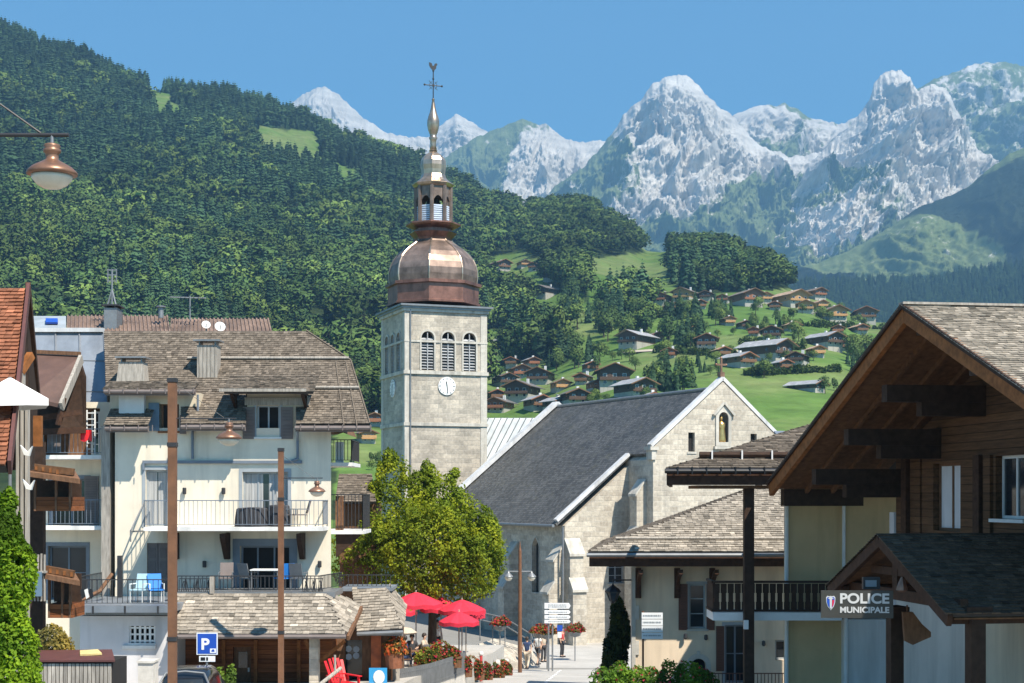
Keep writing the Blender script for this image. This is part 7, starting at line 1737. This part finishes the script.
    if skirt:
        b = MB(); b.lathe([(.24, hip-.42), (.20, hip-.2), (.15, hip+.04)], n=12); b.v = [Vector(v)*s_ for v in b.v]; b.build('skirt', M[bottom], r_, smooth=True)
    else: part('trousers', ['pel','hpl','hpr'] + (['knl','knr'] if legs > .5 else []) + ['skl','skr'], bottom, .014)
    for n_ in 'lr':
        b = MB(); a = Vector(J['an'+n_])*s_; c = Vector(J['to'+n_])*s_; b.bar(a + Vector((0, .05, -.05)), c + Vector((0, -.03, -.01)), .095, .075); b.build('shoe', M['clothdark' if top != 'clothdark' else 'clothbeige'], r_)
    hc = Vector(J['hd1'])*s_; b = MB(); n = 12
    prof = [(.02, .112), (.065, .095), (.10, .04), (.108, -.02), (.095, -.07 if not long_hair else -.2)]
    b.lathe(prof[::-1], hc + Vector((0, .022, .0)), n); b.v = [Vector((v[0], max(v[1], hc.y-.075 if v[2] > hc.z+.03 else hc.y-.01), v[2])) for v in b.v]; b.build('hair', M[hair], r_, smooth=True)
    b = MB()
    for sx in (-1, 1): b.sphere(hc + Vector((sx*.033, -.083, .01)), .012, 6, 4)
    b.build('eye', M['black'], r_); b = MB(); b.prism([hc + Vector((-.014, -.08, -.035)), hc + Vector((.014, -.08, -.035)), hc + Vector((0, -.082, .005))], (0, -.028, 0)); b.build('nose', M['skin'], r_)
    b = MB(); b.bar(hc + Vector((-.025, -.08, -.058)), hc + Vector((.025, -.08, -.058)), .012, .01); b.build('mouth', M['clothred'], r_)
    return r_
gz_ = lambda y: float(ground_z(0, y))+.01
person(538, 82, gz_(82), 'person in a white top and dark shorts walking on the church square', 'walk', 2.6, 'clothwhite', 'clothdark', legs=.35)
person(543.5, 83.5, gz_(83.5), 'person in beige just behind the walker in white', 'stand', .6, 'clothbeige', 'clothdark', 'hairfair')
person(609, 73, gz_(73), 'person in white clothes bending by the flowering shrub', 'walk', -.9, 'clothwhite', 'clothbeige', 'hairdark', legs=.5)
person(615.5, 76, gz_(76), 'person in a red brown top behind the one in white by the shrub', 'stand', .3, 'clothred', 'clothwhite', 'hairdark')
person(618.5, 71, gz_(71)-.05, 'person in white shirt right beside the dark climbing shrub', 'stand', 2.8, 'clothwhite', 'clothdark', 'hairfair')
for px, D, rz, top, lab in ((405, 60.8, -1.2, 'clothblue', 'seated cafe guest in navy blue nearest the shop post'), (412, 62.2, .2, 'clothdark', 'seated cafe guest in charcoal in the middle of the group'), (424, 62.6, 1.3, 'clothbeige', 'seated cafe guest in beige close to the grey bollard')):
    zb = float(pz(D)); person(px, D, zb, lab, 'sit', rz, top, 'clothblue', sleeves=1.0)
    t_ = thing('cafe_chair', 'dark cafe chair under the ' + lab.split(' close')[0].split(' nearest')[0].split(' in the middle')[0], 'chair', (PX(px, D), D, zb), rz, group='cafe chairs')
    b = MB(); b.box(-.2, .2, -.2, .2, .37, .40); b.build('seat', M['brownwood'], t_); b = MB(); b.box(-.2, .2, .19, .22, .5, .85); b.build('backrest', M['brownwood'], t_)
    for x in (-.18, .18):
        for y in (-.18, .19): b = MB(); b.tube((x, y, 0), (x, y, .37 if y < 0 else .85), .015, n=6); b.build('leg', M['iron'], t_)
person(527, 80, gz_(80)+.0, 'person in navy walking just right of the two headed lamp post', 'walk', 2.9, 'clothblue', 'clothbeige')
person(562, 86, gz_(86), 'person in red under the hanging flower basket at the church corner', 'stand', 1.0, 'clothred', 'clothdark')
person(437, 70.5, -7.6, 'person standing in the shade under the red parasols', 'stand', .4, 'clothwhite', 'clothdark')
M['chaletbase'] = plaster('chalet_base', (.44, .41, .36))
# ------------------------------------------------------------------ chalets on the slope
CW = [wood('chalet_wood_%s' % n, c, grain=(2, 2, 8)) for n, c in (('brown', (.20, .11, .06)), ('dark', (.11, .07, .048)), ('honey', (.50, .29, .13)), ('red', (.30, .13, .07)))]
CR = [simple('chalet_roof_%s' % n, c, .8, .2, .6, dirt=(1.5, .5)) for n, c in (('brown', (.19, .145, .115)), ('grey', (.30, .30, .31)), ('dark', (.125, .11, .10)), ('tan', (.42, .29, .19)))]
def chalet(px, py, wpx, wood_i, roof_i, rz, label, base='chaletbase', D=None, deep=1.25, storeys=2, ridge_along=False, barn=False):
    D = D or find_D(px, py); X, Y, Z = [float(q) for q in terr(px, D)]; w = wpx*D/F; w = max(5.5, min(w, 16))
    r_ = thing('chalet' if not barn else 'barn', label, 'chalet' if not barn else 'barn', (X, Y, Z-.3), rz, 'chalets on the slope')
    W_ = w*.345; dp = w*deep*.5; hb = 1.7 if storeys > 1 else .8; hu = 3.0*(storeys-1) if storeys > 1 else 2.4; s_ = w/12
    hb *= max(.6, min(1.2, s_)); hu *= max(.6, min(1.2, s_)); t_ = .42
    b = MB(); b.box(-W_, W_, -dp, dp, -3.0, hb); b.build('ground_storey', M[base], r_)
    b = MB(); zt = hb+hu; e = .06; b.prism([(-W_-e, -dp-e, hb), (W_+e, -dp-e, hb), (W_+e, -dp-e, zt), (0, -dp-e, zt+t_*W_), (-W_-e, -dp-e, zt)], (0, 2*dp+2*e, 0)); b.build('timber_storey', CW[wood_i], r_)
    ov = w*.1+.4; b = MB(); Wr = W_+ov
    for sg in (-1, 1):
        V = Vector((-sg, 0, t_)).normalized(); O = (sg*Wr, -dp-ov, zt+t_*W_+.18-t_*Wr); plane_prism(b, O, (0, 1, 0), V, [(0, 0), (2*dp+2*ov, 0), (2*dp+2*ov, Wr*math.sqrt(1+t_*t_)), (0, Wr*math.sqrt(1+t_*t_))], .2)
    ro = b.build('roof', CR[roof_i], r_)
    b = MB()
    for sg in (-1, 1): b.bar((sg*Wr, -dp-ov-.03, zt+t_*W_+.02-t_*Wr), (0, -dp-ov-.03, zt+t_*W_+.02), .08, .3)
    b.build('bargeboard', CW[0 if wood_i != 0 else 3], ro)
    if not barn: b = MB(); b.box(W_*.3, W_*.3+.8, .2, 1.0, zt+.2, zt+t_*W_+1.0); b.build('chimney', M['white'], ro)
    if not barn:
        b = MB(); b.box(-W_-.1, W_+.1, -dp-1.2, -dp-e-.01, hb-.12, hb+.02); b.box(-W_-.1, W_+.1, -dp-1.2, -dp-1.12, hb+.15, hb+.95); b.build('balcony', CW[wood_i], r_)
    n = 3 if w > 9 else 2
    for k in range(n):
        x = -W_ + 2*W_*(k+.5)/n
        for zz, dd in ((hb*.35, 0), (hb+hu*.28, e)):
            f = MB(); f.box(x-.6*s_**.5, x+.6*s_**.5, -dp-dd-.05, -dp-dd+.02, zz, zz+1.15*min(1, s_+.2)); o = f.build('window', M['frame'], r_)
            g = MB(); g.box(x-.48*s_**.5, x+.48*s_**.5, -dp-dd-.07, -dp-dd-.055, zz+.1, zz+1.05*min(1, s_+.2)); g.build('pane', M['glass'], o)
    for k in range(2):
        y = -dp*.5 + dp*k
        for sg in (-1, 1): f = MB(); f.box(sg*(W_+e)-.06, sg*(W_+e)+.06, y-.5, y+.5, hb+hu*.3, hb+hu*.3+.9); f.build('window', M['glass'], r_)
    return r_
CH = [
 (499,271,19,0,0,.5,'brown chalet at the top of the clearing just right of the spire dome'), (523,267,12,2,0,.3,'small light timber chalet beside the one at the top of the clearing'),
 (548,297,20,1,2,-.7,'dark roofed chalet half buried in the trees above the hamlet'), (558,280,22,1,1,.7,'grey roofed chalet at the forest edge above the half buried one'), (504,347,19,1,1,.5,'lone grey roofed chalet beside the belfry windows of the tower'),
 (662,304,21,3,2,-.4,'leftmost chalet of the upper row on the meadow'), (687,302,25,2,0,-.5,'honey timber chalet second in the upper row'), (708,300,16,1,2,-.4,'small dark chalet third in the upper row'), (746,305,28,3,0,.3,'long red brown chalet in the middle of the upper row'),
 (789,306,34,2,3,.4,'new pale timber house with tan roof, the largest of the upper row'), (806,313,22,2,3,-.2,'new pale timber house just below the largest tan roofed one'), (814,298,18,3,0,.4,'chalet standing highest at the right end of the ridge'),
 (831,321,27,2,0,.2,'light timber chalet with brown roof right of the building site'), (850,312,18,3,2,.3,'small chalet behind the dark gable roof, higher of two'), (864,322,27,0,0,-.1,'chalet with wide brown gable at the far right of the meadow'), (887,321,18,3,2,-.2,'last chalet at the right, beside the dark gable roof edge'),
 (727,325,14,2,0,.2,'small orange timber chalet below the upper row'), (743,329,12,1,0,.2,'tiny dark chalet below the upper row'), (772,340,25,1,2,-.2,'dark chalet alone in the middle of the meadow'), (824,347,27,1,1,.5,'grey roofed long chalet left of the pale villa'), (843,350,15,0,2,.2,'pale villa with dark roof right of the long grey roofed chalet'),
 (637,347,30,1,1,-.6,'dark chalet with bright grey roof at the track end'), (706,349,27,1,2,-.1,'dark chalet with pale windows on the middle meadow'), (738,366,25,0,1,.5,'grey roofed chalet right above the church gable cross'), (766,360,37,1,1,.7,'big barn like chalet with light grey roof on the middle meadow'), (799,364,22,1,2,-.4,'dark chalet right of the big light grey roof'),
 (613,387,42,1,2,.0,'large dark chalet with the widest gable above the church roof'), (634,397,34,1,1,.4,'grey roofed chalet behind the church ridge, right of the large dark one'), (590,371,16,0,1,.2,'white house with grey roof left of the large dark chalet'),
 (519,378,24,3,2,.2,'red brown chalet at the back of the hamlet by the tower'), (541,384,30,1,2,-.2,'dark chalet at the upper right of the hamlet by the tower'), (504,386,24,1,2,.3,'dark roofed house touching the tower in the hamlet'), (523,399,34,1,2,-.3,'wide dark chalet with white base in the middle of the hamlet'), (500,412,27,3,2,-.3,'red brown house at the bottom left of the hamlet'), (537,409,26,0,1,.3,'grey roofed house at the bottom of the hamlet'), (574,404,28,1,2,.2,'dark chalet at the right end of the hamlet'), (556,409,22,1,1,.5,'grey roofed shed between the two lowest hamlet houses'), (495,400,18,0,2,.2,'small brown house squeezed against the tower in the hamlet'),
 (373,425,21,3,1,.2,'red timber chalet on the lawn left of the tower'), (366,442,17,2,0,.3,'half hidden pale timber house below the red chalet'), (352,343,14,1,2,.3,'small dark house in the forest left of the tower')]
CH += [(671,311,15,2,3,.3,'small tan roofed chalet just below the leftmost chalet of the upper row'), (697,309,16,0,0,.2,'brown chalet in front of the honey timber one of the upper row'), (724,303,15,3,3,-.3,'small reddish chalet filling the gap before the long red brown chalet'), (762,302,17,2,3,.2,'tan roofed chalet right of the long red brown chalet'), (775,310,15,0,0,-.2,'low brown chalet under the largest tan roofed house'), (800,299,14,3,0,.1,'small red brown chalet behind the largest tan roofed house'), (818,309,15,2,3,.3,'tan roofed chalet right of the largest new timber house'), (842,303,14,0,0,.2,'small brown chalet highest in the group at the far right'), (876,313,16,2,0,-.3,'honey coloured chalet at the back of the far right group'), (858,333,16,0,3,.2,'tan roofed chalet below the far right row'), (838,334,15,3,0,-.2,'red brown chalet below the light timber one at the right'), (790,331,16,2,3,.3,'honey chalet right of the lone dark meadow chalet'), (755,336,14,3,0,-.3,'small red chalet left of the lone dark meadow chalet'), (721,357,16,0,3,.2,'tan roofed chalet at the hedge left of the grey roofs'), (690,331,14,2,0,.3,'small honey chalet between the two meadow woods'), (670,358,17,3,2,-.2,'red brown chalet beside the field track'), (781,371,16,0,1,.3,'grey roofed small chalet below the big light grey roof'), (815,356,16,2,3,.2,'tan roofed chalet in front of the grey roofed long one'), (655,341,14,0,0,.3,'little brown chalet right of the track end'), (596,391,20,3,0,.2,'red brown chalet left of the widest dark gable'), (584,384,18,0,2,-.3,'brown house at the upper right end of the hamlet'), (560,390,20,2,0,.2,'honey timber house in the middle of the hamlet right side'), (513,366,16,0,2,-.2,'brown house highest in the hamlet by the tower'), (531,366,15,3,1,.3,'grey roofed red house highest at the right of the hamlet'), (535,270,13,0,0,-.3,'brown hut right of the pair at the top of the clearing'), (511,283,14,3,2,.3,'dark roofed red hut below the clearing by the spire'), (650,405,18,0,1,.2,'grey roofed house peeking over the church ridge')]
for row in CH: chalet(*row)
rh = random.Random(77)
def hedge(pa, pb, label):
    n = 14; t_ = None; lob = []; D0 = find_D((pa[0]+pb[0])/2, (pa[1]+pb[1])/2); X0, Y0, Z0 = [float(q) for q in terr((pa[0]+pb[0])/2, D0)]
    for k in range(n):
        f = k/(n-1); p, q = pa[0]*(1-f)+pb[0]*f, pa[1]*(1-f)+pb[1]*f; D = find_D(p, q); X, Y, Z = [float(v) for v in terr(p, D)]; r = rh.uniform(1.1, 2.2); lob.append((X-X0, Y-Y0, Z-Z0+r*.5, r*1.3, r, r))
    g = np.random.default_rng(n); pts, nr, cc = crown_leaves(lob, 2600, g, np.array([.04, .07, .018])); t_ = thing('hedge', label, 'hedge', (X0, Y0, Z0)); link('foliage', leaf_mesh('foliage', pts, nr, .55, cc, g), t_)
hedge((660, 352), (742, 358), 'uneven hedge along the field track in the middle of the meadow'); hedge((748, 376), (835, 372), 'hedge above the lowest mown field'); hedge((790, 326), (900, 330), 'hedge below the far right chalets'); hedge((612, 322), (688, 315), 'hedge under the left half of the upper chalet row'); hedge((745, 345), (800, 350), 'short hedge in front of the lone dark meadow chalet')

chalet(806, 390, 22, 1, 1, .7, 'long low barn with a pale grey roof on the lower meadow', barn=True, storeys=1, deep=1.6)
bn = thing('barn', 'brown shingled barn roof between the hotel and the linden tree', 'barn', (PX(352, 68), 68, -7.6), world=True)
b = MB(); b.box(PX(338, 68), PX(374, 68), 68.6, 72, -7.6, PZ(501, 68)); b.build('wall', M['brownwood'], bn)
hiproof(bn, (P(335, 502, 68), P(376, 502, 68), P(372, 475, 70.5), P(339, 475, 70.5)), 'shingle', .18, .2)
b = MB(); b.prism([P(339, 474.6, 70.52), P(372, 474.6, 70.52), P(376, 502, 72.8), P(335, 502, 72.8)], (0, 0, -.1)); b.build('rear_roof', M['shingle'], bn)

# field track on the meadow
b = MB(); tp_ = [(622,353),(650,351),(690,353),(720,352),(742,352)]
pts = []
for (px, py) in tp_:
    for dy in (-1.1, 1.1): D = find_D(px, py+dy); X, Y, Z = [float(q) for q in terr(px, D)]; pts.append((X, Y, Z+.25))
b.add(pts, [(2*i, 2*i+1, 2*i+3, 2*i+2) for i in range(len(tp_)-1)]); structure(b.build('path', M['clothbeige']))

# ------------------------------------------------------------------ air, sun, sky, camera
hz_ = MB(); hz_.box(-6500, 6500, -260, 8150, -41.5, 2500)
hm = bpy.data.materials.new('haze'); hm.use_nodes = True; hn = hm.node_tree; hn.nodes.clear()
ou = hn.nodes.new('ShaderNodeOutputMaterial'); pv = hn.nodes.new('ShaderNodeVolumePrincipled'); pv.inputs['Color'].default_value = (.30, .62, .98, 1); pv.inputs['Density'].default_value = HAZE; pv.inputs['Anisotropy'].default_value = .1
hn.links.new(pv.outputs[0], ou.inputs['Volume'])
ho_ = hz_.build('haze', hm); ho_['kind'] = 'stuff'; tag(ho_, 'thin bluish summer haze between the village and the mountains', 'haze')

az, el = math.radians(42), math.radians(54)
to = Vector((math.sin(az)*math.cos(el), -math.cos(az)*math.cos(el), math.sin(el)))
sl_ = bpy.data.lights.new('sun', 'SUN'); sl_.energy = SUN; sl_.angle = math.radians(.53); sl_.color = (1.0, .915, .785)
so_ = bpy.data.objects.new('sun', sl_); C.objects.link(so_); so_.rotation_euler = to.to_track_quat('Z', 'Y').to_euler(); so_.location = (30, -60, 90)
wd = bpy.data.worlds.new('World'); bpy.context.scene.world = wd; wd.use_nodes = True; wn = wd.node_tree
bg = wn.nodes['Background']; sk = wn.nodes.new('ShaderNodeTexSky'); sk.sky_type = 'NISHITA'; sk.sun_disc = False; sk.sun_elevation = el; sk.sun_rotation = math.radians(180-42)
sk.altitude = 900; sk.air_density = AIR; sk.dust_density = DUST; sk.ozone_density = OZ
mxs = wn.nodes.new('ShaderNodeMix'); mxs.data_type = 'RGBA'; mxs.blend_type = 'MULTIPLY'; mxs.inputs[0].default_value = 1; mxs.inputs[7].default_value = (.46, .89, 1.0, 1); wn.links.new(sk.outputs[0], mxs.inputs[6]); wn.links.new(mxs.outputs[2], bg.inputs[0]); bg.inputs[1].default_value = SKYS
cam = bpy.data.cameras.new('camera'); co_ = bpy.data.objects.new('camera', cam); C.objects.link(co_)
cam.sensor_width = 36; cam.lens = 36*F/1024; cam.shift_y = (H-341.5)/1024; cam.clip_end = 60000; cam.clip_start = .1
co_.rotation_euler = (math.radians(90), 0, 0); bpy.context.scene.camera = co_
sc = bpy.context.scene
sc.view_settings.view_transform = 'Standard'; sc.view_settings.look = 'None'; sc.view_settings.gamma = 1; sc.view_settings.use_curve_mapping = False; sc.view_settings.exposure = EXPO
sc.render.engine = 'CYCLES'; sc.cycles.use_denoising = True; sc.cycles.max_bounces = 6; sc.cycles.diffuse_bounces = 3; sc.cycles.glossy_bounces = 3; sc.cycles.transmission_bounces = 3; sc.cycles.volume_bounces = 0; sc.cycles.transparent_max_bounces = 6
sc.cycles.caustics_reflective = False; sc.cycles.caustics_refractive = False
for o_ in bpy.data.objects:
    if '_o' in o_: del o_['_o']
